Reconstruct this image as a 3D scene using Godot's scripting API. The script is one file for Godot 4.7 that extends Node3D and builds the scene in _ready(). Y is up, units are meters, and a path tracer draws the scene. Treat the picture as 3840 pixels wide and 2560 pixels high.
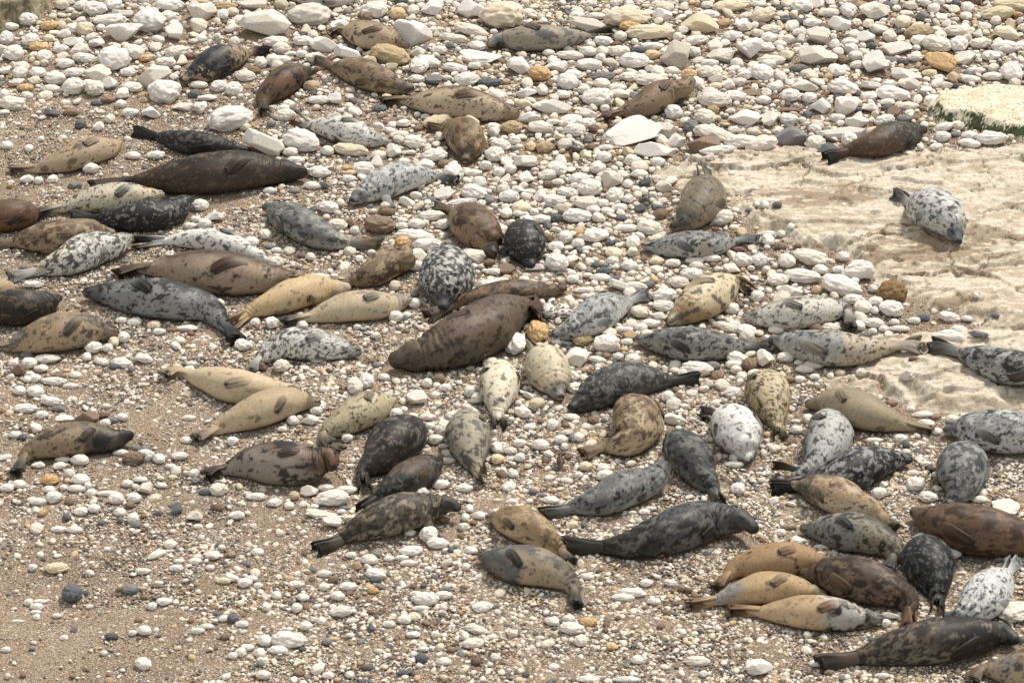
extends Node3D
# Grey seals hauled out on a chalk pebble beach, seen from a cliff top through a long lens.
# Units are metres, y is up, the camera looks towards -z.

var rng := RandomNumberGenerator.new()
var n_low := FastNoiseLite.new()
var n_mid := FastNoiseLite.new()
var n_fine := FastNoiseLite.new()
var n_cell := FastNoiseLite.new()
var n_cell2 := FastNoiseLite.new()
var taken := {}
var cell := {}                       # hash grid of what already lies on the beach
const CELL := 0.4
var fur_mat: StandardMaterial3D
var skin_mat: StandardMaterial3D
var eye_mat: StandardMaterial3D
var stone_mats := {}
var round_shapes: Array[ArrayMesh] = []
var block_shapes: Array[ArrayMesh] = []
var flat_shapes: Array[ArrayMesh] = []
var loose := {}                      # lists of transforms and colours for the uncounted pebbles

# ---------------------------------------------------------------- helpers
func numbered(called: String) -> String:
	taken[called] = taken.get(called, -1) + 1
	return called if taken[called] == 0 else "%s_%03d" % [called, taken[called]]

func tag(o: Node, label: String, category := "", group := "", kind := "") -> void:
	if label: o.set_meta("label", label)
	if category: o.set_meta("category", category)
	if group: o.set_meta("group", group)
	if kind: o.set_meta("kind", kind)

func place(called: String, mesh: Mesh, mat: Material, parent: Node = self) -> MeshInstance3D:
	var o := MeshInstance3D.new()
	o.name = numbered(called) if parent == self else called
	o.mesh = mesh
	o.material_override = mat
	parent.add_child(o, true)
	return o

func srgb(r: float, g: float, b: float) -> Color:
	return Color(r / 255.0, g / 255.0, b / 255.0).srgb_to_linear()

# vertices + triangle indices -> mesh with smooth normals that point away from the inside
func mesh_of(v: PackedVector3Array, idx: PackedInt32Array, col := PackedColorArray(), uv := PackedVector2Array()) -> ArrayMesh:
	var n := PackedVector3Array()
	n.resize(v.size())
	for t in range(0, idx.size(), 3):
		var a := idx[t]
		var b := idx[t + 1]
		var c := idx[t + 2]
		var f := (v[c] - v[a]).cross(v[b] - v[a])
		n[a] += f
		n[b] += f
		n[c] += f
	for k in n.size():
		n[k] = n[k].normalized() if n[k].length_squared() > 1e-20 else Vector3.UP
	var arr := []
	arr.resize(Mesh.ARRAY_MAX)
	arr[Mesh.ARRAY_VERTEX] = v
	arr[Mesh.ARRAY_NORMAL] = n
	arr[Mesh.ARRAY_INDEX] = idx
	if col.size(): arr[Mesh.ARRAY_COLOR] = col
	if uv.size(): arr[Mesh.ARRAY_TEX_UV] = uv
	var m := ArrayMesh.new()
	m.add_surface_from_arrays(Mesh.PRIMITIVE_TRIANGLES, arr)
	return m

# closed rings of the same point count, appended as one skin
func skin(v: PackedVector3Array, idx: PackedInt32Array, first: int, rings: int, seg: int) -> void:
	var c := Vector3.ZERO
	var mid := first + (rings / 2) * seg
	for j in seg: c += v[mid + j]
	c /= seg
	var a := v[mid]
	var f := (v[mid + seg] - a).cross(v[mid + 1] - a)      # normal if the triangle (a, next in ring, next ring) is clockwise
	var flip := f.dot(a - c) < 0.0
	for i in rings - 1:
		for j in seg:
			var p := first + i * seg + j
			var q := first + i * seg + (j + 1) % seg
			if flip:
				idx.append_array(PackedInt32Array([p, p + seg, q, q, p + seg, q + seg]))
			else:
				idx.append_array(PackedInt32Array([p, q, p + seg, q, q + seg, p + seg]))

func ico(level: int) -> Array:
	var t := (1.0 + sqrt(5.0)) / 2.0
	var v := PackedVector3Array([Vector3(-1, t, 0), Vector3(1, t, 0), Vector3(-1, -t, 0), Vector3(1, -t, 0), Vector3(0, -1, t), Vector3(0, 1, t), Vector3(0, -1, -t), Vector3(0, 1, -t), Vector3(t, 0, -1), Vector3(t, 0, 1), Vector3(-t, 0, -1), Vector3(-t, 0, 1)])
	for k in v.size(): v[k] = v[k].normalized()
	var f := PackedInt32Array([0, 11, 5, 0, 5, 1, 0, 1, 7, 0, 7, 10, 0, 10, 11, 1, 5, 9, 5, 11, 4, 11, 10, 2, 10, 7, 6, 7, 1, 8, 3, 9, 4, 3, 4, 2, 3, 2, 6, 3, 6, 8, 3, 8, 9, 4, 9, 5, 2, 4, 11, 6, 2, 10, 8, 6, 7, 9, 8, 1])
	for l in level:
		var mids := {}
		var g := PackedInt32Array()
		for k in range(0, f.size(), 3):
			var e := [0, 0, 0]
			for s in 3:
				var a := f[k + s]
				var b := f[k + (s + 1) % 3]
				var key := Vector2i(mini(a, b), maxi(a, b))
				if not mids.has(key):
					mids[key] = v.size()
					v.append((v[a] + v[b]).normalized())
				e[s] = mids[key]
			g.append_array(PackedInt32Array([f[k], e[0], e[2], f[k + 1], e[1], e[0], f[k + 2], e[2], e[1], e[0], e[1], e[2]]))
		f = g
	for k in range(0, f.size(), 3):                        # clockwise from outside
		var s := f[k + 1]
		f[k + 1] = f[k + 2]
		f[k + 2] = s
	return [v, f]

# a stone: waves = how lumpy, cuts = how many flat faces are struck off it
func stone_mesh(level: int, waves: float, cuts: int, fine: float, squash := 1.0) -> ArrayMesh:
	var b := ico(level)
	var v: PackedVector3Array = b[0]
	var off := Vector3(rng.randf() * 90.0, rng.randf() * 90.0, rng.randf() * 90.0)
	var planes: Array[Vector3] = []
	var dist: Array[float] = []
	for k in cuts:
		var d := Vector3(rng.randfn(), rng.randfn() * 0.9, rng.randfn()).normalized()
		planes.append(d)
		dist.append(rng.randf_range(0.55, 0.86))
	var skew := rng.randf_range(-0.22, 0.22)
	var skew2 := rng.randf_range(-0.18, 0.18)
	for k in v.size():
		var d := v[k]
		var r := 1.0 + waves * n_low.get_noise_3dv(d * 9.0 + off) * 2.0 + waves * 0.2 * n_low.get_noise_3dv(d * 20.0 + off)
		for q in cuts:
			var c := d.dot(planes[q])
			if c > 0.05:
				var lim := dist[q] / c
				var h := clampf(0.5 + 0.5 * (lim - r) / 0.07, 0.0, 1.0)     # smooth minimum: worn edges
				r = lerpf(lim, r, h) - 0.07 * h * (1.0 - h)
		r += fine * n_fine.get_noise_3dv(d * 30.0 + off) + fine * 0.3 * n_fine.get_noise_3dv(d * 60.0 + off)
		var p := d * r
		p.z *= 1.0 + skew * p.x
		p.y *= 1.0 + skew2 * p.x
		p.y *= squash
		v[k] = p
	return mesh_of(v, b[1])

# ---------------------------------------------------------------- the beach
func ground_y(x: float, z: float) -> float:
	return 0.05 * n_low.get_noise_2d(x * 2.6, z * 2.6) + 0.018 * n_low.get_noise_2d(x * 9.0 + 40.0, z * 9.0)

var rock_outlines: Array[PackedVector2Array] = []

func edge_distance(p: Vector2, poly: PackedVector2Array) -> float:      # positive inside
	var best := 1e9
	for k in poly.size():
		var q := Geometry2D.get_closest_point_to_segment(p, poly[k], poly[(k + 1) % poly.size()])
		best = minf(best, p.distance_to(q))
	return best if Geometry2D.is_point_in_polygon(p, poly) else -best

func joint_at(x: float, z: float) -> Vector2:           # warped so that the joints run crooked
	return Vector2(x + 0.4 * n_low.get_noise_2d(x * 4.0, z * 4.0 + 55.0) + 0.09 * n_mid.get_noise_2d(x * 9.0, z * 9.0), z * 1.5 + 0.4 * n_low.get_noise_2d(x * 4.0 + 77.0, z * 4.0) + 0.09 * n_mid.get_noise_2d(x * 9.0 + 50.0, z * 9.0))

# height of the chalk bedrock above the beach datum; far below it where there is none
func rock_y(x: float, z: float) -> float:
	if x < 0.8: return -1.0
	var p := Vector2(x + 0.22 * n_mid.get_noise_2d(x * 5.0, z * 5.0), z + 0.22 * n_mid.get_noise_2d(x * 5.0 + 90.0, z * 5.0))
	var d := -9.0
	for o in rock_outlines: d = maxf(d, edge_distance(p, o))
	if d < -0.35: return -1.0
	var w := joint_at(x, z)
	var rough := smoothstep(-0.30, 0.10, n_low.get_noise_2d(x * 1.6 + 8.0, z * 1.6) - 0.22 * (z + 1.5) / 3.0)     # broken towards the far side, worn smooth nearer
	var ledge := n_cell.get_noise_2d(w.x, w.y)                         # one level per slab of rock
	var joint := smoothstep(-0.995, -0.974, n_cell2.get_noise_2d(w.x, w.y))      # 0 in the joints
	var h := 0.085 + (0.012 + 0.034 * rough) * ledge + 0.045 * n_low.get_noise_2d(x * 4.0, z * 5.0)
	h += (0.006 + 0.012 * rough) * n_mid.get_noise_2d(x * 8.0, z * 11.0) + 0.004 * n_fine.get_noise_2d(x * 22.0, z * 26.0)
	var layer := n_low.get_noise_2d(x * 4.0 + 30.0, z * 6.5) * 1.7 + 0.12 * n_mid.get_noise_2d(x * 10.0, z * 10.0)     # bedding planes that break off in steps
	h += 0.040 * (floorf(layer) + smoothstep(0.0, 0.07, layer - floorf(layer)))
	h -= 0.03 * smoothstep(0.34, 0.46, n_mid.get_noise_2d(x * 7.0 + 200.0, z * 10.0)) * (0.3 + rough)
	h -= (0.03 + 0.035 * rough) * (1.0 - joint)
	return h * smoothstep(-0.05, 0.3, d) - 0.12 * smoothstep(0.02, -0.3, d)

var rock_mask := PackedByteArray()
const MASK := 0.08
func map_rock() -> void:
	for i in int((Z1 - Z0) / MASK) + 1:
		for j in int((X1 - X0) / MASK) + 1:
			var x := X0 + j * MASK
			var z := Z0 + i * MASK
			rock_mask.append(1 if x > 1.0 and rock_y(x, z) > ground_y(x, z) else 0)

func on_rock(x: float, z: float) -> bool:
	return x > 1.0 and rock_mask[int((z - Z0) / MASK) * (int((X1 - X0) / MASK) + 1) + int((x - X0) / MASK)] == 1

func surface_y(x: float, z: float) -> float:
	return maxf(ground_y(x, z), rock_y(x, z))

func bed_quad(x0: float, x1: float, z0: float, z1: float, step: float, height: Callable, colour: Callable, drop := -0.5) -> ArrayMesh:
	var nx := int((x1 - x0) / step) + 1
	var nz := int((z1 - z0) / step) + 1
	var v := PackedVector3Array()
	var c := PackedColorArray()
	var uv := PackedVector2Array()
	var idx := PackedInt32Array()
	for i in nz:
		for j in nx:
			var x := x0 + j * step
			var z := z0 + i * step
			var y: float = height.call(x, z)
			v.append(Vector3(x, y, z))
			c.append(colour.call(x, y, z))
			uv.append(Vector2(x, z))
	for i in nz - 1:
		for j in nx - 1:
			var a := i * nx + j
			if maxf(maxf(v[a].y, v[a + 1].y), maxf(v[a + nx].y, v[a + nx + 1].y)) < drop: continue
			idx.append_array(PackedInt32Array([a, a + 1, a + nx, a + 1, a + nx + 1, a + nx]))
	return mesh_of(v, idx, c, uv)

func gravel_texture() -> ImageTexture:
	var side := 1536
	var im := Image.create(side, side, false, Image.FORMAT_RGB8)
	im.fill(Color8(150, 131, 112))
	var tones := [Color8(214, 206, 194), Color8(182, 168, 148), Color8(150, 132, 112), Color8(126, 100, 80), Color8(110, 106, 104), Color8(88, 84, 84), Color8(162, 140, 118), Color8(204, 190, 170)]
	for k in 95000:
		var s := rng.randi_range(2, 6) if rng.randf() < 0.85 else rng.randi_range(5, 9)
		var t: Color = tones[rng.randi() % tones.size()]
		t = t.darkened(rng.randf() * 0.22)
		var x := rng.randi_range(0, side - 10)
		var y := rng.randi_range(0, side - 10)
		im.fill_rect(Rect2i(x + 1, y, maxi(1, s - 1), s), t)
		im.fill_rect(Rect2i(x, y + 1, s + 1, maxi(1, s - 2)), t)
	return ImageTexture.create_from_image(im)

func noise_texture(freq: float, octaves: int, ramp: Array, side := 512, kind := FastNoiseLite.TYPE_SIMPLEX_SMOOTH, s := 1, as_normal := false, bump := 4.0) -> NoiseTexture2D:
	var n := FastNoiseLite.new()
	n.seed = s
	n.noise_type = kind
	n.frequency = freq
	n.fractal_octaves = octaves
	var t := NoiseTexture2D.new()
	t.width = side
	t.height = side
	t.seamless = true
	t.noise = n
	if as_normal:
		t.as_normal_map = true
		t.bump_strength = bump
	else:
		var g := Gradient.new()
		g.offsets = PackedFloat32Array()
		g.colors = PackedColorArray()
		var offs := PackedFloat32Array()
		var cols := PackedColorArray()
		for k in ramp:
			offs.append(k[0])
			cols.append(k[1])
		g.offsets = offs
		g.colors = cols
		t.color_ramp = g
	return t

func grey(x: float) -> Color:
	return Color(x, x, x)

# ---------------------------------------------------------------- who lies where
func occupy(x: float, z: float, r: float) -> void:
	var k := Vector2i(floori(x / CELL), floori(z / CELL))
	if not cell.has(k): cell[k] = PackedVector3Array()
	cell[k].append(Vector3(x, z, r))

func free_at(x: float, z: float, r: float, lap: float, least := 0.0) -> bool:
	var reach := int(ceil((r + 0.42) / CELL))
	var kx := floori(x / CELL)
	var kz := floori(z / CELL)
	for i in range(kx - reach, kx + reach + 1):
		for j in range(kz - reach, kz + reach + 1):
			var k := Vector2i(i, j)
			if not cell.has(k): continue
			for q: Vector3 in cell[k]:
				if q.z < least: continue
				var d := (q.z + r) * lap
				if (q.x - x) * (q.x - x) + (q.y - z) * (q.y - z) < d * d: return false
	return true

# ---------------------------------------------------------------- seals
# coat: back, belly, spot colour; amt = how much of the coat is spotted, f = spots per metre;
# rear / front = another colour behind / before `split`; head colour; stain colour and amount
var coats := {}
func coat(key: String, back: Color, belly: Color, spot: Color, amt: float, f: float, extra := {}) -> void:
	var d := {"back": back, "belly": belly, "spot": spot, "amt": amt, "f": f, "split": -1.0, "rear": back, "head": back, "headw": 0.0, "stain": back, "stain_amt": 0.0, "flip": back.lerp(spot, 0.35)}
	d.merge(extra, true)
	coats[key] = d

func make_coats() -> void:
	var tan := srgb(176, 148, 108)
	var tan_b := srgb(190, 166, 128)
	var brown := srgb(104, 80, 58)
	var dkb := srgb(66, 50, 38)
	var blk := srgb(40, 39, 41)
	var gry := srgb(128, 129, 129)
	var gry_l := srgb(176, 176, 170)
	var wht := srgb(206, 203, 194)
	var slate := srgb(74, 75, 80)
	var sand := srgb(182, 156, 116)
	coat("tan", tan, tan_b, srgb(112, 88, 62), 0.16, 7.0)
	coat("tan_darkfront", slate, srgb(120, 112, 98), blk, 0.36, 11.0, {"split": 0.5, "rear": srgb(178, 154, 114), "stain": sand, "stain_amt": 0.34})
	coat("tan_darkhead", srgb(150, 122, 84), tan_b, srgb(82, 60, 42), 0.17, 8.0, {"head": srgb(88, 66, 46), "headw": 0.9})
	coat("pale", srgb(176, 168, 152), srgb(190, 184, 170), srgb(150, 142, 128), 0.2, 10.0)
	coat("greybeige", srgb(120, 110, 96), srgb(166, 152, 128), srgb(112, 110, 106), 0.3, 5.0, {"head": srgb(132, 132, 130), "headw": 0.8})
	coat("brown_light", srgb(146, 120, 86), srgb(172, 146, 106), srgb(104, 80, 56), 0.3, 9.0, {"head": srgb(106, 98, 86), "headw": 0.6})
	coat("darkrust", srgb(92, 80, 68), srgb(120, 100, 76), srgb(58, 50, 46), 0.34, 7.0, {"stain": srgb(134, 98, 56), "stain_amt": 0.42})
	coat("tan_spotback", srgb(142, 110, 74), srgb(190, 168, 132), srgb(100, 74, 50), 0.26, 9.0, {"head": srgb(132, 98, 60), "headw": 0.7})
	coat("tan_brown", srgb(138, 108, 72), srgb(160, 132, 94), srgb(92, 74, 56), 0.2, 6.0, {"flip": srgb(128, 92, 56)})
	coat("white_spot", srgb(186, 180, 164), wht, srgb(108, 104, 98), 0.36, 13.0, {"flip": srgb(120, 100, 62), "head": srgb(128, 122, 110), "headw": 0.5})
	coat("tan_greyhead", srgb(152, 120, 78), srgb(188, 162, 116), srgb(112, 82, 50), 0.3, 8.0, {"head": srgb(98, 92, 82), "headw": 0.6})
	coat("black", srgb(38, 37, 37), srgb(70, 68, 66), srgb(112, 112, 108), 0.2, 15.0, {"flip": srgb(52, 46, 40)})
	coat("bull_dark", srgb(54, 43, 36), srgb(98, 76, 60), srgb(128, 104, 74), 0.2, 12.0, {"split": 0.34, "rear": srgb(84, 60, 42), "flip": srgb(100, 72, 48), "head": srgb(60, 54, 48), "headw": 0.7})
	coat("yellow_spot", srgb(178, 170, 148), srgb(206, 194, 160), srgb(66, 62, 58), 0.3, 15.0, {"stain": srgb(206, 182, 128), "stain_amt": 0.36, "flip": srgb(110, 106, 98)})
	coat("black_fleck", srgb(36, 36, 38), srgb(62, 62, 64), srgb(140, 138, 132), 0.25, 17.0, {"head": srgb(92, 94, 96), "headw": 0.45})
	coat("black_fleck2", srgb(34, 35, 37), srgb(76, 78, 80), srgb(116, 118, 118), 0.3, 16.0)
	coat("rust", srgb(126, 88, 56), srgb(140, 102, 68), srgb(96, 62, 40), 0.3, 9.0, {"head": srgb(86, 64, 46), "headw": 0.7})
	coat("tan_blotch", srgb(150, 124, 88), srgb(180, 152, 112), srgb(98, 72, 50), 0.42, 9.0)
	coat("white_black", srgb(186, 182, 168), wht, srgb(48, 47, 46), 0.5, 16.0, {"stain": srgb(196, 176, 132), "stain_amt": 0.3, "head": srgb(150, 150, 146), "headw": 0.5})
	coat("white_grey", srgb(168, 168, 164), wht, srgb(92, 94, 96), 0.34, 11.0, {"flip": srgb(110, 110, 106)})
	coat("white_grey2", srgb(168, 164, 152), wht, srgb(66, 68, 70), 0.46, 14.0, {"stain": srgb(184, 164, 122), "stain_amt": 0.26, "head": srgb(92, 92, 92), "headw": 0.7})
	coat("brown_belly", srgb(112, 86, 62), srgb(178, 152, 122), srgb(92, 66, 46), 0.18, 6.0, {"head": srgb(92, 68, 50), "headw": 0.5, "flip": srgb(104, 74, 48)})
	coat("slate", srgb(66, 68, 72), srgb(150, 152, 154), srgb(46, 47, 50), 0.36, 10.0, {"head": srgb(44, 42, 42), "headw": 0.9, "flip": srgb(42, 41, 41), "stain": srgb(140, 120, 92), "stain_amt": 0.16})
	coat("brown_black", srgb(50, 43, 38), srgb(74, 62, 50), srgb(120, 98, 68), 0.3, 8.0, {"head": srgb(96, 94, 94), "headw": 0.5})
	coat("tan_darkneck", srgb(152, 124, 88), srgb(178, 150, 110), srgb(92, 84, 74), 0.28, 10.0, {"head": srgb(78, 76, 76), "headw": 0.75, "stain": srgb(116, 114, 110), "stain_amt": 0.18, "flip": srgb(104, 98, 90)})
	coat("ochre_patch", srgb(178, 148, 94), srgb(200, 168, 112), srgb(136, 124, 104), 0.14, 6.0, {"head": srgb(190, 182, 166), "headw": 0.7})
	coat("tan_grey", srgb(186, 164, 124), srgb(200, 180, 142), srgb(136, 132, 122), 0.12, 6.0, {"head": srgb(154, 150, 142), "headw": 0.8, "flip": srgb(122, 116, 106)})
	coat("grey_fleck", srgb(128, 128, 124), srgb(160, 158, 148), srgb(82, 82, 82), 0.34, 12.0, {"stain": srgb(176, 168, 146), "stain_amt": 0.2, "flip": srgb(138, 116, 84)})
	coat("lightgrey_spot", srgb(164, 166, 164), srgb(204, 202, 192), srgb(78, 80, 82), 0.26, 17.0, {"head": srgb(108, 112, 114), "headw": 0.85, "flip": srgb(116, 116, 112)})
	coat("brown_face", srgb(128, 98, 66), srgb(170, 138, 98), srgb(88, 66, 46), 0.3, 8.0, {"head": srgb(84, 80, 76), "headw": 0.8, "stain": srgb(140, 134, 124), "stain_amt": 0.18})
	coat("tan_greyhead2", srgb(136, 122, 96), srgb(172, 152, 118), srgb(74, 66, 56), 0.12, 16.0, {"head": srgb(92, 86, 76), "headw": 0.9, "stain": srgb(184, 160, 122), "stain_amt": 0.3})
	coat("grey_blackspot", srgb(140, 141, 138), srgb(172, 170, 162), srgb(46, 46, 48), 0.34, 15.0, {"stain": srgb(168, 154, 128), "stain_amt": 0.18})
	coat("dark_rustrear", srgb(62, 60, 58), srgb(104, 94, 78), srgb(124, 112, 88), 0.24, 16.0, {"split": 0.52, "rear": srgb(112, 80, 50), "flip": srgb(58, 50, 42)})
	coat("white_greyhead", srgb(186, 186, 180), wht, srgb(62, 63, 66), 0.32, 16.0, {"head": srgb(106, 110, 114), "headw": 0.95, "flip": srgb(124, 122, 116)})
	coat("speckle", srgb(70, 70, 70), srgb(110, 110, 106), srgb(184, 182, 174), 0.42, 17.0, {"head": srgb(96, 100, 100), "headw": 0.95})
	coat("brown_spot", srgb(126, 100, 70), srgb(150, 120, 84), srgb(76, 56, 40), 0.42, 11.0)
	coat("bull_brown", srgb(86, 66, 50), srgb(124, 102, 80), srgb(72, 54, 42), 0.36, 8.0, {"head": srgb(92, 76, 62), "headw": 0.6, "flip": srgb(116, 84, 58)})
	coat("grey_nape", srgb(154, 158, 158), srgb(202, 200, 192), srgb(66, 68, 70), 0.26, 14.0, {"stain": srgb(84, 88, 90), "stain_amt": 0.24, "head": srgb(132, 136, 136), "headw": 0.7})
	coat("yellow_orange", srgb(184, 160, 112), srgb(202, 182, 138), srgb(96, 95, 94), 0.36, 6.0, {"stain": srgb(180, 140, 74), "stain_amt": 0.32, "head": srgb(122, 114, 98), "headw": 0.7, "flip": srgb(148, 128, 90)})
	coat("pale_spot", srgb(160, 152, 138), srgb(206, 200, 184), srgb(96, 84, 74), 0.3, 13.0, {"head": srgb(122, 116, 106), "headw": 0.6, "flip": srgb(114, 106, 92)})
	coat("grey_blackspot2", srgb(128, 129, 126), srgb(160, 158, 148), srgb(36, 37, 40), 0.35, 14.0, {"flip": srgb(60, 60, 60)})
	coat("grey_tanrear", srgb(142, 144, 142), srgb(178, 174, 162), srgb(62, 64, 66), 0.26, 15.0, {"split": 0.55, "rear": srgb(184, 166, 134), "head": srgb(120, 122, 122), "headw": 0.6, "flip": srgb(166, 152, 128)})
	coat("grey_black", srgb(130, 131, 130), srgb(170, 170, 164), srgb(36, 37, 40), 0.46, 14.0, {"flip": srgb(108, 98, 84)})
	coat("cream", srgb(196, 172, 130), srgb(202, 178, 136), srgb(162, 132, 92), 0.02, 5.0, {"stain": srgb(176, 128, 76), "stain_amt": 0.13})
	coat("cream_darknose", srgb(180, 156, 114), srgb(196, 172, 130), srgb(150, 126, 90), 0.02, 5.0, {"head": srgb(118, 102, 80), "headw": 0.75, "flip": srgb(146, 126, 90)})
	coat("tan_smallspot", srgb(168, 154, 116), srgb(190, 174, 132), srgb(84, 78, 62), 0.26, 15.0, {"flip": srgb(134, 124, 98)})
	coat("black_brown", srgb(46, 42, 40), srgb(92, 84, 74), srgb(128, 120, 108), 0.3, 11.0, {"split": 0.4, "rear": srgb(76, 62, 50)})
	coat("black_rust", srgb(46, 44, 42), srgb(92, 88, 80), srgb(116, 112, 104), 0.3, 14.0, {"stain": srgb(112, 82, 54), "stain_amt": 0.3, "flip": srgb(72, 66, 58)})
	coat("brown_mottle", srgb(112, 98, 78), srgb(164, 146, 116), srgb(64, 52, 42), 0.46, 13.0, {"head": srgb(80, 78, 76), "headw": 0.6, "flip": srgb(72, 64, 56)})
	coat("brown_looking", srgb(112, 82, 56), srgb(160, 144, 126), srgb(40, 38, 40), 0.24, 4.0, {"head": srgb(132, 94, 60), "headw": 0.95, "flip": srgb(84, 66, 52), "split": -0.74, "rear": srgb(112, 80, 54)})
	coat("tan_blackneck", srgb(140, 116, 82), srgb(164, 138, 98), srgb(70, 64, 58), 0.26, 8.0, {"split": -0.66, "rear": srgb(54, 54, 56), "head": srgb(46, 43, 43), "headw": 0.7, "flip": srgb(88, 78, 64)})
	coat("cream_stain", srgb(176, 164, 132), srgb(208, 196, 164), srgb(102, 100, 92), 0.26, 12.0, {"stain": srgb(152, 122, 62), "stain_amt": 0.22, "flip": srgb(100, 98, 90)})
	coat("grey_tan", srgb(146, 138, 120), srgb(170, 158, 130), srgb(96, 94, 88), 0.42, 9.0, {"stain": srgb(186, 160, 112), "stain_amt": 0.22, "flip": srgb(124, 112, 92)})
	coat("pale_greyhead", srgb(194, 178, 144), srgb(200, 188, 160), srgb(142, 122, 92), 0.2, 14.0, {"head": srgb(136, 136, 130), "headw": 0.9})
	coat("charcoal", srgb(66, 66, 68), srgb(104, 102, 96), srgb(132, 132, 126), 0.34, 14.0, {"head": srgb(72, 74, 76), "headw": 0.6, "flip": srgb(70, 64, 58)})
	coat("tan_blotch2", srgb(156, 126, 86), srgb(192, 168, 124), srgb(102, 74, 50), 0.44, 13.0, {"flip": srgb(150, 116, 74)})
	coat("grey_dash", srgb(124, 126, 126), srgb(168, 168, 162), srgb(34, 35, 38), 0.24, 15.0, {"head": srgb(100, 102, 102), "headw": 0.7, "flip": srgb(110, 102, 84), "stain": srgb(92, 60, 40), "stain_amt": 0.06})
	coat("darkgrey_spot", srgb(90, 92, 92), srgb(142, 140, 130), srgb(32, 33, 36), 0.34, 14.0, {"head": srgb(88, 90, 90), "headw": 0.6, "flip": srgb(112, 104, 84)})
	coat("white_belly", srgb(178, 170, 152), srgb(222, 220, 212), srgb(104, 104, 100), 0.28, 14.0, {"head": srgb(152, 148, 136), "headw": 0.6, "flip": srgb(132, 126, 112)})
	coat("tan_speckle", srgb(172, 148, 102), srgb(192, 172, 126), srgb(64, 58, 50), 0.4, 17.0, {"flip": srgb(116, 104, 80)})
	coat("olive", srgb(156, 138, 102), srgb(176, 158, 120), srgb(134, 118, 88), 0.03, 4.0, {"flip": srgb(166, 142, 100), "head": srgb(124, 108, 82), "headw": 0.4})
	coat("silver", srgb(136, 136, 134), srgb(180, 180, 174), srgb(74, 72, 70), 0.34, 12.0, {"flip": srgb(116, 92, 66), "stain": srgb(140, 118, 90), "stain_amt": 0.14})
	coat("black_white", srgb(40, 40, 43), srgb(88, 88, 88), srgb(148, 150, 150), 0.36, 13.0, {"flip": srgb(36, 34, 36), "split": 0.4, "rear": srgb(48, 44, 44)})
	coat("tan_charcoal", srgb(176, 146, 104), srgb(204, 180, 140), srgb(122, 88, 60), 0.16, 12.0, {"stain": srgb(76, 72, 68), "stain_amt": 0.3, "head": srgb(146, 132, 112), "headw": 0.5, "flip": srgb(140, 120, 88)})
	coat("mottle_grey", srgb(112, 100, 84), srgb(158, 144, 118), srgb(60, 54, 48), 0.42, 11.0, {"split": -0.56, "rear": srgb(142, 142, 136), "head": srgb(128, 126, 122), "headw": 0.4, "flip": srgb(58, 56, 54)})
	coat("grey_mottle", srgb(86, 88, 90), srgb(136, 136, 132), srgb(152, 154, 154), 0.42, 11.0, {"flip": srgb(96, 92, 86)})
	coat("grey_black2", srgb(146, 148, 148), srgb(188, 188, 184), srgb(38, 39, 43), 0.38, 12.0, {"head": srgb(104, 108, 110), "headw": 0.8, "stain": srgb(96, 100, 104), "stain_amt": 0.2})
	coat("ginger", srgb(130, 96, 64), srgb(142, 108, 72), srgb(78, 58, 42), 0.4, 7.0, {"stain": srgb(150, 102, 60), "stain_amt": 0.3, "head": srgb(146, 118, 88), "headw": 0.7})
	coat("white_fine", srgb(192, 194, 192), srgb(212, 212, 206), srgb(76, 78, 82), 0.3, 18.0, {"head": srgb(102, 106, 108), "headw": 0.95})
	coat("orange_tan", srgb(178, 134, 78), srgb(184, 148, 98), srgb(78, 66, 56), 0.06, 7.0, {"head": srgb(150, 120, 84), "headw": 0.4, "flip": srgb(156, 112, 66)})
	coat("ochre_grey", srgb(182, 148, 94), srgb(196, 162, 108), srgb(134, 116, 94), 0.1, 7.0, {"stain": srgb(152, 152, 150), "stain_amt": 0.26, "head": srgb(136, 130, 120), "headw": 0.6, "flip": srgb(164, 128, 82)})
	coat("tan_pied", srgb(178, 144, 94), srgb(196, 164, 114), srgb(136, 122, 102), 0.16, 8.0, {"split": -0.6, "rear": srgb(170, 168, 158), "head": srgb(96, 92, 84), "headw": 0.6, "pied": srgb(44, 43, 43), "flip": srgb(150, 108, 66)})
	coat("redbrown", srgb(104, 78, 58), srgb(150, 120, 92), srgb(62, 44, 34), 0.46, 11.0, {"head": srgb(138, 104, 76), "headw": 0.6, "flip": srgb(152, 112, 74), "stain": srgb(140, 78, 50), "stain_amt": 0.1})
	coat("dark_mottle", srgb(108, 92, 74), srgb(140, 124, 102), srgb(54, 44, 38), 0.5, 12.0, {"split": -0.58, "rear": srgb(40, 39, 41), "head": srgb(86, 88, 90), "headw": 0.5, "flip": srgb(66, 52, 42)})
	coat("corner", srgb(132, 112, 84), srgb(184, 160, 120), srgb(88, 80, 72), 0.26, 8.0, {"stain": srgb(134, 136, 138), "stain_amt": 0.26, "flip": srgb(124, 96, 66)})
	coat("tan_brownback", srgb(154, 124, 78), srgb(198, 170, 118), srgb(118, 92, 62), 0.24, 8.0, {"head": srgb(132, 128, 118), "headw": 0.7, "flip": srgb(124, 112, 92)})
	coat("grey_tanbelly", srgb(120, 110, 94), srgb(176, 154, 116), srgb(92, 86, 80), 0.26, 8.0, {"split": -0.62, "rear": srgb(116, 115, 112), "head": srgb(104, 98, 90), "headw": 0.5, "flip": srgb(60, 57, 54)})
	coat("dark_spot", srgb(92, 94, 96), srgb(124, 122, 114), srgb(30, 31, 34), 0.42, 13.0, {"split": 0.42, "rear": srgb(74, 68, 62), "head": srgb(82, 82, 82), "headw": 0.7, "flip": srgb(72, 62, 52)})

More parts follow.
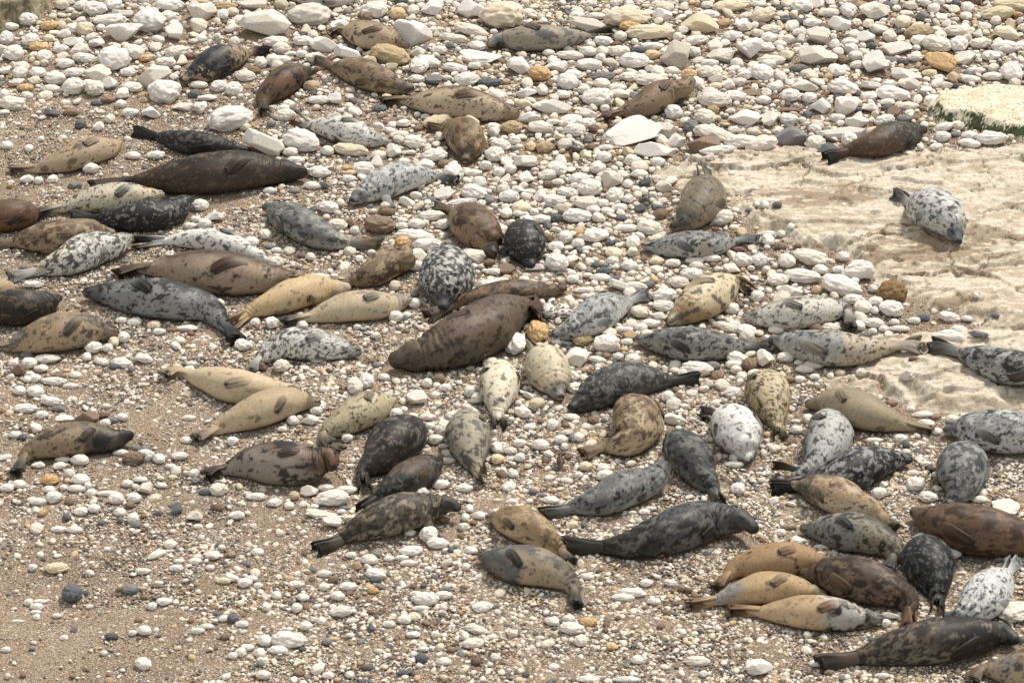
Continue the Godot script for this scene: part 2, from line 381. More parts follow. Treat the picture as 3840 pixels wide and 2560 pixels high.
func curve(knots: Array, s: float) -> float:
	for k in range(1, knots.size()):
		if s <= knots[k][0]:
			var t := clampf((s - knots[k - 1][0]) / (knots[k][0] - knots[k - 1][0]), 0.0, 1.0)
			var a: float = knots[k - 1][1]
			var b: float = knots[k][1]
			var m0: float = a if k < 2 else knots[k - 2][1]
			var m1: float = b if k + 1 >= knots.size() else knots[k + 1][1]
			return 0.5 * (2.0 * a + (b - m0) * t + (2.0 * m0 - 5.0 * a + 4.0 * b - m1) * t * t + (3.0 * a - m0 - 3.0 * b + m1) * t * t * t)
	return knots[-1][1]

const TRUNK := [[0.10, 0.0], [0.115, 0.13], [0.15, 0.22], [0.2, 0.36], [0.3, 0.62], [0.42, 0.87], [0.54, 1.0], [0.65, 0.98], [0.74, 0.87], [0.81, 0.73], [0.86, 0.61], [0.9, 0.52], [1.0, 0.4]]
# the head, in head radii: to the sides, over the crown and under the chin
const HEAD_W := [[0.86, 1.05], [0.882, 1.03], [0.905, 0.97], [0.922, 0.84], [0.94, 0.68], [0.96, 0.58], [0.98, 0.49], [0.993, 0.32], [1.0, 0.0]]
const HEAD_T := [[0.86, 1.02], [0.882, 1.03], [0.905, 0.96], [0.922, 0.80], [0.94, 0.66], [0.96, 0.56], [0.98, 0.45], [0.993, 0.27], [1.0, 0.0]]
const HEAD_B := [[0.86, 1.02], [0.882, 0.94], [0.905, 0.80], [0.922, 0.68], [0.94, 0.60], [0.96, 0.52], [0.98, 0.42], [0.993, 0.24], [1.0, 0.0]]

var w_c := PackedVector3Array()      # the seal being built: spine, side and up vectors along s
var w_s := PackedVector3Array()
var w_u := PackedVector3Array()
var w_r := PackedFloat32Array()
var w_vent := 0.0                    # the angle at which its belly lies
var w_len := 1.0
const W := 120

func at_s(a: PackedVector3Array, s: float) -> Vector3:
	var f := clampf(s, 0.0, 1.0) * (W - 1)
	var i := mini(int(f), W - 2)
	return a[i].lerp(a[i + 1], f - i)

func r_at(s: float) -> float:
	var f := clampf(s, 0.0, 1.0) * (W - 1)
	var i := mini(int(f), W - 2)
	return lerpf(w_r[i], w_r[i + 1], f - i)

func hide_point(s: float, a: float, out: float) -> Vector3:      # a point on the coat, `out` metres off it
	var r := r_at(s)
	return at_s(w_c, s) + at_s(w_s, s) * sin(a) * (r * 1.06 + out) + at_s(w_u, s) * cos(a) * (r * 0.92 + out)

# a flipper: a flat blade along a path, with five toes in its end
func flipper(v: PackedVector3Array, c: PackedColorArray, idx: PackedInt32Array, path: PackedVector3Array, across: PackedVector3Array, widths: PackedFloat32Array, thick: float, colour: Color, claw: Color, hollow: float, root_c: Color) -> void:
	var seg := 22
	var rings := 12
	var first := v.size()
	var n := path.size() - 1
	for i in rings:
		var u := float(i) / (rings - 1)
		var f := minf(u, 0.9999) * n
		var k := int(f)
		var t := f - k
		var p0 := path[maxi(k - 1, 0)]
		var p3 := path[mini(k + 2, n)]
		var p := path[k].cubic_interpolate(path[k + 1], p0, p3, t)
		var along := (path[k + 1] - path[k]).normalized()
		var side := across[k].lerp(across[k + 1], t)
		side = (side - along * side.dot(along)).normalized()
		var up := side.cross(along).normalized()
		var w := lerpf(widths[k], widths[k + 1], t)
		if i == rings - 1: w *= 0.86
		for j in seg:
			var b := TAU * j / seg
			var x := cos(b)
			var toes := cos(x * PI * 2.0)
			var th := thick * (1.0 - 0.6 * u) * sin(b) * (1.0 + 0.32 * toes * smoothstep(0.35, 0.8, u))
			var reach := smoothstep(0.6, 1.0, u) * (hollow * (x * x - 0.4) + 0.014 * toes)
			v.append(p + side * x * w + up * th + along * reach)
			var k2 := 0.86 + 0.2 * n_fine.get_noise_3dv(Vector3(x * 6.0, u * 8.0, b) * 5.0) - 0.34 * maxf(0.0, -toes) * smoothstep(0.3, 0.8, u)
			c.append(root_c.lerp(colour, smoothstep(0.05, 0.7, u)) * k2 if not (i >= rings - 2 and toes > 0.55) else claw)
	skin(v, idx, first, rings, seg)
	var dir := (path[n] - path[n - 1]).normalized()
	var sd := (across[n] - dir * across[n].dot(dir)).normalized()
	var nu := sd.cross(dir)
	for t in 5:
		var x := (t - 2) * 0.42
		var p := path[n] + sd * x * widths[n] + dir * (hollow * (x * x - 0.4) * 0.9 + 0.004)
		var f0 := v.size()
		var cl := 0.030 if hollow < 0.0 else 0.014
		v.append_array(PackedVector3Array([p + sd * 0.006 - dir * 0.01, p - sd * 0.003 + nu * 0.007 - dir * 0.01, p - sd * 0.003 - nu * 0.007 - dir * 0.01, p + dir * cl]))
		for q in 4: c.append(claw)
		idx.append_array(PackedInt32Array([f0, f0 + 1, f0 + 3, f0 + 1, f0 + 2, f0 + 3, f0 + 2, f0, f0 + 3]))
	var cap := first + rings * seg
	var top := v.size()
	var m := Vector3.ZERO
	for j in seg: m += v[cap - seg + j]
	v.append(m / seg)
	c.append(colour)
	for j in seg:
		idx.append_array(PackedInt32Array([cap - seg + j, top, cap - seg + (j + 1) % seg]))

func mute(c: Color) -> Color:                 # dry, sandy fur is duller than the swatches below
	var l := 0.2126 * c.r + 0.7152 * c.g + 0.0722 * c.b
	var k := lerpf(0.50, 0.94, smoothstep(0.02, 0.55, l))
	c = c.lerp(Color(l, l, l), 0.27) * k
	c.a = 1.0
	return c

func seal(label: String, coat_key: String, r: float, vent: float, pts: PackedVector2Array, o := {}) -> void:
	var ct: Dictionary = coats[coat_key]
	var seed_off := Vector3(rng.randf() * 300.0, rng.randf() * 300.0, rng.randf() * 300.0)
	# the spine, evenly spaced along its length
	var dense := PackedVector2Array()
	for k in pts.size() - 1:
		for q in 24:
			dense.append(pts[k].cubic_interpolate(pts[k + 1], pts[maxi(k - 1, 0)], pts[mini(k + 2, pts.size() - 1)], q / 24.0))
	dense.append(pts[-1])
	var run := PackedFloat32Array([0.0])
	for k in range(1, dense.size()): run.append(run[k - 1] + dense[k].distance_to(dense[k - 1]))
	var length := run[-1]
	w_len = length
	var lift: float = o.get("lift", 0.0)
	var head_r := clampf(0.067 * length, 0.42 * r, 0.55 * r) * (1.06 if o.has("big") else 1.0) * float(o.get("headk", 1.0))
	w_c.resize(W)
	w_s.resize(W)
	w_u.resize(W)
	w_r.resize(W)
	var at := 0
	var flat_p := PackedVector2Array()
	for i in W:
		var want := length * i / (W - 1)
		while at < run.size() - 2 and run[at + 1] < want: at += 1
		var t := clampf((want - run[at]) / maxf(run[at + 1] - run[at], 1e-6), 0.0, 1.0)
		flat_p.append(dense[at].lerp(dense[at + 1], t))
	var floors := PackedFloat32Array()
	for i in W: floors.append(surface_y(flat_p[i].x, flat_p[i].y))
	for pass_ in 60:                                         # a heavy body spans the hollows under it
		for i in range(1, W - 1): floors[i] = (floors[i - 1] + 2.0 * floors[i] + floors[i + 1]) / 4.0
	for i in W:
		var s := float(i) / (W - 1)
		var body := curve(TRUNK, s) * r if s > 0.1 else 0.0
		var blend := smoothstep(0.82, 0.91, s)
		w_r[i] = lerpf(body, head_r, blend)
		var floor_y := floors[i]
		var hold := maxf(w_r[i], r * 0.2 * smoothstep(0.25, 0.12, s) if s < 0.25 else 0.0)
		var tail_h := 0.055
		var y := floor_y + maxf(tail_h, hold * 0.80) + lift * smoothstep(0.72, 0.93, s) - lift * 0.35 * smoothstep(0.93, 1.0, s)
		w_c[i] = Vector3(flat_p[i].x, y, flat_p[i].y)
	for pass_ in 4:
		for i in range(1, W - 1):
			w_c[i].y = (w_c[i - 1].y + 2.0 * w_c[i].y + w_c[i + 1].y) / 4.0
	var base := w_c[W / 2]
	base.y = surface_y(base.x, base.z)
	for i in W:
		w_c[i] -= base
	for i in W:
		var t := (w_c[mini(i + 2, W - 1)] - w_c[maxi(i - 2, 0)]).normalized()
		var side := t.cross(Vector3.UP).normalized()
		w_s[i] = side
		w_u[i] = side.cross(t).normalized()
	# which way the belly lies: vent degrees from straight down, over to the side that faces the sea cliff
	var body_dir := (w_c[90] - w_c[20]).normalized()
	var mid_side := body_dir.cross(Vector3.UP).normalized()
	var kside := 1.0 if mid_side.z > -0.15 else -1.0
	w_vent = PI - kside * deg_to_rad(vent)
	var v := PackedVector3Array()
	var c := PackedColorArray()
	var idx := PackedInt32Array()
	var near: bool = r > 0.2
	var rings := 140 if near else 120
	var seg := 72 if near else 64
	var marks: Array = o.get("marks", [])
	var folds := 0.013 if o.has("big") else rng.randf_range(0.004, 0.009)
	var fold_n := 5.0 + rng.randf() * 3.0
	var jit := 0.93 + 0.12 * rng.randf()
	var cb: Color = mute(ct.back) * jit
	var cv: Color = mute(ct.belly) * jit
	var cs: Color = mute(ct.spot) * jit
	var cr: Color = mute(ct.rear) * jit
	var ch: Color = mute(ct.head) * jit
	var cst: Color = mute(ct.stain) * jit
	var split: float = ct.split
	var amt: float = ct.amt
	var sf: float = ct.f * 2.0
	var stain_amt: float = ct.stain_amt
	var headw: float = ct.headw
	var pied: bool = ct.has("pied")
	var c_pied: Color = mute(ct.get("pied", cb))
	var pale_amt := clampf(amt * 1.5, 0.15, 0.6)
	var thr := lerpf(0.42, -0.12, amt * 1.35)
	var stain_thr := lerpf(0.55, -0.25, stain_amt * 1.4)
	for i in rings:
		var s := 0.1 + 0.9 * pow(float(i) / (rings - 1), 0.96)
		if i == rings - 1: s = 1.0
		var p := at_s(w_c, s)
		var sd := at_s(w_s, s)
		var up := at_s(w_u, s)
		var rr := r_at(s) if s > 0.115 else curve(TRUNK, s) * r
		var hb := smoothstep(0.84, 0.9, s)
		var hw := curve(HEAD_W, maxf(s, 0.86)) * head_r
		var ht := curve(HEAD_T, maxf(s, 0.86)) * head_r
		var hbm := curve(HEAD_B, maxf(s, 0.86)) * head_r
		for j in seg:
			var a := TAU * j / seg
			var rel := a - w_vent
			var cd := -cos(rel)                              # 1 on the spine, -1 on the belly
			var sr := sin(rel)
			var sag := 1.0 + 0.15 * smoothstep(0.35, -0.75, cos(a))
			var rx := rr * 1.05 * sag
			var ry := rr * (0.92 if cos(a) > 0.0 else 0.88)
			if hb > 0.0:
				var hr := sqrt(pow(hw * sr, 2.0) + pow((ht if cd > 0.0 else hbm) * cd, 2.0))
				rx = lerpf(rx, hr, hb)
				ry = lerpf(ry, hr, hb)
			var rest := Vector3(s * length, cd * rr, sr * rr)
			var q := rest + seed_off
			var n1 := n_low.get_noise_3dv(q * 14.0)
			var lump := 1.0 + 0.05 * n1 + 0.014 * n_mid.get_noise_3dv(q * 9.0)
			lump += 0.075 * exp(-pow((s - 0.71) / 0.05, 2.0)) * smoothstep(0.5, 0.95, absf(sr)) * smoothstep(0.6, -0.2, cd)
			var fold := folds * sin(s * length * 15.0 * fold_n + n1 * 5.0) * (smoothstep(0.72, 0.80, s) * smoothstep(0.92, 0.88, s) + 0.5 * smoothstep(0.36, 0.26, s) * smoothstep(0.14, 0.2, s))
			fold *= 0.5 + 1.6 * n_low.get_noise_3dv(q * 9.0 + Vector3(50, 0, 0))
			v.append(p + sd * sin(a) * (rx * lump + fold) + up * cos(a) * (ry * lump + fold))
			# coat
			var n2 := n_mid.get_noise_3dv(Vector3(q.x * 0.72, q.y, q.z) * sf)
			var n3 := n_fine.get_noise_3dv(q * 34.0)
			var bel := smoothstep(0.25, -0.7, cd + n1 * 0.5)
			var col := cb.lerp(cv, bel)
			if split > 0.0:
				col = col.lerp(cr, smoothstep(split + 0.07, split - 0.07, s + 0.13 * n1 + 0.06 * n3))
			elif split > -0.99:
				var front := smoothstep(-split - 0.05, -split + 0.05, s + 0.12 * n1 + 0.06 * n3)
				col = col.lerp(cr, front)
				if pied: col = col.lerp(c_pied, front * smoothstep(-0.05, 0.12, n_mid.get_noise_3dv(q * 12.0 + Vector3(0, 70, 0))))
			if stain_amt > 0.0:
				var ns := n_low.get_noise_3dv(q * 7.0 + Vector3(0, 0, 120)) + 0.22 * n3
				col = col.lerp(cst, 0.9 * smoothstep(stain_thr, stain_thr + 0.16, ns))
			var pale := smoothstep(0.06, 0.24, n_mid.get_noise_3dv(Vector3(q.x * 0.8, q.y, q.z) * sf * 0.62 + Vector3(0, 40, 11)) + 0.2 * n3)
			col = col.lerp(cv * 1.12, pale * pale_amt * (1.0 - 0.5 * bel))
			var spot := smoothstep(thr, thr + 0.09, n2 + 0.16 * n3 + 0.12 * n1 - 0.10 * bel)
			var speck := smoothstep(thr + 0.06, thr + 0.2, n_mid.get_noise_3dv(Vector3(q.x * 0.6, q.y, q.z) * sf * 2.9 + Vector3(7, 0, 31)) + 0.35 * n2)
			col = col.lerp(cs, maxf(0.9 * spot, 0.9 * speck))
			if headw > 0.0:
				col = col.lerp(ch, headw * smoothstep(0.855, 0.9, s + 0.05 * n1 + 0.03 * n2) * (0.55 + 0.45 * smoothstep(-0.7, 0.2, cd)))
			col *= 1.0 + 0.26 * n3 + 0.12 * n1
			for m in marks:
				var da := absf(angle_difference(a, w_vent + deg_to_rad(m[1] - 90.0) * 1.0))
				var dm: float = sqrt(pow((s - m[0]) * length, 2.0) + pow(da * rr * (0.6 if m[3] else 1.0), 2.0)) / m[2] + 0.7 * n2
				if m[3]:
					if dm < 1.0: col = srgb(206, 156, 142) * (1.0 + n3 * 0.9)
					elif dm < 1.5: col = srgb(52, 42, 38)
				elif dm < 1.0: col = col.lerp(srgb(84, 70, 56), 0.75 * smoothstep(1.0, 0.7, dm))
			if s > 0.955:                                     # the mouth line and the dark nose
				var ml := absf(sr) * 1.0
				if cd < -0.05 and cd > -0.42 and ml > 0.2: col *= 0.34
			if s > 0.89 and s < 0.95:                        # darker round the shut eyes
				var de := sqrt(pow((s - 0.922) * length / 0.040, 2.0) + pow((absf(angle_difference(rel + PI, 0.0)) - 0.86) * head_r / 0.028, 2.0))
				col *= lerpf(0.34, 1.0, smoothstep(0.5, 1.2, de))
			if s > 0.984 and cd > -0.25: col = col.lerp(srgb(38, 35, 34), 0.8)
			col.a = 1.0
			c.append(col)
	skin(v, idx, 0, rings, seg)
	# hind flippers: two blades with the short tail between them
	var lat := Vector3.ZERO
	var spread: float = o.get("spread", 0.034)
	var flip_c: Color = mute(ct.flip) * jit
	flip_c.a = 1.0
	var claw := srgb(44, 40, 36)
	for side in [-1.0, 1.0]:
		var path := PackedVector3Array()
		var acr := PackedVector3Array()
		for s2 in [0.2, 0.145, 0.09, 0.045, 0.0]:
			var sd2 := at_s(w_s, s2)
			var up2 := at_s(w_u, s2)
			var la := w_vent + PI / 2.0
			lat = sd2 * sin(la) + up2 * cos(la)
			var dv := sd2 * sin(w_vent) + up2 * cos(w_vent)
			var away: float = lerpf(r * 0.2, 0.026 + spread, smoothstep(0.2, 0.0, s2))
			var q2: Vector3 = at_s(w_c, s2) + lat * side * away
			if o.has("curl"): q2 += dv * (0.16 * pow(1.0 - s2 / 0.2, 2.0)) * (1.0 if side > 0.0 else 0.35)
			q2.y = maxf(q2.y, surface_y(q2.x + base.x, q2.z + base.z) - base.y + 0.03)
			path.append(q2)
			acr.append((dv + lat * side * 0.35).normalized())
		var sz := clampf(length / 1.75, 0.6, 1.3)
		flipper(v, c, idx, path, acr, PackedFloat32Array([0.05 * sz, 0.056 * sz, 0.066 * sz, 0.084 * sz, 0.098 * sz]), 0.032 * sz, flip_c, claw, 0.05 * sz, (cr if split > 0.0 else cb.lerp(cv, 0.3)))
	# fore flippers, laid back against the body, or planted on the ground
	var splay: float = o.get("splay", 0.0)
	for side in [-1.0, 1.0]:
		var path := PackedVector3Array()
		var acr := PackedVector3Array()
		var sz := clampf(length / 1.75, 0.62, 1.3) * rng.randf_range(0.86, 1.06)
		var swing := rng.randf_range(-16.0, 18.0)
		var planted: bool = splay != 0.0 and signf(sin(w_vent + side * 1.3)) * kside == signf(splay)
		for k in 5:
			var u := k / 4.0
			var q3: Vector3
			if planted:
				var sd3 := at_s(w_s, 0.72)
				var tn := (at_s(w_c, 0.8) - at_s(w_c, 0.66)).normalized()
				var out_dir := (sd3 * signf(sin(w_vent + side * 1.3)) + tn * 0.25).normalized()
				q3 = hide_point(0.72, w_vent + side * 1.25, -0.05) + out_dir * u * 0.30 * sz
				var gy := surface_y(q3.x + base.x, q3.z + base.z) - base.y
				q3.y = lerpf(q3.y, gy + 0.03, smoothstep(0.0, 0.7, u))
				acr.append(tn)
			else:
				var s3: float = lerpf(0.73, 0.73 - 0.26 * sz / length, u)
				var a3: float = w_vent + side * deg_to_rad(lerpf(82.0, 52.0 + swing, u * u))
				if o.has("drape") and side * kside > 0.0:
					s3 = lerpf(0.73, 0.73 + 0.38 * sz / length, u)
					a3 = w_vent + side * deg_to_rad(lerpf(80.0, 30.0, u))
				q3 = hide_point(s3, a3, -0.03 + 0.036 * smoothstep(0.0, 0.5, u))
				q3.y = maxf(q3.y, surface_y(q3.x + base.x, q3.z + base.z) - base.y + 0.02)
				var nx := hide_point(s3, a3 + 0.15, 0.0) - hide_point(s3, a3 - 0.15, 0.0)
				acr.append(nx.normalized())
			path.append(q3)
		flipper(v, c, idx, path, acr, PackedFloat32Array([0.062 * sz, 0.064 * sz, 0.066 * sz, 0.062 * sz, 0.054 * sz]), 0.034 * sz, flip_c.lerp(cb, 0.25), claw, -0.03 * sz, (cr if split < -0.5 and split > -0.9 else cb.lerp(cv, 0.4)))
	var root := Node3D.new()
	root.name = numbered("grey_seal")
	add_child(root)
	root.position = base
	tag(root, label, "seal", "grey seals lying on the beach")
	place("body", mesh_of(v, idx, c), fur_mat, root)
	# eyes, mostly shut, and the nose
	var eyes: int = o.get("eyes", 0)
	for side in [-1.0, 1.0]:
		var e := SphereMesh.new()
		e.radial_segments = 12
		e.rings = 6
		var er := 0.021 if eyes == 2 else 0.016
		e.radius = er
		e.height = er * 2.0
		var n := place("eye", e, eye_mat, root)
		var ea: float = w_vent + PI + side * 0.86
		var es := 0.924
		var hr := head_r * (0.80 if eyes == 2 else 0.82)
		n.position = at_s(w_c, es) + (at_s(w_s, es) * sin(ea) + at_s(w_u, es) * cos(ea)) * hr * 0.98
		if eyes < 2:
			n.look_at_from_position(n.position, n.position + (at_s(w_c, 0.98) - at_s(w_c, 0.9)).normalized(), Vector3.UP)
			n.scale = Vector3(0.6, 0.6, 1.7)
	if o.has("whisk"):
		var wv := PackedVector3Array()
		var wi := PackedInt32Array()
		var tip := at_s(w_c, 0.978)
		var fw := (at_s(w_c, 1.0) - at_s(w_c, 0.95)).normalized()
		for side in [-1.0, 1.0]:
			for k in 7:
				var la: float = w_vent + PI + side * (1.2 + 0.16 * (k % 4))
				var dir := (at_s(w_s, 0.978) * sin(la) + at_s(w_u, 0.978) * cos(la))
				var p0 := tip + dir * head_r * 0.5 + fw * (0.008 * k - 0.02)
				var p1: Vector3 = p0 + (dir + fw * rng.randf_range(-0.5, 0.5) + Vector3(0, rng.randf_range(-0.1, 0.35), 0)).normalized() * rng.randf_range(0.07, 0.12)
				var w1 := fw.cross(dir).normalized() * 0.0011
				var w2 := fw * 0.0011
				var f0 := wv.size()
				wv.append_array(PackedVector3Array([p0 + w1, p0 - w1 * 0.5 + w2, p0 - w1 * 0.5 - w2, p1]))
				wi.append_array(PackedInt32Array([f0, f0 + 1, f0 + 3, f0 + 1, f0 + 2, f0 + 3, f0 + 2, f0, f0 + 3]))
		tag(place("whiskers", mesh_of(wv, wi), skin_mat, root), "", "", "", "stuff")
	for i in range(12, W, 4):
		occupy(w_c[i].x + base.x, w_c[i].z + base.z, maxf(w_r[i] * 0.92, 0.05))
	occupy(w_c[0].x + base.x, w_c[0].z + base.z, 0.06)

# ---------------------------------------------------------------- stones
func tone(code: String) -> Color:
	match code:
		"c": return srgb(200, 188, 164)
		"g": return srgb(122, 121, 119)
		"d": return srgb(92, 95, 98)
		"b": return srgb(128, 110, 92)
		"B": return srgb(126, 102, 70)
		"y": return srgb(194, 172, 136)
		"p": return srgb(196, 180, 148)
		"R": return srgb(118, 94, 84)
		"h": return srgb(170, 164, 150)
	return srgb(208, 202, 193)

func stone_mat(code: String, k: int) -> StandardMaterial3D:
	var key := "%s%d" % [code, k]
	if not stone_mats.has(key):
		var m := StandardMaterial3D.new()
		var t := tone(code)
		var w: float = [1.0, 0.93, 1.05, 0.97][k]
		t = Color(t.r * w, t.g * w * [1.0, 0.985, 1.0, 1.01][k], t.b * w * [1.0, 0.95, 1.02, 1.04][k])
		m.albedo_color = t.linear_to_srgb()
		m.albedo_texture = tex_pitted if code == "p" else (tex_ochre if code == "y" else (tex_chalk if code in ["w", "c", "h"] else tex_stone))
		m.normal_enabled = true
		m.normal_texture = tex_stone_n
		m.normal_scale = 0.16 if code in ["w", "c", "p", "h"] else 0.14
		m.uv1_triplanar = true
		m.uv1_world_triplanar = true
		m.uv1_scale = Vector3.ONE * (2.2 + 0.4 * k)
		m.uv1_offset = Vector3(0.37 * k, 0.11 * k, 0.73 * k)
		m.roughness = 0.92 if code in ["w", "c", "p", "h"] else 0.7
		m.metallic_specular = 0.3
		m.resource_name = "stone"
		stone_mats[key] = m
	return stone_mats[key]

var tex_chalk: Texture2D
var tex_stone: Texture2D
var tex_pitted: Texture2D
var tex_ochre: Texture2D
var tex_stone_n: Texture2D

# a stone of its own: x, z, width, depth, height, turn in degrees
func rock(called: String, label: String, code: String, shape: String, x: float, z: float, w: float, d: float, h: float, turn: float) -> void:
	var pool := round_shapes if shape == "r" else (block_shapes if shape == "a" else flat_shapes)
	var m := place(called, pool[rng.randi() % pool.size()], stone_mat(code, rng.randi() % 4))
	var y := surface_y(x, z)
	m.position = Vector3(x, y + h * 0.36, z)
	m.basis = Basis.from_euler(Vector3(rng.randfn() * 0.09, deg_to_rad(turn) + (PI if rng.randf() < 0.5 else 0.0), rng.randfn() * 0.09)) * Basis.from_scale(Vector3(w, h, d) * 0.5)
	tag(m, label, "stone", {"chalk_stone": "white chalk stones on the beach", "grey_stone": "grey stones on the beach", "brown_stone": "brown stones on the beach"}.get(called, "ochre stones on the beach"))
	settle(x, z, w, d, turn)

func settle(x: float, z: float, w: float, d: float, turn: float) -> void:
	var ax := Vector2(cos(deg_to_rad(turn)), -sin(deg_to_rad(turn)))
	if w > d * 1.35:
		for k in [-0.5, 0.0, 0.5]:
			occupy(x + ax.x * k * (w - d), z + ax.y * k * (w - d), d * 0.5)
	else:
		occupy(x, z, (w + d) * 0.25)

# a smaller stone of the uncounted ones, lying where the photograph shows it
func cobble(code: String, shape: String, x: float, z: float, w: float, d: float, h: float, turn: float) -> void:
	put_loose("cobble", shape, Vector3(x, surface_y(x, z) + h * 0.36, z), Basis.from_euler(Vector3(0, deg_to_rad(turn), 0)) * Basis.from_scale(Vector3(w, h, d) * 0.5), tone(code) * rng.randf_range(0.9, 1.06))
	settle(x, z, w, d, turn)

func put_loose(size: String, shape: String, at: Vector3, b: Basis, col: Color) -> void:
	var key := "%s %s %d" % [size, shape, rng.randi() % 4]
	if not loose.has(key): loose[key] = [[], []]
	loose[key][0].append(Transform3D(b, at))
	col.a = 1.0
	loose[key][1].append(col)

func any_tone(white: float) -> Color:
	var q := rng.randf()
	var c: Color
	if q < white: c = tone("w").lerp(tone("c"), rng.randf() * rng.randf())
	elif q < white + (1.0 - white) * 0.22: c = tone("c").lerp(srgb(178, 158, 132), rng.randf())
	elif q < white + (1.0 - white) * 0.52: c = tone("g").lerp(tone("d"), rng.randf()) * rng.randf_range(0.75, 1.1)
	elif q < white + (1.0 - white) * 0.82: c = tone("b").lerp(srgb(118, 96, 82), rng.randf()) * rng.randf_range(0.8, 1.15)
	else: c = tone("y").lerp(srgb(156, 134, 108), rng.randf())
	return c * rng.randf_range(0.86, 1.06)

# how thickly cobbles (first) and pebbles (second) lie, one digit per metre, rows from far to near
const FAR := -12.0
const LEFT := -10.0
var cobble_map: Array[String] = [
	"666678875556789999999",
	"666677875556789999999",
	"666677875556789999999",
	"666677776666889999999",
	"666666577778999999999",
	"444444345678999998888",
	"222222225678999876666",
	"111111135789987433333",
	"111111124689830000000",
	"000000124689730000000",
	"000000123578863100000",
	"000000122468886200000",
	"111111222367886200000",
	"222222122355653100000",
	"222222122344442111111",
	"222222222233333322222",
	"333333222222222222222",
	"111111122221111111111",
	"000000122221111111111",
	"000000012221111111111",
	"000000012221111111111",
	"000000012221111111111",
]
var pebble_map: Array[String] = [
	"555555557766555555555",
	"555555557766555555555",
	"555555557766555555555",
	"555555556766555555555",
	"555554555665555555555",
	"444444466666665554444",
	"444444456666655433333",
	"333334456666643222222",
	"333334456666531000000",
	"444444566676520000000",
	"444445566777642100000",
	"555555567777763111111",
	"555555677777764211111",
	"555555567888874211111",
	"444443357888876444444",
	"333333346888888777777",
	"444444434788888888888",
	"333333555788888888888",
	"111112457788888888888",
	"111111247788888888888",
	"111111247788888888888",
	"111111237788888888888",
]

func density(map: Array[String], x: float, z: float) -> float:
	var i := clampf(z - FAR, 0.0, map.size() - 1.01)
	var j := clampf(x - LEFT, 0.0, map[0].length() - 1.01)
	var r := int(i)
	var q := int(j)
	var a := lerpf(map[r].unicode_at(q) - 48, map[r].unicode_at(q + 1) - 48, j - q)
	var b := lerpf(map[r + 1].unicode_at(q) - 48, map[r + 1].unicode_at(q + 1) - 48, j - q)
	return lerpf(a, b, i - r) / 9.0

const X0 := -9.4
const X1 := 9.4
const Z0 := -11.8
const Z1 := 8.8

func strew() -> void:
	# cobbles, the largest first, each in a place that is still free
	for step in 6:
		var r0: float = [0.125, 0.095, 0.072, 0.055, 0.042, 0.032][step]
		var tries: int = [2000, 5000, 9000, 16000, 30000, 40000][step]
		for k in tries:
			var x := rng.randf_range(X0, X1)
			var z := rng.randf_range(Z0, Z1)
			var dens := density(cobble_map, x, z)
			if dens < 0.42 and step < 2: continue
			if rng.randf() > pow(dens, 2.0) * (1.0 if step > 0 else 0.5): continue
			if on_rock(x, z) and rng.randf() > 0.02: continue
			var r := r0 * rng.randf_range(0.85, 1.2)
			if not free_at(x, z, r, 0.86): continue
			var el := rng.randf_range(0.56, 1.0)
			var w := r * 2.0 / sqrt(el)
			var d := w * el
			var h := d * rng.randf_range(0.6, 0.9)
			var shape := "r" if rng.randf() < (0.74 if z > -3.5 else 0.55) else "a"
			var b := Basis.from_euler(Vector3(rng.randfn() * 0.16, rng.randf() * TAU, rng.randfn() * 0.16)) * Basis.from_scale(Vector3(w, h, d) * 0.5)
			put_loose("cobble", shape, Vector3(x, surface_y(x, z) + h * rng.randf_range(0.12, 0.46), z), b, any_tone(0.8))
			occupy(x, z, r)
	# pebbles between them
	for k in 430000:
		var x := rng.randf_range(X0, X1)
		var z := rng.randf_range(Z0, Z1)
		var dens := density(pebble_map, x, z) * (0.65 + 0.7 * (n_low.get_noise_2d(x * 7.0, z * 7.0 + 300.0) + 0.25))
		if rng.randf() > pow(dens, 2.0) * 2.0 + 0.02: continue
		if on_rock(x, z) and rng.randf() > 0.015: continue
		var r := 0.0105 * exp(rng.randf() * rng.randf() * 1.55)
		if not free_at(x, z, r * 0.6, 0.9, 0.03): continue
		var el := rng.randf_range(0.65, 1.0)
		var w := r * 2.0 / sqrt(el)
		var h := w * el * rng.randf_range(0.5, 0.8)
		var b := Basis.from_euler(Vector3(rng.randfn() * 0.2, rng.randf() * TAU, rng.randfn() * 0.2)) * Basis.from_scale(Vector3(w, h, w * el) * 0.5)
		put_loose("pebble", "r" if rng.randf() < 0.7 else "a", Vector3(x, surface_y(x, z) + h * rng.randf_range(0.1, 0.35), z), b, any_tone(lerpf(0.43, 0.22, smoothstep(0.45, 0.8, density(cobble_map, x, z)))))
	# coarse grit
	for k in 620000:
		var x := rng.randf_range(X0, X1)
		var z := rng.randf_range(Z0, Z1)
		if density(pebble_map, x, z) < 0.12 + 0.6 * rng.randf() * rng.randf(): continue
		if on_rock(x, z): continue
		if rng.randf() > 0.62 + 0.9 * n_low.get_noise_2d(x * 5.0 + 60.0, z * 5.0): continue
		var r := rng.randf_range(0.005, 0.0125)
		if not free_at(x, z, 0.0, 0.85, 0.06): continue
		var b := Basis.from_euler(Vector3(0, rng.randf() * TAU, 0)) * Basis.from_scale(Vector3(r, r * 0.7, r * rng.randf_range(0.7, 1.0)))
		put_loose("grit", "r", Vector3(x, ground_y(x, z) + r * 0.3, z), b, any_tone(lerpf(0.38, 0.10, smoothstep(0.45, 0.8, density(cobble_map, x, z)))))

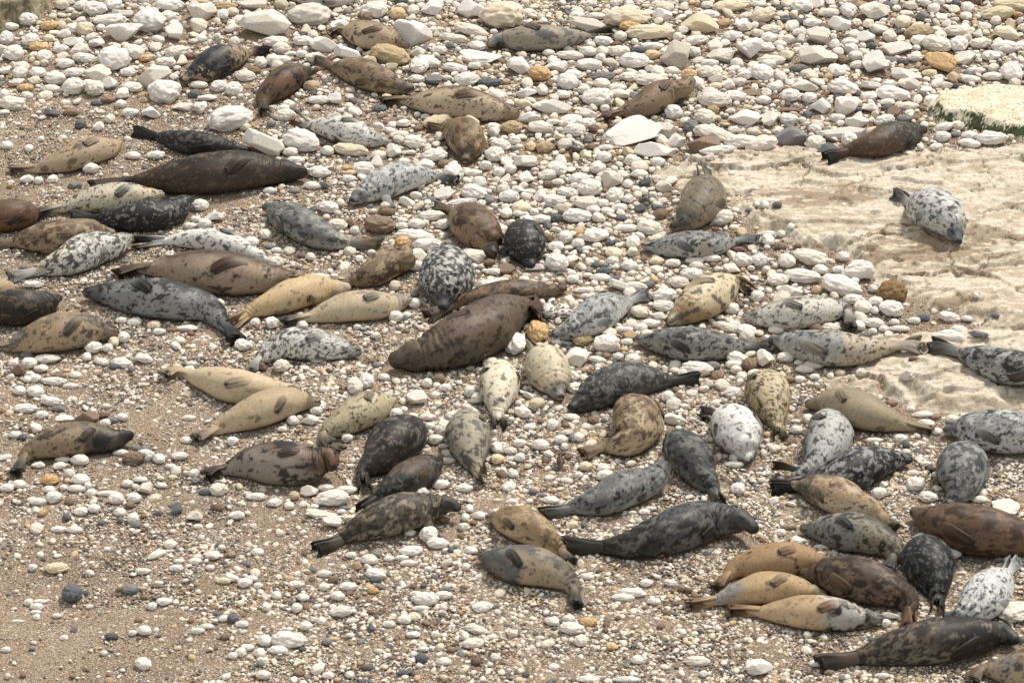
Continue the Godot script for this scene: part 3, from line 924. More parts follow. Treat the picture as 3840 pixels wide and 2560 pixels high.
func lay_loose() -> void:
	var mesh_for := {}
	for key in loose:
		var part: PackedStringArray = key.split(" ")
		var lvl: int = {"cobble": 3, "pebble": 2, "grit": 1}[part[0]]
		var mesh := stone_mesh(lvl, 0.075 if part[1] == "r" else 0.06, 0 if part[1] == "r" else 8, 0.003 if lvl > 1 else 0.0)
		var mm := MultiMesh.new()
		mm.transform_format = MultiMesh.TRANSFORM_3D
		mm.use_colors = true
		mm.mesh = mesh
		var list: Array = loose[key][0]
		mm.instance_count = list.size()
		for k in list.size():
			mm.set_instance_transform(k, list[k])
			mm.set_instance_color(k, loose[key][1][k])
		var o := MultiMeshInstance3D.new()
		o.name = numbered({"cobble": "cobbles", "pebble": "pebbles", "grit": "gravel"}[part[0]])
		o.multimesh = mm
		o.material_override = loose_mat
		add_child(o, true)
		tag(o, {"cobble": "small white and grey cobbles strewn over the whole beach", "pebble": "pebbles of mixed colours between the larger stones", "grit": "coarse gravel grains over the sand"}[part[0]], {"cobble": "cobbles", "pebble": "pebbles", "grit": "gravel"}[part[0]], "", "stuff")

var loose_mat: StandardMaterial3D

# a turnstone: plump body, head, bill, folded tail and two legs
func turnstone(label: String, x: float, z: float, turn: float) -> void:
	var root := Node3D.new()
	root.name = numbered("turnstone")
	add_child(root)
	root.position = Vector3(x, surface_y(x, z), z)
	root.rotation_degrees.y = turn
	root.scale = Vector3.ONE * 0.9
	tag(root, label, "bird")
	var v := PackedVector3Array()
	var c := PackedColorArray()
	var idx := PackedInt32Array()
	# along x from tail to forehead: x, y, half height, half width
	var st := [[-0.125, 0.100, 0.004, 0.012], [-0.10, 0.103, 0.012, 0.022], [-0.07, 0.105, 0.028, 0.034], [-0.03, 0.103, 0.044, 0.047], [0.01, 0.104, 0.050, 0.052], [0.04, 0.112, 0.045, 0.046], [0.062, 0.126, 0.034, 0.034], [0.075, 0.142, 0.027, 0.026], [0.092, 0.150, 0.026, 0.025], [0.108, 0.149, 0.018, 0.017], [0.116, 0.147, 0.004, 0.004]]
	var seg := 20
	for s in st:
		for j in seg:
			var a := TAU * j / seg
			v.append(Vector3(s[0], s[1] + cos(a) * s[2], sin(a) * s[3]))
			var n := n_fine.get_noise_3dv(Vector3(s[0], cos(a) * 0.05, sin(a) * 0.05) * 60.0)
			var back := srgb(92, 68, 50).lerp(srgb(48, 40, 34), smoothstep(-0.1, 0.25, n))
			var belly := srgb(226, 222, 212)
			var bib := srgb(58, 48, 42)
			var col := back.lerp(belly, smoothstep(-0.35, -0.6, cos(a)))
			if s[0] > 0.03 and cos(a) < -0.2: col = bib.lerp(belly, smoothstep(0.08, 0.1, s[0]))
			c.append(col)
	skin(v, idx, 0, st.size(), seg)
	place("body", mesh_of(v, idx, c), fur_mat, root)
	var bill := CylinderMesh.new()
	bill.top_radius = 0.0012
	bill.bottom_radius = 0.006
	bill.height = 0.026
	bill.radial_segments = 8
	var bm := place("bill", bill, eye_mat, root)
	bm.position = Vector3(0.126, 0.146, 0)
	bm.rotation_degrees.z = -94
	var orange := StandardMaterial3D.new()
	orange.albedo_color = Color(0.80, 0.36, 0.12)
	orange.roughness = 0.6
	for side in [-1.0, 1.0]:
		var lv := PackedVector3Array()
		var li := PackedInt32Array()
		var knots := [Vector3(0.0, 0.07, 0.018 * side), Vector3(-0.012, 0.036, 0.02 * side), Vector3(0.004, 0.004, 0.022 * side), Vector3(0.034, 0.002, 0.024 * side)]
		for p in knots.size():
			for j in 6:
				var a := TAU * j / 6
				var w := 0.0036 if p < 3 else 0.0022
				lv.append(knots[p] + (Vector3(cos(a) * w, 0, sin(a) * w) if p < 2 else Vector3(0, cos(a) * w, sin(a) * w * 2.0)))
		skin(lv, li, 0, knots.size(), 6)
		place("leg", mesh_of(lv, li), orange, root)
		var e := SphereMesh.new()
		e.radius = 0.0035
		e.height = 0.007
		e.radial_segments = 10
		e.rings = 5
		place("eye", e, eye_mat, root).position = Vector3(0.098, 0.153, 0.022 * side)

# a block of rock that rises steeply from the beach: outline, height over it, colour
func block_mesh(outline: PackedVector2Array, step: float, height: Callable, colour: Callable) -> ArrayMesh:
	var x0 := 1e9
	var x1 := -1e9
	var z0 := 1e9
	var z1 := -1e9
	for p in outline:
		x0 = minf(x0, p.x)
		x1 = maxf(x1, p.x)
		z0 = minf(z0, p.y)
		z1 = maxf(z1, p.y)
	return bed_quad(x0 - 0.1, x1 + 0.1, z0 - 0.1, z1 + 0.1, step, height, colour, -0.09)

func block_edge(outline: PackedVector2Array, x: float, z: float, rough: float) -> float:
	return edge_distance(Vector2(x + rough * n_low.get_noise_2d(x * 11.0, z * 11.0), z + rough * n_low.get_noise_2d(x * 11.0 + 31.0, z * 11.0)), outline)

# the big flat boulder at the upper right with green weed along its near edge
func mossy_slab(label: String, outline: PackedVector2Array, h: float) -> void:
	var mid := Vector2.ZERO
	for p in outline: mid += p / outline.size()
	var rise := func(x: float, z: float) -> float:
		var d := block_edge(outline, x, z, 0.06)
		var top := h * (1.0 - 0.10 * (z - mid.y)) + 0.05 * n_low.get_noise_2d(x * 6.0, z * 6.0) + 0.008 * n_mid.get_noise_2d(x * 12.0, z * 14.0)
		top -= 0.010 * smoothstep(0.22, 0.42, n_fine.get_noise_2d(x * 11.0, z * 14.0))
		var lip := 0.50 * smoothstep(-0.13, 0.0, d) + 0.36 * smoothstep(-0.02, 0.09, d) + 0.14 * smoothstep(0.05, 0.28, d)
		return top * lip - 0.1 * (1.0 - smoothstep(-0.12, -0.06, d))
	var paint := func(x: float, y: float, z: float) -> Color:
		var f := n_fine.get_noise_3d(x * 26.0, y * 26.0, z * 26.0)
		var m := n_mid.get_noise_3d(x * 8.0, y * 12.0, z * 8.0)
		var col := srgb(204, 196, 174).lerp(srgb(190, 180, 152), smoothstep(0.0, 0.3, m))
		col = col.lerp(srgb(104, 96, 70), 0.7 * smoothstep(0.30, 0.40, f))
		var d := block_edge(outline, x, z, 0.06)
		var near := smoothstep(mid.y - 0.15, mid.y + 0.15, z + 0.5 * m - 0.3 * minf(0.0, x - mid.x + 0.5))
		var weed := near * smoothstep(0.16, 0.02, d) * smoothstep(-0.12, -0.05, d) + 1.0 * m + 0.6 * f
		col = col.lerp(srgb(62, 74, 34).lerp(srgb(40, 48, 24), smoothstep(-0.1, 0.2, f)), smoothstep(0.80, 0.92, weed))
		col.a = 1.0
		return col
	var mat := StandardMaterial3D.new()
	mat.resource_name = "weedy_chalk"
	mat.vertex_color_use_as_albedo = true
	mat.albedo_texture = tex_chalk
	mat.normal_enabled = true
	mat.normal_texture = tex_stone_n
	mat.normal_scale = 0.6
	mat.uv1_triplanar = true
	mat.uv1_scale = Vector3.ONE * 2.0
	mat.roughness = 0.85
	tag(place("mossy_boulder", block_mesh(outline, 0.018, rise, paint), mat), label, "boulder")
	fill_outline(outline)

func fill_outline(outline: PackedVector2Array) -> void:
	for i in 60:
		for j in 60:
			var p := outline[0] + Vector2((i - 30) * 0.12, (j - 30) * 0.12)
			if Geometry2D.is_point_in_polygon(p, outline): occupy(p.x, p.y, 0.11)

# the foot of the cliff in the upper left corner: bedded, weathered rock
func outcrop(label: String, outline: PackedVector2Array, h: float) -> void:
	var rise := func(x: float, z: float) -> float:
		var d := block_edge(outline, x, z, 0.16)
		var up := h * smoothstep(-0.02, 0.4, d) + 0.16 * n_low.get_noise_2d(x * 7.0, z * 7.0)
		var bed := up / 0.11
		var stepped := 0.11 * (floorf(bed) + smoothstep(0.55, 1.0, bed - floorf(bed)))
		return stepped * smoothstep(-0.04, 0.06, d) + 0.03 * n_mid.get_noise_2d(x * 14.0, z * 14.0) - 0.15 * (1.0 - smoothstep(-0.08, 0.02, d))
	var paint := func(x: float, y: float, z: float) -> Color:
		var f := n_fine.get_noise_2d(x * 20.0, z * 20.0 + y * 30.0)
		var m := n_mid.get_noise_2d(x * 6.0, z * 6.0 + y * 20.0)
		var col := srgb(150, 140, 118).lerp(srgb(112, 102, 80), smoothstep(-0.15, 0.2, m))
		col = col.lerp(srgb(86, 84, 56), 0.7 * smoothstep(0.12, 0.3, f + 0.4 * m))
		col.a = 1.0
		return col
	var mat := StandardMaterial3D.new()
	mat.resource_name = "weathered_rock"
	mat.vertex_color_use_as_albedo = true
	mat.albedo_texture = tex_stone
	mat.normal_enabled = true
	mat.normal_texture = tex_stone_n
	mat.uv1_triplanar = true
	mat.uv1_scale = Vector3.ONE * 2.0
	mat.roughness = 0.95
	tag(place("rock_outcrop", block_mesh(outline, 0.02, rise, paint), mat), label, "rock")
	fill_outline(outline)


# ---------------------------------------------------------------- everything
func _ready() -> void:
	var cam := Camera3D.new()
	cam.name = "camera"
	add_child(cam)
	cam.fov = 9.4
	cam.near = 1.0
	cam.far = 400.0
	cam.position = Vector3(0, 24.580, 44.343)
	cam.rotation_degrees = Vector3(-29.0, 0, 0)
	cam.current = true

	var sky_m := ProceduralSkyMaterial.new()
	sky_m.sky_top_color = Color(0.80, 0.80, 0.80)
	sky_m.sky_horizon_color = Color(0.83, 0.825, 0.81)
	sky_m.ground_horizon_color = Color(0.60, 0.56, 0.50)
	sky_m.ground_bottom_color = Color(0.42, 0.38, 0.33)
	sky_m.sky_curve = 0.2
	sky_m.sun_angle_max = 0.0
	var sky := Sky.new()
	sky.sky_material = sky_m
	var env := Environment.new()
	env.background_mode = Environment.BG_SKY
	env.sky = sky
	env.background_energy_multiplier = 0.44
	env.tonemap_mode = Environment.TONE_MAPPER_LINEAR
	env.tonemap_exposure = 3.2
	env.sdfgi_enabled = true
	env.ssao_enabled = true
	env.ssil_enabled = true
	var we := WorldEnvironment.new()
	we.name = "world_environment"
	we.environment = env
	add_child(we)

	var sun := DirectionalLight3D.new()
	sun.name = "sun"
	sun.light_color = Color(1.0, 0.97, 0.93)
	sun.light_energy = 0.5
	sun.light_angular_distance = 10.0
	sun.shadow_enabled = true
	add_child(sun)
	sun.look_at_from_position(Vector3(5, 12, -6.5), Vector3.ZERO, Vector3.UP)

	rng.seed = 20417
	n_low.seed = 3
	n_low.frequency = 0.16
	n_low.fractal_octaves = 2
	n_mid.seed = 9
	n_mid.frequency = 0.42
	n_mid.fractal_octaves = 3
	n_fine.seed = 21
	n_fine.frequency = 0.9
	n_fine.fractal_octaves = 2
	n_cell.seed = 5
	n_cell.noise_type = FastNoiseLite.TYPE_CELLULAR
	n_cell.frequency = 0.75
	n_cell.cellular_return_type = FastNoiseLite.RETURN_CELL_VALUE
	n_cell.fractal_type = FastNoiseLite.FRACTAL_NONE
	n_cell2.seed = 5
	n_cell2.noise_type = FastNoiseLite.TYPE_CELLULAR
	n_cell2.frequency = 0.75
	n_cell2.cellular_return_type = FastNoiseLite.RETURN_DISTANCE2_SUB
	n_cell2.fractal_type = FastNoiseLite.FRACTAL_NONE

	tex_chalk = noise_texture(0.02, 5, [[0.0, grey(0.74)], [0.22, grey(0.86)], [0.42, grey(0.97)], [0.7, grey(1.0)], [1.0, grey(0.92)]], 512, FastNoiseLite.TYPE_SIMPLEX_SMOOTH, 4)
	tex_stone = noise_texture(0.025, 4, [[0.0, grey(0.66)], [0.45, grey(0.92)], [0.6, grey(1.0)], [1.0, grey(0.86)]], 512, FastNoiseLite.TYPE_SIMPLEX_SMOOTH, 5)
	tex_pitted = noise_texture(0.06, 3, [[0.0, Color(0.16, 0.12, 0.09)], [0.36, Color(0.3, 0.24, 0.18)], [0.44, Color(0.92, 0.9, 0.86)], [1.0, Color(1, 1, 1)]], 512, FastNoiseLite.TYPE_SIMPLEX_SMOOTH, 6)
	tex_ochre = noise_texture(0.012, 4, [[0.0, Color(0.74, 0.62, 0.48)], [0.4, Color(0.92, 0.85, 0.75)], [0.6, Color(1, 1, 1)], [1.0, Color(0.88, 0.82, 0.7)]], 512, FastNoiseLite.TYPE_SIMPLEX_SMOOTH, 7)
	tex_stone_n = noise_texture(0.03, 5, [], 512, FastNoiseLite.TYPE_SIMPLEX_SMOOTH, 8, true, 5.0)
	var fur_n := noise_texture(0.05, 4, [], 512, FastNoiseLite.TYPE_SIMPLEX_SMOOTH, 11, true, 2.5)
	var fur_t := noise_texture(0.07, 4, [[0.0, grey(0.72)], [0.5, grey(0.98)], [1.0, grey(1.0)]], 512, FastNoiseLite.TYPE_SIMPLEX_SMOOTH, 12)

	fur_mat = StandardMaterial3D.new()
	fur_mat.resource_name = "seal_fur"
	fur_mat.vertex_color_use_as_albedo = true
	fur_mat.albedo_texture = fur_t
	fur_mat.normal_enabled = true
	fur_mat.normal_texture = fur_n
	fur_mat.normal_scale = 0.85
	fur_mat.uv1_triplanar = true
	fur_mat.uv1_scale = Vector3(3.0, 3.0, 3.0)
	fur_mat.roughness = 0.52
	fur_mat.metallic_specular = 0.33
	eye_mat = StandardMaterial3D.new()
	eye_mat.resource_name = "eye"
	eye_mat.albedo_color = Color(0.07, 0.055, 0.05)
	eye_mat.roughness = 0.15
	skin_mat = StandardMaterial3D.new()
	skin_mat.resource_name = "whisker"
	skin_mat.albedo_color = Color(0.66, 0.58, 0.46)
	loose_mat = StandardMaterial3D.new()
	loose_mat.resource_name = "pebble"
	loose_mat.vertex_color_use_as_albedo = true
	loose_mat.albedo_texture = tex_chalk
	loose_mat.uv1_triplanar = true
	loose_mat.uv1_world_triplanar = true
	loose_mat.uv1_scale = Vector3.ONE * 3.1
	loose_mat.normal_enabled = true
	loose_mat.normal_texture = tex_stone_n
	loose_mat.normal_scale = 0.15
	loose_mat.roughness = 0.85
	loose_mat.metallic_specular = 0.3

	# bedrock outlines, metres
	rock_outlines.append(PackedVector2Array([Vector2(1.89, -4.57), Vector2(2.21, -4.90), Vector2(2.68, -5.12), Vector2(3.27, -5.29), Vector2(4.21, -5.38), Vector2(5.08, -5.45), Vector2(6.84, -5.42), Vector2(8.27, -5.38), Vector2(7.61, -0.26), Vector2(6.28, -0.21), Vector2(5.70, -0.46), Vector2(5.24, -0.69), Vector2(4.78, -0.99), Vector2(4.60, -1.39), Vector2(4.33, -1.91), Vector2(4.17, -2.27), Vector2(3.46, -2.54), Vector2(3.04, -3.02), Vector2(2.78, -3.39), Vector2(2.64, -4.01), Vector2(2.19, -4.22)]))
	rock_outlines.append(PackedVector2Array([Vector2(3.57, 1.03), Vector2(4.12, 0.69), Vector2(4.39, -0.07), Vector2(5.14, -0.21), Vector2(6.33, -0.71), Vector2(7.66, -0.71), Vector2(7.33, 1.87), Vector2(6.08, 1.64), Vector2(5.43, 1.85), Vector2(4.83, 1.61), Vector2(4.23, 1.24)]))

	var beach_m := StandardMaterial3D.new()
	beach_m.resource_name = "gravelly_sand"
	beach_m.vertex_color_use_as_albedo = true
	beach_m.albedo_texture = gravel_texture()
	beach_m.uv1_scale = Vector3(0.42, 0.42, 0.42)
	beach_m.roughness = 0.95
	beach_m.metallic_specular = 0.25
	beach_m.normal_enabled = true
	beach_m.normal_texture = noise_texture(0.2, 2, [], 512, FastNoiseLite.TYPE_SIMPLEX_SMOOTH, 31, true, 6.0)
	var beach := place("beach_ground", bed_quad(-60, 60, -70, 40, 0.5, ground_y, func(x, _y, z):
		var t := 0.94 + 0.24 * n_low.get_noise_2d(x * 4.0, z * 4.0)
		return Color(t, t * 0.985, t * 0.96)), beach_m)
	tag(beach, "brown gravelly sand of the beach", "ground", "", "structure")

	var slab_m := StandardMaterial3D.new()
	slab_m.resource_name = "chalk_bedrock"
	slab_m.vertex_color_use_as_albedo = true
	slab_m.albedo_texture = tex_chalk
	slab_m.uv1_scale = Vector3(1.3, 1.3, 1.3)
	slab_m.normal_enabled = true
	slab_m.normal_texture = tex_stone_n
	slab_m.normal_scale = 0.8
	slab_m.roughness = 0.85
	var rock_col := func(x, y, z):
		var a := n_low.get_noise_2d(x * 4.0 + 12.0, z * 8.0)
		var b := n_mid.get_noise_2d(x * 7.0, z * 16.0)
		var f := n_fine.get_noise_2d(x * 14.0, z * 26.0)
		var col := srgb(186, 176, 160).lerp(srgb(174, 161, 142), smoothstep(-0.2, 0.3, a))
		col = col.lerp(srgb(156, 143, 124), 0.75 * smoothstep(0.05, 0.35, b + 0.5 * a))
		col = col.lerp(srgb(202, 193, 178), 0.6 * smoothstep(0.1, 0.4, -b + 0.2 * f))
		col = col.lerp(srgb(150, 144, 116), 0.5 * smoothstep(0.34, 0.5, f - 0.4 * a))
		var w := joint_at(x, z)
		var vein := n_cell2.get_noise_2d(w.x, w.y)                     # clay and rust caught in the joints
		col = col.lerp(srgb(122, 98, 74), 0.75 * smoothstep(-0.968, -0.988, vein) * smoothstep(-0.25, 0.1, f + a))
		# wet sand lying in the hollow in front of the pale seal
		var wet := 0.0
		for q in [[5.14, -2.09, 0.83, 0.25], [5.50, -2.39, 0.39, 0.30], [4.10, -3.79, 0.68, 0.16], [6.02, -2.63, 0.50, 0.18], [5.60, -1.74, 0.49, 0.11], [5.46, -0.83, 0.38, 0.13], [3.69, -3.54, 0.34, 0.19]]:
			var e := Vector2((x - q[0]) / q[2], (z - q[1]) / q[3])
			wet = maxf(wet, smoothstep(1.15, 0.85, e.length() + 1.3 * n_mid.get_noise_2d(x * 4.0, z * 9.0) + 0.5 * f))
		col = col.lerp(srgb(132, 115, 94), 0.85 * wet)
		col.a = 1.0
		return col
	var slab := place("rock_slab", bed_quad(1.2, 10.5, -7.5, 3.5, 0.02, rock_y, rock_col, -0.115), slab_m)
	tag(slab, "cream chalk bedrock, cracked and ledged, at the right", "rock", "", "structure")

	map_rock()
	for k in 12: round_shapes.append(stone_mesh(4, 0.085, 0, 0.002))
	for k in 12: block_shapes.append(stone_mesh(4, 0.09, 10, 0.004))
	for k in 5: flat_shapes.append(stone_mesh(4, 0.12, 6, 0.003))

	make_coats()
	seal("seal with dark grey front and tan hindquarters among white stones, upper left", "tan_darkfront", 0.220, 10, PackedVector2Array([Vector2(-3.42, -8.25), Vector2(-3.65, -8.27), Vector2(-3.96, -7.87), Vector2(-4.29, -7.50), Vector2(-4.57, -7.26)]))
	seal("tan seal on its side with a dark brown face beside the large pitted stone", "tan_darkhead", 0.216, 80, PackedVector2Array([Vector2(-2.59, -8.80), Vector2(-2.38, -8.87), Vector2(-1.98, -8.49), Vector2(-1.65, -8.44), Vector2(-1.43, -8.37)]), {"curl": 1})
	seal("pale grey seal cut off by the top edge of the view", "pale", 0.116, 40, PackedVector2Array([Vector2(-3.40, -10.01), Vector2(-3.09, -10.01), Vector2(-2.74, -9.86), Vector2(-2.43, -9.93), Vector2(-2.21, -10.04)]))
	seal("grey-beige seal on its back with one flipper over its face", "greybeige", 0.198, 125, PackedVector2Array([Vector2(1.40, -8.80), Vector2(1.06, -8.75), Vector2(0.63, -8.48), Vector2(0.18, -8.45), Vector2(-0.13, -8.55), Vector2(-0.35, -8.40)]), {"drape": 1})
	seal("light brown seal with a dark face patch, hind flippers on a stone at upper left", "brown_light", 0.212, 25, PackedVector2Array([Vector2(-2.71, -7.91), Vector2(-2.53, -7.79), Vector2(-2.13, -7.34), Vector2(-1.70, -7.02), Vector2(-1.33, -6.94)]))
	seal("dark grey and rust seal seen from behind, hind flippers towards the viewer", "darkrust", 0.205, 40, PackedVector2Array([Vector2(-3.36, -6.28), Vector2(-3.38, -6.69), Vector2(-3.19, -6.95), Vector2(-2.92, -7.37), Vector2(-2.71, -7.51)]))
	seal("large tan seal showing its belly, both fore flippers visible, face at lower right", "tan_spotback", 0.244, 85, PackedVector2Array([Vector2(-1.76, -6.60), Vector2(-1.46, -6.63), Vector2(-1.04, -6.41), Vector2(-0.56, -6.26), Vector2(-0.15, -6.20), Vector2(0.11, -6.12)]))
	seal("tan seal with head raised up and away and hind flippers curled by a flat boulder", "tan_brown", 0.204, 85, PackedVector2Array([Vector2(1.19, -6.06), Vector2(1.37, -6.24), Vector2(1.73, -6.35), Vector2(2.10, -6.69), Vector2(2.32, -6.74), Vector2(2.49, -6.96)]), {"lift": 0.12, "curl": 1})
	seal("white seal with grey spots, orange-stained hind flippers spread apart", "white_spot", 0.189, 110, PackedVector2Array([Vector2(-2.96, -6.06), Vector2(-2.70, -5.91), Vector2(-2.30, -5.58), Vector2(-1.95, -5.47), Vector2(-1.64, -5.43)]), {"spread": 0.1})
	seal("tan seal facing the viewer with a dark grey forehead, tail behind at upper left", "tan_greyhead", 0.235, 10, PackedVector2Array([Vector2(-1.11, -5.85), Vector2(-0.90, -5.78), Vector2(-0.67, -5.44), Vector2(-0.59, -5.09), Vector2(-0.62, -4.75)]))
	seal("black seal with small grey flecks lying behind the big dark brown bull", "black", 0.171, 20, PackedVector2Array([Vector2(-5.04, -5.69), Vector2(-4.75, -5.52), Vector2(-4.32, -5.19), Vector2(-3.85, -5.07), Vector2(-3.46, -5.05)]))
	seal("tan seal with a dark ring-shaped scar on its belly, alone at the left", "tan", 0.199, 85, PackedVector2Array([Vector2(-6.62, -4.62), Vector2(-6.32, -4.62), Vector2(-5.94, -4.65), Vector2(-5.59, -4.87), Vector2(-5.36, -5.07), Vector2(-5.21, -5.32)]), {"marks": [[0.45, 70, 0.05, false], [0.43, 95, 0.035, false], [0.5, 130, 0.03, false], [0.28, 80, 0.05, false]]})
	seal("very large dark brown bull seal, paler belly, one brown fore flipper forward", "bull_dark", 0.287, 75, PackedVector2Array([Vector2(-5.48, -4.06), Vector2(-5.10, -4.17), Vector2(-4.53, -4.11), Vector2(-3.95, -4.10), Vector2(-3.51, -4.20), Vector2(-3.06, -4.30), Vector2(-2.67, -4.27)]), {"big": 1})
	seal("cream seal with yellow tint and black spots lying behind a black seal", "yellow_spot", 0.195, 80, PackedVector2Array([Vector2(-6.13, -3.29), Vector2(-5.89, -3.42), Vector2(-5.49, -3.48), Vector2(-5.11, -3.59), Vector2(-4.78, -3.74), Vector2(-4.52, -3.84)]))
	seal("black seal with white flecks, whiskered snout tipped up at the right", "black_fleck", 0.210, 30, PackedVector2Array([Vector2(-5.67, -3.22), Vector2(-5.39, -3.18), Vector2(-4.95, -3.04), Vector2(-4.62, -3.11), Vector2(-4.35, -3.25), Vector2(-4.14, -3.54)]), {"lift": 0.08, "whisk": 1})
	seal("rust-brown seal cut off by the left edge, dark whiskered snout pointing right", "rust", 0.221, 40, PackedVector2Array([Vector2(-7.20, -3.13), Vector2(-6.93, -3.18), Vector2(-6.57, -3.04), Vector2(-6.30, -3.13), Vector2(-6.07, -3.37)]), {"whisk": 1})
	seal("tan seal with brown blotched back lying behind a black and white spotted seal", "tan_blotch", 0.240, 15, PackedVector2Array([Vector2(-6.62, -2.35), Vector2(-6.40, -2.46), Vector2(-6.01, -2.41), Vector2(-5.62, -2.43), Vector2(-5.34, -2.64), Vector2(-5.05, -2.70)]))
	seal("white seal with bold black speckles, whiskered head lifted at the right", "white_black", 0.233, 35, PackedVector2Array([Vector2(-6.30, -1.56), Vector2(-5.99, -1.69), Vector2(-5.61, -1.78), Vector2(-5.29, -2.10), Vector2(-5.04, -2.25), Vector2(-4.83, -2.49)]), {"lift": 0.06, "whisk": 1})
	seal("white and grey mottled seal on its back behind the large brown cow", "white_grey", 0.158, 130, PackedVector2Array([Vector2(-4.79, -2.46), Vector2(-4.47, -2.53), Vector2(-4.08, -2.47), Vector2(-3.68, -2.37), Vector2(-3.34, -2.22), Vector2(-3.05, -2.01)]))
	seal("large brown seal lying on its side with pale belly, snout against two tan seals", "brown_belly", 0.290, 80, PackedVector2Array([Vector2(-4.94, -1.60), Vector2(-4.60, -1.73), Vector2(-4.06, -1.50), Vector2(-3.56, -1.37), Vector2(-3.13, -1.35), Vector2(-2.69, -1.40)]), {"big": 1})
	seal("slate grey seal belly out with black snout left and black hind flippers bent down", "slate", 0.255, 85, PackedVector2Array([Vector2(-3.35, 0.11), Vector2(-3.59, -0.40), Vector2(-3.80, -0.63), Vector2(-4.17, -0.67), Vector2(-4.61, -0.81), Vector2(-5.00, -0.96), Vector2(-5.34, -1.03)]))
	seal("tan rounded back of a seal cut off by the left edge", "tan", 0.160, 10, PackedVector2Array([Vector2(-7.03, -1.16), Vector2(-6.64, -1.10), Vector2(-6.37, -1.16), Vector2(-6.22, -1.26), Vector2(-6.13, -1.28)]))
	seal("dark brown and black seal at the left edge above a tan mottled one", "brown_black", 0.233, 20, PackedVector2Array([Vector2(-6.94, -0.45), Vector2(-6.57, -0.54), Vector2(-6.14, -0.53), Vector2(-5.83, -0.65), Vector2(-5.59, -0.92)]), {"lift": 0.05})
	seal("tan seal with black-mottled neck at the left edge, grey fore flipper folded on top", "tan_darkneck", 0.246, 75, PackedVector2Array([Vector2(-6.43, 0.26), Vector2(-6.12, 0.17), Vector2(-5.75, 0.14), Vector2(-5.39, 0.05), Vector2(-5.05, -0.05), Vector2(-4.79, -0.01)]))
	seal("ochre tan seal on its back, pale head resting on its neighbour's hind flippers", "ochre_patch", 0.208, 140, PackedVector2Array([Vector2(-3.47, -0.28), Vector2(-3.25, -0.58), Vector2(-2.94, -0.72), Vector2(-2.57, -0.99), Vector2(-2.31, -1.16), Vector2(-2.01, -1.27)]))
	seal("tan and pale grey seal on its side, streaked grey hind flippers at lower left", "tan_grey", 0.201, 80, PackedVector2Array([Vector2(-2.79, -0.31), Vector2(-2.50, -0.48), Vector2(-2.12, -0.58), Vector2(-1.75, -0.69), Vector2(-1.46, -0.83), Vector2(-1.23, -0.95)]))
	seal("brown-backed tan seal turned away, its head a pale knob at upper right", "tan_blotch", 0.205, 10, PackedVector2Array([Vector2(-2.28, -1.41), Vector2(-2.04, -1.46), Vector2(-1.73, -1.54), Vector2(-1.51, -1.83), Vector2(-1.37, -1.83), Vector2(-1.31, -2.08)]), {"lift": 0.14})
	seal("grey seal with dark flecks, head at upper left and thin tail flippers at right", "grey_fleck", 0.220, 20, PackedVector2Array([Vector2(-1.68, -2.45), Vector2(-2.02, -2.47), Vector2(-2.41, -2.52), Vector2(-2.82, -2.92), Vector2(-3.08, -3.30), Vector2(-3.23, -3.40)]))
	seal("light grey seal with small dark spots, bowed head at lower left, flipper planted", "lightgrey_spot", 0.212, 15, PackedVector2Array([Vector2(-0.74, -4.21), Vector2(-1.01, -4.39), Vector2(-1.40, -4.11), Vector2(-1.72, -3.90), Vector2(-1.94, -3.71), Vector2(-2.09, -3.50)]), {"splay": 1})
	seal("brown seal on its side facing the viewer with a dark wrinkled face", "brown_face", 0.264, 60, PackedVector2Array([Vector2(-0.99, -3.44), Vector2(-0.76, -3.32), Vector2(-0.49, -2.77), Vector2(-0.34, -2.45), Vector2(-0.22, -2.11)]))
	seal("small black seal lying on its back facing the viewer, whiskers showing", "black_fleck", 0.240, 160, PackedVector2Array([Vector2(0.10, -3.05), Vector2(0.13, -2.79), Vector2(0.17, -2.26), Vector2(0.22, -1.98), Vector2(0.26, -1.83)]), {"whisk": 1})
	seal("tan-grey seal with dark head at the tip of the rock slab, tail away", "tan_greyhead2", 0.266, 30, PackedVector2Array([Vector2(2.50, -4.49), Vector2(2.54, -3.98), Vector2(2.45, -3.33), Vector2(2.22, -2.90), Vector2(2.01, -2.83)]))
	seal("silver grey seal with black spots beside the slab-edge tan seal, head at left", "grey_blackspot", 0.185, 50, PackedVector2Array([Vector2(3.13, -2.52), Vector2(2.85, -2.51), Vector2(2.51, -2.30), Vector2(2.12, -2.28), Vector2(1.85, -2.32), Vector2(1.64, -2.36)]))
	seal("dark seal with rusty brown rear lying on the rock slab", "dark_rustrear", 0.217, 10, PackedVector2Array([Vector2(4.13, -4.62), Vector2(4.46, -4.84), Vector2(4.80, -4.90), Vector2(5.18, -5.30), Vector2(5.43, -5.57), Vector2(5.57, -5.62)]))
	seal("white dark-spotted seal with grey face towards the viewer, alone on the slab", "white_greyhead", 0.287, 20, PackedVector2Array([Vector2(4.98, -3.68), Vector2(5.17, -3.50), Vector2(5.40, -2.89), Vector2(5.57, -2.54), Vector2(5.66, -2.21)]), {"eyes": 1})
	seal("black and grey speckled seal facing the viewer, smooth grey head low in front", "speckle", 0.311, 5, PackedVector2Array([Vector2(-0.84, -2.30), Vector2(-0.82, -2.03), Vector2(-0.81, -1.29), Vector2(-0.83, -0.88), Vector2(-0.87, -0.63)]))
	seal("brown spotted seal partly hidden behind the brown bull with curled flippers", "brown_spot", 0.170, 30, PackedVector2Array([Vector2(-1.05, -0.57), Vector2(-0.73, -0.80), Vector2(-0.36, -0.89), Vector2(0.08, -1.04), Vector2(0.40, -1.13), Vector2(0.69, -1.25)]))
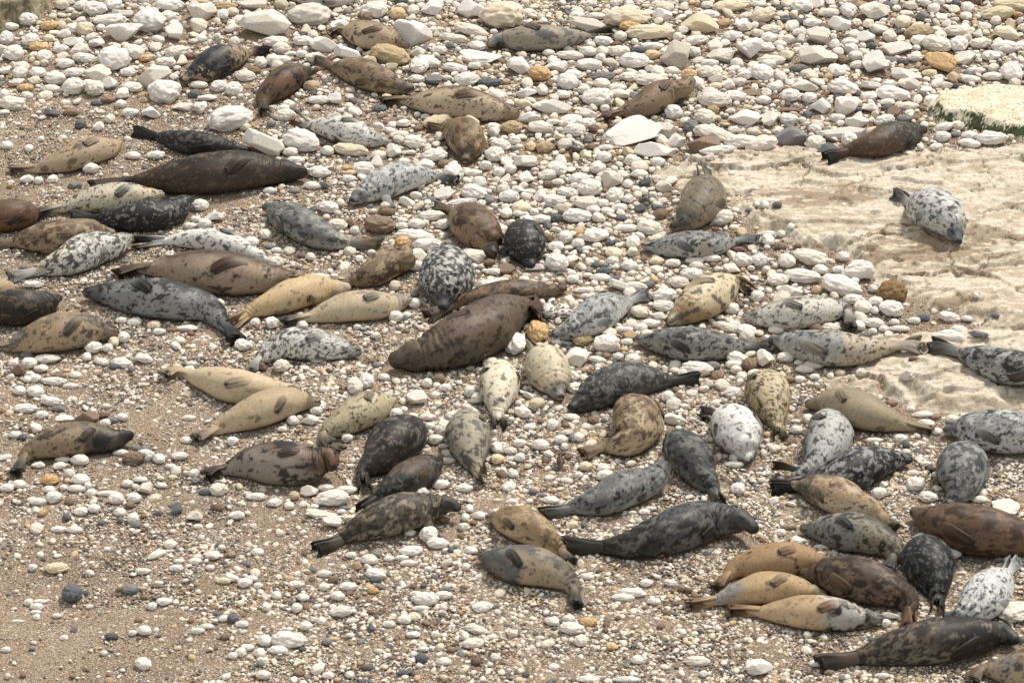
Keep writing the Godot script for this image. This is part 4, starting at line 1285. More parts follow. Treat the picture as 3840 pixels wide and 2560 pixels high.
	seal("huge brown bull on its back, wrinkled neck and snout at lower left", "bull_brown", 0.335, 120, PackedVector2Array([Vector2(0.39, -0.44), Vector2(0.27, -0.84), Vector2(-0.03, -0.43), Vector2(-0.44, 0.24), Vector2(-0.82, 0.54), Vector2(-1.24, 0.69), Vector2(-1.49, 0.79)]), {"big": 1, "curl": 1})
	seal("pale grey seal with dark nape spots, closed-eyed head on a pebble at lower left", "grey_nape", 0.221, 25, PackedVector2Array([Vector2(1.66, -1.09), Vector2(1.51, -0.96), Vector2(1.26, -0.64), Vector2(0.93, -0.22), Vector2(0.69, -0.06), Vector2(0.48, 0.02)]))
	seal("yellowish seal with orange stains on its back, hind flippers bent to the right", "yellow_orange", 0.254, 120, PackedVector2Array([Vector2(2.99, -1.25), Vector2(2.81, -1.49), Vector2(2.51, -1.01), Vector2(2.23, -0.61), Vector2(2.03, -0.43), Vector2(1.90, -0.29)]))
	seal("pale seal with brown spots, belly out, curved hind flippers hanging at right", "pale_spot", 0.211, 90, PackedVector2Array([Vector2(4.15, -0.20), Vector2(4.11, -0.60), Vector2(3.83, -0.53), Vector2(3.50, -0.41), Vector2(3.18, -0.42), Vector2(2.83, -0.50)]), {"whisk": 1})
	seal("dark-spotted grey seal whose tail flippers touch the next seal's snout", "grey_blackspot2", 0.219, 45, PackedVector2Array([Vector2(3.15, 0.24), Vector2(2.85, 0.24), Vector2(2.50, 0.34), Vector2(2.08, 0.35), Vector2(1.77, 0.23), Vector2(1.50, 0.12)]))
	seal("grey-headed seal with tan rear, tail flippers resting on the rock slab", "grey_tanrear", 0.228, 45, PackedVector2Array([Vector2(4.94, 0.42), Vector2(4.66, 0.41), Vector2(4.23, 0.51), Vector2(3.76, 0.51), Vector2(3.40, 0.28), Vector2(3.12, 0.13)]))
	seal("black-spotted grey seal lying on the slab, front cut off by the right edge", "grey_black", 0.221, 30, PackedVector2Array([Vector2(5.08, 0.46), Vector2(5.38, 0.62), Vector2(5.71, 0.98), Vector2(6.05, 1.17), Vector2(6.47, 1.15), Vector2(6.80, 1.01)]))
	seal("white seal with black-spotted shoulders, rear behind a reddish pitted rock", "white_grey2", 0.208, 75, PackedVector2Array([Vector2(-3.15, 0.87), Vector2(-3.07, 0.57), Vector2(-2.80, 0.35), Vector2(-2.46, 0.34), Vector2(-2.14, 0.36), Vector2(-1.82, 0.42)]))
	seal("plain cream-tan seal with ginger flipper pit, rounded tail at left", "cream", 0.210, 70, PackedVector2Array([Vector2(-4.16, 1.00), Vector2(-3.99, 0.89), Vector2(-3.62, 1.12), Vector2(-3.25, 1.35), Vector2(-2.88, 1.37), Vector2(-2.59, 1.34)]))
	seal("smooth tan seal with dark snout tip, hind flippers spread at lower left", "cream_darknose", 0.213, 60, PackedVector2Array([Vector2(-3.70, 2.40), Vector2(-3.46, 2.18), Vector2(-3.13, 2.04), Vector2(-2.81, 1.86), Vector2(-2.50, 1.71), Vector2(-2.26, 1.72)]))
	seal("greenish tan seal with small dark spots, hind flippers curled downward", "tan_smallspot", 0.212, 100, PackedVector2Array([Vector2(-2.15, 2.66), Vector2(-2.20, 2.38), Vector2(-1.97, 2.19), Vector2(-1.72, 1.96), Vector2(-1.53, 1.70), Vector2(-1.38, 1.53)]), {"curl": 1})
	seal("broad black and brown seal seen from behind, larger of two dark neighbours", "black_brown", 0.270, 10, PackedVector2Array([Vector2(-1.69, 3.57), Vector2(-1.71, 3.26), Vector2(-1.54, 3.06), Vector2(-1.32, 2.67), Vector2(-1.16, 2.33), Vector2(-1.07, 2.11)]))
	seal("narrow black seal with rusty back lying below the broad black seal", "black_rust", 0.207, 10, PackedVector2Array([Vector2(-1.72, 4.05), Vector2(-1.56, 3.80), Vector2(-1.30, 3.61), Vector2(-1.07, 3.32), Vector2(-0.92, 3.08), Vector2(-0.82, 2.89)]))
	seal("brown mottled seal crawling right with head up and flipper planted on pebbles", "brown_mottle", 0.228, 8, PackedVector2Array([Vector2(-2.20, 4.85), Vector2(-1.89, 4.63), Vector2(-1.55, 4.51), Vector2(-1.21, 4.33), Vector2(-0.87, 4.19), Vector2(-0.57, 4.21)]), {"lift": 0.1, "splay": 1})
	seal("brown seal looking at the viewer, open eyes, black patches on grey belly", "brown_looking", 0.267, 80, PackedVector2Array([Vector2(-3.56, 3.29), Vector2(-3.37, 3.17), Vector2(-3.04, 3.14), Vector2(-2.68, 3.24), Vector2(-2.36, 3.28), Vector2(-2.12, 3.24), Vector2(-2.07, 3.40)]), {"eyes": 2, "whisk": 1, "lift": 0.14, "curl": 1, "headk": 1.3})
	seal("tan and black seal with striped dark neck reaching right, alone on the sand", "tan_blackneck", 0.210, 70, PackedVector2Array([Vector2(-5.71, 3.26), Vector2(-5.63, 2.88), Vector2(-5.29, 2.74), Vector2(-4.95, 2.61), Vector2(-4.64, 2.59), Vector2(-4.42, 2.47)]), {"lift": 0.05})
	seal("cream seal on its back with brown stain, hind flippers towards the viewer", "cream_stain", 0.220, 170, PackedVector2Array([Vector2(-0.14, 2.22), Vector2(-0.17, 1.93), Vector2(-0.16, 1.68), Vector2(-0.15, 1.28), Vector2(-0.16, 0.89), Vector2(-0.19, 0.69)]))
	seal("grey and tan mottled seal seen from behind, curled hind flippers in front", "grey_tan", 0.240, 150, PackedVector2Array([Vector2(-0.28, 3.35), Vector2(-0.40, 3.11), Vector2(-0.46, 2.92), Vector2(-0.51, 2.52), Vector2(-0.55, 2.13), Vector2(-0.60, 1.96)]), {"curl": 1})
	seal("pale tan seal pointing at the viewer with spotted grey head, tail on a stone", "pale_greyhead", 0.243, 15, PackedVector2Array([Vector2(0.19, 0.16), Vector2(0.31, 0.37), Vector2(0.41, 0.88), Vector2(0.51, 1.26), Vector2(0.59, 1.51)]))
	seal("charcoal mottled seal with head down at lower left, tail flippers at right", "charcoal", 0.240, 10, PackedVector2Array([Vector2(2.22, 1.02), Vector2(1.92, 1.08), Vector2(1.55, 1.22), Vector2(1.19, 1.38), Vector2(0.90, 1.58), Vector2(0.67, 1.80)]))
	seal("bulky tan seal with brown blotches, flippers bent to lower left", "tan_blotch2", 0.272, 40, PackedVector2Array([Vector2(0.82, 2.82), Vector2(1.06, 2.69), Vector2(1.36, 2.70), Vector2(1.48, 2.29), Vector2(1.39, 1.88), Vector2(1.28, 1.59)]))
	seal("grey seal with black dashes looking away, fan of tail flippers at left", "grey_dash", 0.216, 5, PackedVector2Array([Vector2(0.34, 4.15), Vector2(0.66, 4.01), Vector2(1.03, 3.95), Vector2(1.39, 3.67), Vector2(1.65, 3.54), Vector2(1.79, 3.29)]), {"lift": 0.14})
	seal("dark grey spotted seal with tail towards the viewer, head away at upper left", "darkgrey_spot", 0.234, 10, PackedVector2Array([Vector2(2.38, 3.87), Vector2(2.30, 3.56), Vector2(2.15, 3.29), Vector2(2.00, 2.86), Vector2(1.88, 2.53), Vector2(1.82, 2.39)]))
	seal("white seal on its back with grey spotted face towards the viewer", "white_belly", 0.261, 165, PackedVector2Array([Vector2(2.24, 1.91), Vector2(2.40, 1.96), Vector2(2.59, 2.37), Vector2(2.68, 2.72), Vector2(2.75, 3.00)]))
	seal("tan seal densely speckled black, tail towards the viewer, left of a tan seal", "tan_speckle", 0.250, 150, PackedVector2Array([Vector2(3.13, 2.42), Vector2(3.11, 2.14), Vector2(3.07, 1.92), Vector2(3.03, 1.51), Vector2(3.01, 1.17), Vector2(2.98, 0.99)]))
	seal("smooth olive-tan seal with one dark oval patch on its flank", "olive", 0.233, 85, PackedVector2Array([Vector2(4.93, 2.22), Vector2(4.63, 2.16), Vector2(4.26, 2.13), Vector2(3.92, 1.88), Vector2(3.70, 1.69), Vector2(3.47, 1.65)]), {"marks": [[0.36, 75, 0.055, false]]})
	seal("silver-grey seal with brown crossed hind flippers at lower left", "silver", 0.260, 140, PackedVector2Array([Vector2(3.04, 3.26), Vector2(3.32, 3.23), Vector2(3.53, 3.10), Vector2(3.69, 2.65), Vector2(3.70, 2.19), Vector2(3.66, 1.98)]), {"spread": 0.1})
	seal("black seal with white mottling, long black tail behind a tan seal's snout", "black_white", 0.227, 10, PackedVector2Array([Vector2(2.99, 3.51), Vector2(3.34, 3.50), Vector2(3.71, 3.50), Vector2(4.08, 3.23), Vector2(4.40, 3.05), Vector2(4.64, 3.00)]))
	seal("tan seal with charcoal patches lying on top of a mottled neighbour", "tan_charcoal", 0.215, 50, PackedVector2Array([Vector2(4.31, 4.46), Vector2(4.15, 4.13), Vector2(3.87, 4.03), Vector2(3.59, 3.80), Vector2(3.38, 3.61), Vector2(3.19, 3.50)]), {"whisk": 1})
	seal("mottled brown and grey seal with black snout left and dark tail bent down", "mottle_grey", 0.231, 85, PackedVector2Array([Vector2(4.17, 5.38), Vector2(4.26, 4.97), Vector2(4.01, 4.77), Vector2(3.73, 4.68), Vector2(3.49, 4.56), Vector2(3.24, 4.45)]))
	seal("grey back of a mottled seal from behind, one flipper stretched to the right", "grey_mottle", 0.282, 5, PackedVector2Array([Vector2(4.89, 4.07), Vector2(5.00, 3.88), Vector2(5.12, 3.71), Vector2(5.20, 3.21), Vector2(5.22, 2.93), Vector2(5.23, 2.74)]), {"splay": -1})
	seal("light grey seal with black blotches and dark snout, cut off by the right edge", "grey_black2", 0.271, 35, PackedVector2Array([Vector2(6.69, 2.46), Vector2(6.32, 2.49), Vector2(5.91, 2.54), Vector2(5.56, 2.48), Vector2(5.29, 2.34), Vector2(5.06, 2.23)]))
	seal("ginger-brown seal cut off by the right edge, snout pointing left", "ginger", 0.289, 30, PackedVector2Array([Vector2(6.47, 4.67), Vector2(6.12, 4.71), Vector2(5.67, 4.78), Vector2(5.18, 4.74), Vector2(4.82, 4.49), Vector2(4.52, 4.16)]))
	seal("black seal seen from behind, tail flippers hanging towards the viewer", "black_fleck2", 0.267, 10, PackedVector2Array([Vector2(4.64, 6.13), Vector2(4.67, 5.89), Vector2(4.65, 5.71), Vector2(4.60, 5.32), Vector2(4.58, 4.96), Vector2(4.55, 4.80)]))
	seal("white seal with fine black spots, dark grey head down at lower left", "white_fine", 0.234, 20, PackedVector2Array([Vector2(5.59, 5.14), Vector2(5.51, 5.29), Vector2(5.34, 5.70), Vector2(5.09, 6.17), Vector2(4.89, 6.33), Vector2(4.68, 6.31)]))
	seal("orange-tan seal behind two others, small flipper on top and dark neck patch", "orange_tan", 0.200, 80, PackedVector2Array([Vector2(2.25, 5.72), Vector2(2.46, 5.36), Vector2(2.74, 5.32), Vector2(3.06, 5.28), Vector2(3.33, 5.23), Vector2(3.59, 5.22)]))
	seal("ochre seal with grey belly patch, middle of three lying side by side", "ochre_grey", 0.179, 90, PackedVector2Array([Vector2(1.94, 6.02), Vector2(2.26, 5.93), Vector2(2.60, 5.87), Vector2(2.93, 5.82), Vector2(3.22, 5.83), Vector2(3.47, 5.89)]))
	seal("tan seal with black and white front, nearest of three lying side by side", "tan_pied", 0.200, 85, PackedVector2Array([Vector2(2.38, 6.15), Vector2(2.68, 6.16), Vector2(3.05, 6.28), Vector2(3.42, 6.34), Vector2(3.75, 6.36), Vector2(4.04, 6.36)]), {"whisk": 1})
	seal("reddish brown seal with dark blotches, snout left against an orange-tan seal", "redbrown", 0.260, 35, PackedVector2Array([Vector2(4.32, 6.48), Vector2(4.33, 6.07), Vector2(4.07, 5.91), Vector2(3.75, 5.77), Vector2(3.47, 5.58), Vector2(3.16, 5.49)]))
	seal("long dark mottled seal along the bottom, black front and brown rear", "dark_mottle", 0.249, 20, PackedVector2Array([Vector2(3.28, 7.21), Vector2(3.61, 7.09), Vector2(4.07, 7.08), Vector2(4.54, 7.01), Vector2(4.98, 6.84), Vector2(5.27, 6.73), Vector2(5.45, 6.89)]))
	seal("tan and grey seal cut off by the lower right corner", "corner", 0.256, 70, PackedVector2Array([Vector2(4.83, 7.53), Vector2(5.03, 7.33), Vector2(5.34, 7.42), Vector2(5.75, 7.48), Vector2(6.13, 7.41), Vector2(6.47, 7.32)]), {"curl": 1})
	seal("tan seal with brown back, its tail behind a grey-fronted one", "tan_brownback", 0.203, 40, PackedVector2Array([Vector2(0.66, 5.14), Vector2(0.54, 4.89), Vector2(0.30, 4.72), Vector2(0.03, 4.49), Vector2(-0.14, 4.33), Vector2(-0.30, 4.24)]))
	seal("grey-fronted tan seal with black snout left and black tail flippers down right", "grey_tanbelly", 0.228, 80, PackedVector2Array([Vector2(0.71, 6.02), Vector2(0.66, 5.66), Vector2(0.40, 5.50), Vector2(0.12, 5.41), Vector2(-0.15, 5.26), Vector2(-0.38, 5.07)]))
	seal("long dark seal with a pink scar on its flank, head up at the right", "dark_spot", 0.260, 15, PackedVector2Array([Vector2(0.58, 4.81), Vector2(0.94, 4.84), Vector2(1.38, 4.91), Vector2(1.82, 4.73), Vector2(2.18, 4.46), Vector2(2.51, 4.54), Vector2(2.75, 4.76)]), {"lift": 0.12, "marks": [[0.42, 60, 0.05, true]]})

	mossy_slab("big flat cream boulder with dark green moss along its near edge, upper right", PackedVector2Array([Vector2(5.69, -6.29), Vector2(5.77, -6.60), Vector2(5.98, -6.77), Vector2(6.44, -6.87), Vector2(6.98, -6.91), Vector2(7.50, -6.82), Vector2(7.55, -6.22), Vector2(7.30, -5.58), Vector2(6.80, -5.56), Vector2(6.50, -5.76), Vector2(6.11, -5.93), Vector2(5.76, -5.98)]), 0.25)
	outcrop("dark weathered bedded rock in the upper left corner", PackedVector2Array([Vector2(-7.85, -10.79), Vector2(-6.61, -10.63), Vector2(-6.62, -9.87), Vector2(-6.72, -9.45), Vector2(-6.87, -9.16), Vector2(-7.16, -8.89), Vector2(-7.62, -8.81)]), 0.5)
	turnstone("small brown wading bird seen from behind, standing on the gravel", 0.56, 3.01, 95)
	turnstone("small pied bird half hidden beside a white stone near the rock slab", 4.24, -5.30, 160)
	rock("chalk_stone", "large flat white stone in front of the head-up tan seal", "w", "f", 1.59, -5.65, 0.84, 0.72, 0.16, -7)
	rock("chalk_stone", "large angular white stone beyond the half-grey half-tan seal, in front of the pale topmost seal", "w", "a", -3.48, -8.96, 0.80, 0.53, 0.39, 0)
	rock("chalk_stone", "large angular white stone beyond the slim black seal", "w", "a", -3.33, -5.18, 0.66, 0.47, 0.35, -26)
	rock("chalk_stone", "large angular white stone beyond the dark-faced tan seal, in front of the pale topmost seal", "w", "a", -1.41, -8.72, 0.67, 0.47, 0.35, 0)
	rock("chalk_stone", "large rounded cream stone beyond the seal with flipper on face", "c", "r", -0.14, -9.28, 0.63, 0.49, 0.36, -20)
	rock("chalk_stone", "large rounded white stone beyond the slim black seal", "w", "r", -3.81, -5.98, 0.61, 0.43, 0.32, 26)
	rock("chalk_stone", "large flat white stone in front of the fine-spotted white seal", "w", "f", 5.50, 6.15, 0.42, 0.50, 0.16, 0)
	rock("chalk_stone", "large angular grey-white stone beyond the head-up tan seal", "h", "a", 2.28, -7.96, 0.50, 0.49, 0.36, 0)
	rock("chalk_stone", "large oblong white stone in front of the pale topmost seal", "w", "r", -2.89, -9.33, 0.64, 0.40, 0.29, -13)
	rock("chalk_stone", "large angular cream stone beyond the head-up tan seal", "c", "a", 2.65, -9.08, 0.68, 0.37, 0.27, -13)
	rock("chalk_stone", "large angular white stone beyond the grey block by the slab, beyond the rusty dark seal", "w", "a", 4.21, -7.94, 0.67, 0.36, 0.27, -11)
	rock("chalk_stone", "large angular white stone left of the half-grey half-tan seal, beyond the slim black seal", "w", "a", -4.93, -7.33, 0.54, 0.44, 0.32, 0)
	rock("chalk_stone", "large angular white stone beyond the half-grey half-tan seal, beyond the slim black seal", "w", "a", -5.49, -8.81, 0.62, 0.37, 0.27, 13)
	rock("chalk_stone", "large oblong cream stone right of the seal with flipper on face, nearest one", "c", "r", 1.64, -9.24, 0.66, 0.34, 0.25, 0)
	rock("chalk_stone", "large angular white stone beyond the mossy boulder, beyond the rusty dark seal", "w", "a", 5.14, -9.51, 0.55, 0.40, 0.29, 7)
	rock("chalk_stone", "large angular white stone in front of the head-up tan seal, beyond the slab-edge tan seal", "w", "a", 1.95, -5.09, 0.66, 0.27, 0.20, -7)
	rock("chalk_stone", "large oblong pitted cream stone in front of the dark-faced tan seal", "p", "r", -1.69, -8.00, 0.59, 0.34, 0.25, -26)
	rock("chalk_stone", "large oblong white stone beyond the pale brown-spotted seal, left of the orange-brown boulder", "w", "r", 4.11, -1.26, 0.52, 0.30, 0.22, -20)
	rock("chalk_stone", "large rounded white stone in front of the orange-tailed white seal", "w", "r", -2.80, -5.31, 0.50, 0.36, 0.27, -26)
	rock("chalk_stone", "large angular white stone beyond the rusty dark seal", "w", "a", 4.46, -5.62, 0.76, 0.22, 0.17, -7)
	rock("chalk_stone", "large angular white stone beyond the orange-brown boulder", "w", "a", 4.36, -1.69, 0.49, 0.30, 0.23, -7)
	rock("chalk_stone", "large oblong cream stone right of the seal with flipper on face, second nearest", "c", "r", 1.94, -8.79, 0.68, 0.27, 0.20, -7)
	rock("chalk_stone", "large rounded white stone beyond the half-grey half-tan seal, left of the pale topmost seal", "w", "r", -5.13, -9.18, 0.50, 0.41, 0.30, -38)
	rock("chalk_stone", "large flat white stone in front of the seal with flipper on face", "w", "f", -0.44, -8.09, 0.63, 0.39, 0.14, -13)
	rock("chalk_stone", "large rounded white stone in front of the half-grey half-tan seal", "w", "r", -4.74, -6.90, 0.46, 0.41, 0.30, 43)
	rock("chalk_stone", "large angular white stone right of the head-up tan seal", "w", "a", 3.33, -8.32, 0.48, 0.42, 0.31, -48)
	rock("chalk_stone", "large angular white stone beyond the mossy boulder, beyond the grey block by the slab", "w", "a", 5.04, -7.74, 0.43, 0.41, 0.31, -20)
	rock("chalk_stone", "large rounded white stone left of the half-grey half-tan seal, beyond the slim black seal", "w", "r", -5.53, -7.83, 0.43, 0.43, 0.32, -38)
	rock("chalk_stone", "large angular white stone right of the large tan belly seal, second nearest", "w", "a", 0.54, -6.43, 0.58, 0.28, 0.21, -20)
	rock("chalk_stone", "large oblong white stone left of the grey block by the slab, second nearest", "w", "r", 2.73, -5.65, 0.61, 0.25, 0.18, -13)
	rock("chalk_stone", "large oblong cream stone beyond the mossy boulder, beyond the rusty dark seal", "c", "r", 7.13, -9.75, 0.58, 0.29, 0.22, 0)
	rock("chalk_stone", "large angular white stone beyond the seal with flipper on face, beyond the head-up tan seal", "w", "a", 1.10, -9.09, 0.63, 0.26, 0.19, -20)
	rock("chalk_stone", "large angular white stone beyond the half-grey half-tan seal, left of the pale topmost seal", "w", "a", -4.41, -9.44, 0.47, 0.34, 0.25, 0)
	rock("chalk_stone", "large rounded white stone beyond the head-up tan seal, right of the large tan belly seal", "w", "r", 1.16, -6.67, 0.45, 0.33, 0.24, -13)
	rock("chalk_stone", "large angular white stone right of the pale tan seal", "w", "a", 0.78, 0.51, 0.40, 0.29, 0.22, -7)
	rock("chalk_stone", "large rounded white stone right of the head-up tan seal", "w", "r", 2.75, -6.57, 0.48, 0.30, 0.22, -20)
	rock("chalk_stone", "large oblong white stone beyond the pale brown-spotted seal, right of the silver spotted seal", "w", "r", 3.78, -2.04, 0.48, 0.26, 0.19, -16)
	rock("chalk_stone", "large oblong white stone left of the mossy boulder", "w", "r", 5.20, -6.84, 0.50, 0.28, 0.21, -20)
	rock("chalk_stone", "mid-sized oblong white stone in front of the crawling mottled seal, second nearest", "w", "r", -2.41, 6.75, 0.39, 0.22, 0.16, -13)
	rock("chalk_stone", "large angular white stone beyond the seal with flipper on face, beyond the light brown seal", "w", "a", -0.58, -9.59, 0.43, 0.34, 0.26, 0)
	rock("chalk_stone", "large angular white stone beyond the grey block by the slab, beyond the slab-edge tan seal", "w", "a", 3.16, -6.12, 0.53, 0.25, 0.19, -13)
	rock("chalk_stone", "large flat white stone beyond the ginger-brown seal", "w", "f", 5.60, 3.93, 0.45, 0.29, 0.10, -20)
	rock("chalk_stone", "large flat white stone beyond the mossy boulder", "w", "f", 5.37, -8.40, 0.48, 0.39, 0.14, 7)
	rock("chalk_stone", "large angular white stone beyond the grey block by the slab, left of the mossy boulder", "w", "a", 4.32, -8.63, 0.41, 0.34, 0.25, -20)
	rock("chalk_stone", "mid-sized angular white stone in front of the tan and pied seal", "w", "a", 2.63, 7.26, 0.32, 0.26, 0.19, -26)
	rock("chalk_stone", "large angular white stone left of the half-grey half-tan seal, beyond the ring-scarred tan seal", "w", "a", -5.70, -7.43, 0.44, 0.30, 0.22, -13)
	rock("chalk_stone", "large angular white stone beyond the grey block by the slab, beyond the white slab seal", "w", "a", 4.49, -6.37, 0.33, 0.40, 0.28, -38)
	rock("chalk_stone", "mid-sized rounded white stone left of the narrow black seal", "w", "r", -2.04, 3.80, 0.37, 0.23, 0.17, 0)
	rock("chalk_stone", "large angular white stone in front of the wrinkled brown seal", "w", "a", -0.52, -2.10, 0.41, 0.26, 0.19, -13)
	rock("chalk_stone", "large rounded white stone in front of the pale grey nape-spotted seal", "w", "r", 1.15, 0.24, 0.33, 0.29, 0.22, -13)
	rock("chalk_stone", "large angular white stone beyond the head-up tan seal", "w", "a", 2.90, -8.13, 0.44, 0.29, 0.21, 0)
	rock("chalk_stone", "large angular cream stone beyond the mossy boulder", "c", "a", 6.95, -8.80, 0.44, 0.29, 0.21, 0)
	rock("chalk_stone", "large rounded white stone in front of the pale topmost seal", "w", "r", -1.97, -9.56, 0.40, 0.32, 0.24, 0)
	rock("chalk_stone", "large angular white stone beyond the light brown seal, in front of the dark-faced tan seal", "w", "a", -2.64, -8.38, 0.41, 0.31, 0.23, -26)
	rock("chalk_stone", "large angular white stone beyond the mossy boulder, beyond the white slab seal", "w", "a", 5.41, -7.52, 0.53, 0.23, 0.17, -20)
	rock("chalk_stone", "large oblong white stone beyond the pale brown-spotted seal, right of the orange-stained seal", "w", "r", 3.65, -1.60, 0.47, 0.21, 0.16, -13)
	rock("chalk_stone", "large angular white stone beyond the slab seal at right edge", "w", "a", 5.33, 0.14, 0.46, 0.20, 0.15, -16)
	rock("chalk_stone", "large rounded white stone beyond the mossy boulder, beyond the rusty dark seal", "w", "r", 6.89, -7.51, 0.29, 0.41, 0.24, 13)
	rock("chalk_stone", "large angular white stone in front of the seal with flipper on face", "w", "a", 0.09, -7.69, 0.35, 0.34, 0.25, 0)
	rock("chalk_stone", "large rounded white stone left of the pale tan seal", "w", "r", 0.04, 0.17, 0.28, 0.39, 0.23, 0)
	rock("chalk_stone", "large angular white stone beyond the light brown seal, right of the rust-flecked grey seal", "w", "a", -2.31, -8.10, 0.43, 0.29, 0.21, -26)
	rock("chalk_stone", "large oblong white stone left of the grey block by the slab, nearest one", "w", "r", 3.07, -5.43, 0.44, 0.25, 0.18, -7)
	rock("chalk_stone", "large oblong white stone in front of the grey block by the slab", "w", "r", 3.32, -5.24, 0.44, 0.25, 0.18, 0)
	rock("chalk_stone", "large angular white stone right of the small black seal", "w", "a", 0.99, -3.56, 0.40, 0.27, 0.20, -26)
	rock("chalk_stone", "large rounded white stone beyond the grey block by the slab, beyond the rusty dark seal", "w", "r", 4.55, -7.04, 0.42, 0.28, 0.21, -20)
	rock("chalk_stone", "large oblong white stone right of the charcoal seal", "w", "r", 2.23, 0.77, 0.40, 0.22, 0.17, -13)
	rock("chalk_stone", "large oblong cream stone beyond the mossy boulder, beyond the grey block by the slab", "c", "r", 6.89, -9.47, 0.49, 0.25, 0.19, 0)
	rock("chalk_stone", "large oblong cream stone in front of the orange-tailed white seal", "c", "r", -2.15, -5.18, 0.48, 0.22, 0.16, -7)
	rock("chalk_stone", "large rounded white stone beyond the head-up tan seal, nearest one", "w", "r", 1.69, -7.89, 0.40, 0.28, 0.21, -13)
	rock("chalk_stone", "large angular white stone in front of the head-up tan seal, nearest one", "w", "a", 2.05, -5.82, 0.39, 0.28, 0.20, -20)
	rock("chalk_stone", "large rounded white stone beyond the mossy boulder, beyond the grey block by the slab", "w", "r", 5.94, -8.44, 0.42, 0.29, 0.21, -26)
	rock("chalk_stone", "large oblong cream stone beyond the head-up tan seal", "c", "r", 3.12, -9.82, 0.55, 0.21, 0.16, 0)
	rock("chalk_stone", "large angular white stone in front of the head-up tan seal, beyond the silver spotted seal", "w", "a", 1.29, -4.25, 0.32, 0.32, 0.23, -20)
	rock("chalk_stone", "large oblong white stone beyond the knob-headed brown seal", "w", "r", -1.24, -2.72, 0.50, 0.19, 0.14, -7)
	rock("chalk_stone", "large oblong white stone beyond the half-grey half-tan seal, beyond the slim black seal", "w", "r", -5.71, -9.26, 0.51, 0.22, 0.17, -13)
	rock("chalk_stone", "large angular white stone right of the grey-browed tan seal", "w", "a", 0.16, -4.80, 0.34, 0.30, 0.22, 0)
	rock("chalk_stone", "large oblong pitted cream stone beyond the mossy boulder", "p", "r", 5.74, -8.89, 0.42, 0.26, 0.19, 0)
	rock("chalk_stone", "large angular white stone left of the pale topmost seal", "w", "a", -3.67, -9.75, 0.47, 0.24, 0.18, 0)
	rock("chalk_stone", "large angular white stone beyond the grey block by the slab, second nearest", "w", "a", 4.02, -7.07, 0.45, 0.23, 0.17, 0)
	rock("chalk_stone", "large angular white stone beyond the half-grey half-tan seal, beyond the rust-flecked grey seal", "w", "a", -4.74, -8.85, 0.29, 0.37, 0.25, 0)
	rock("chalk_stone", "mid-sized angular white stone in front of the dark-spotted grey seal", "w", "a", 3.05, 0.56, 0.25, 0.32, 0.21, 0)
	rock("chalk_stone", "large oblong white stone in front of the mossy boulder", "w", "r", 6.41, -5.45, 0.43, 0.22, 0.17, 0)
	rock("chalk_stone", "large oblong white stone left of the seal with flipper on face", "w", "r", -0.57, -8.97, 0.51, 0.21, 0.16, -13)
	rock("chalk_stone", "large rounded white stone beyond the small black seal", "w", "r", 1.01, -3.97, 0.33, 0.29, 0.22, -26)
	rock("chalk_stone", "large angular white stone beyond the grey block by the slab, nearest one", "w", "a", 4.18, -6.46, 0.32, 0.30, 0.22, 0)
	rock("chalk_stone", "large oblong white stone beyond the head-up tan seal", "w", "r", 1.90, -7.28, 0.43, 0.23, 0.17, 0)
	rock("chalk_stone", "large angular white stone right of the large tan belly seal, nearest one", "w", "a", 0.24, -6.11, 0.43, 0.23, 0.17, -20)
	rock("chalk_stone", "large angular white stone beyond the mossy boulder, right of the head-up tan seal", "w", "a", 4.62, -9.10, 0.36, 0.29, 0.21, 0)
	rock("chalk_stone", "large rounded white stone left of the slab-edge tan seal", "w", "r", 1.76, -2.88, 0.33, 0.26, 0.19, -20)
	rock("chalk_stone", "mid-sized rounded white stone in front of the orange-brown boulder", "w", "r", 4.68, -0.66, 0.32, 0.25, 0.19, -26)
	rock("chalk_stone", "large oblong white stone beyond the half-grey half-tan seal, left of the pale topmost seal", "w", "r", -4.89, -9.77, 0.41, 0.25, 0.19, 0)
	rock("chalk_stone", "large angular white stone beyond the dark-faced tan seal, right of the pale topmost seal", "w", "a", -1.13, -9.64, 0.38, 0.27, 0.20, 0)
	rock("chalk_stone", "large oblong cream stone beyond the grey-browed tan seal", "c", "r", -1.00, -6.00, 0.41, 0.23, 0.17, 13)
	rock("chalk_stone", "mid-sized rounded white stone right of the small black seal", "w", "r", 0.56, -1.93, 0.29, 0.28, 0.21, -20)
	rock("chalk_stone", "mid-sized angular white stone beyond the pale brown-spotted seal", "w", "a", 3.46, -1.20, 0.34, 0.23, 0.17, 0)
	rock("chalk_stone", "mid-sized rounded white stone beyond the wrinkled brown seal", "w", "r", -0.49, -3.88, 0.34, 0.25, 0.19, -13)
	rock("chalk_stone", "large rounded white stone beyond the grey block by the slab, beyond the slab-edge tan seal", "w", "r", 3.44, -7.49, 0.34, 0.28, 0.21, -20)
	rock("chalk_stone", "mid-sized rounded white stone beyond the silver spotted seal", "w", "r", 2.70, -3.11, 0.31, 0.26, 0.19, 13)
	rock("chalk_stone", "large rounded white stone left of the grey-browed tan seal", "w", "r", -1.03, -4.98, 0.37, 0.23, 0.17, -13)
	rock("chalk_stone", "mid-sized rounded white stone right of the knob-headed brown seal", "w", "r", -1.09, -2.42, 0.36, 0.22, 0.17, -13)
	rock("chalk_stone", "large rounded white stone beyond the ring-scarred tan seal, beyond the rust seal at left edge", "w", "r", -6.79, -6.55, 0.36, 0.25, 0.19, 0)
	rock("chalk_stone", "large rounded white stone beyond the ring-scarred tan seal, left of the half-grey half-tan seal", "w", "r", -6.00, -7.06, 0.31, 0.29, 0.22, 0)
	rock("chalk_stone", "mid-sized oblong white stone right of the small black seal", "w", "r", 0.85, -3.19, 0.37, 0.22, 0.16, 0)
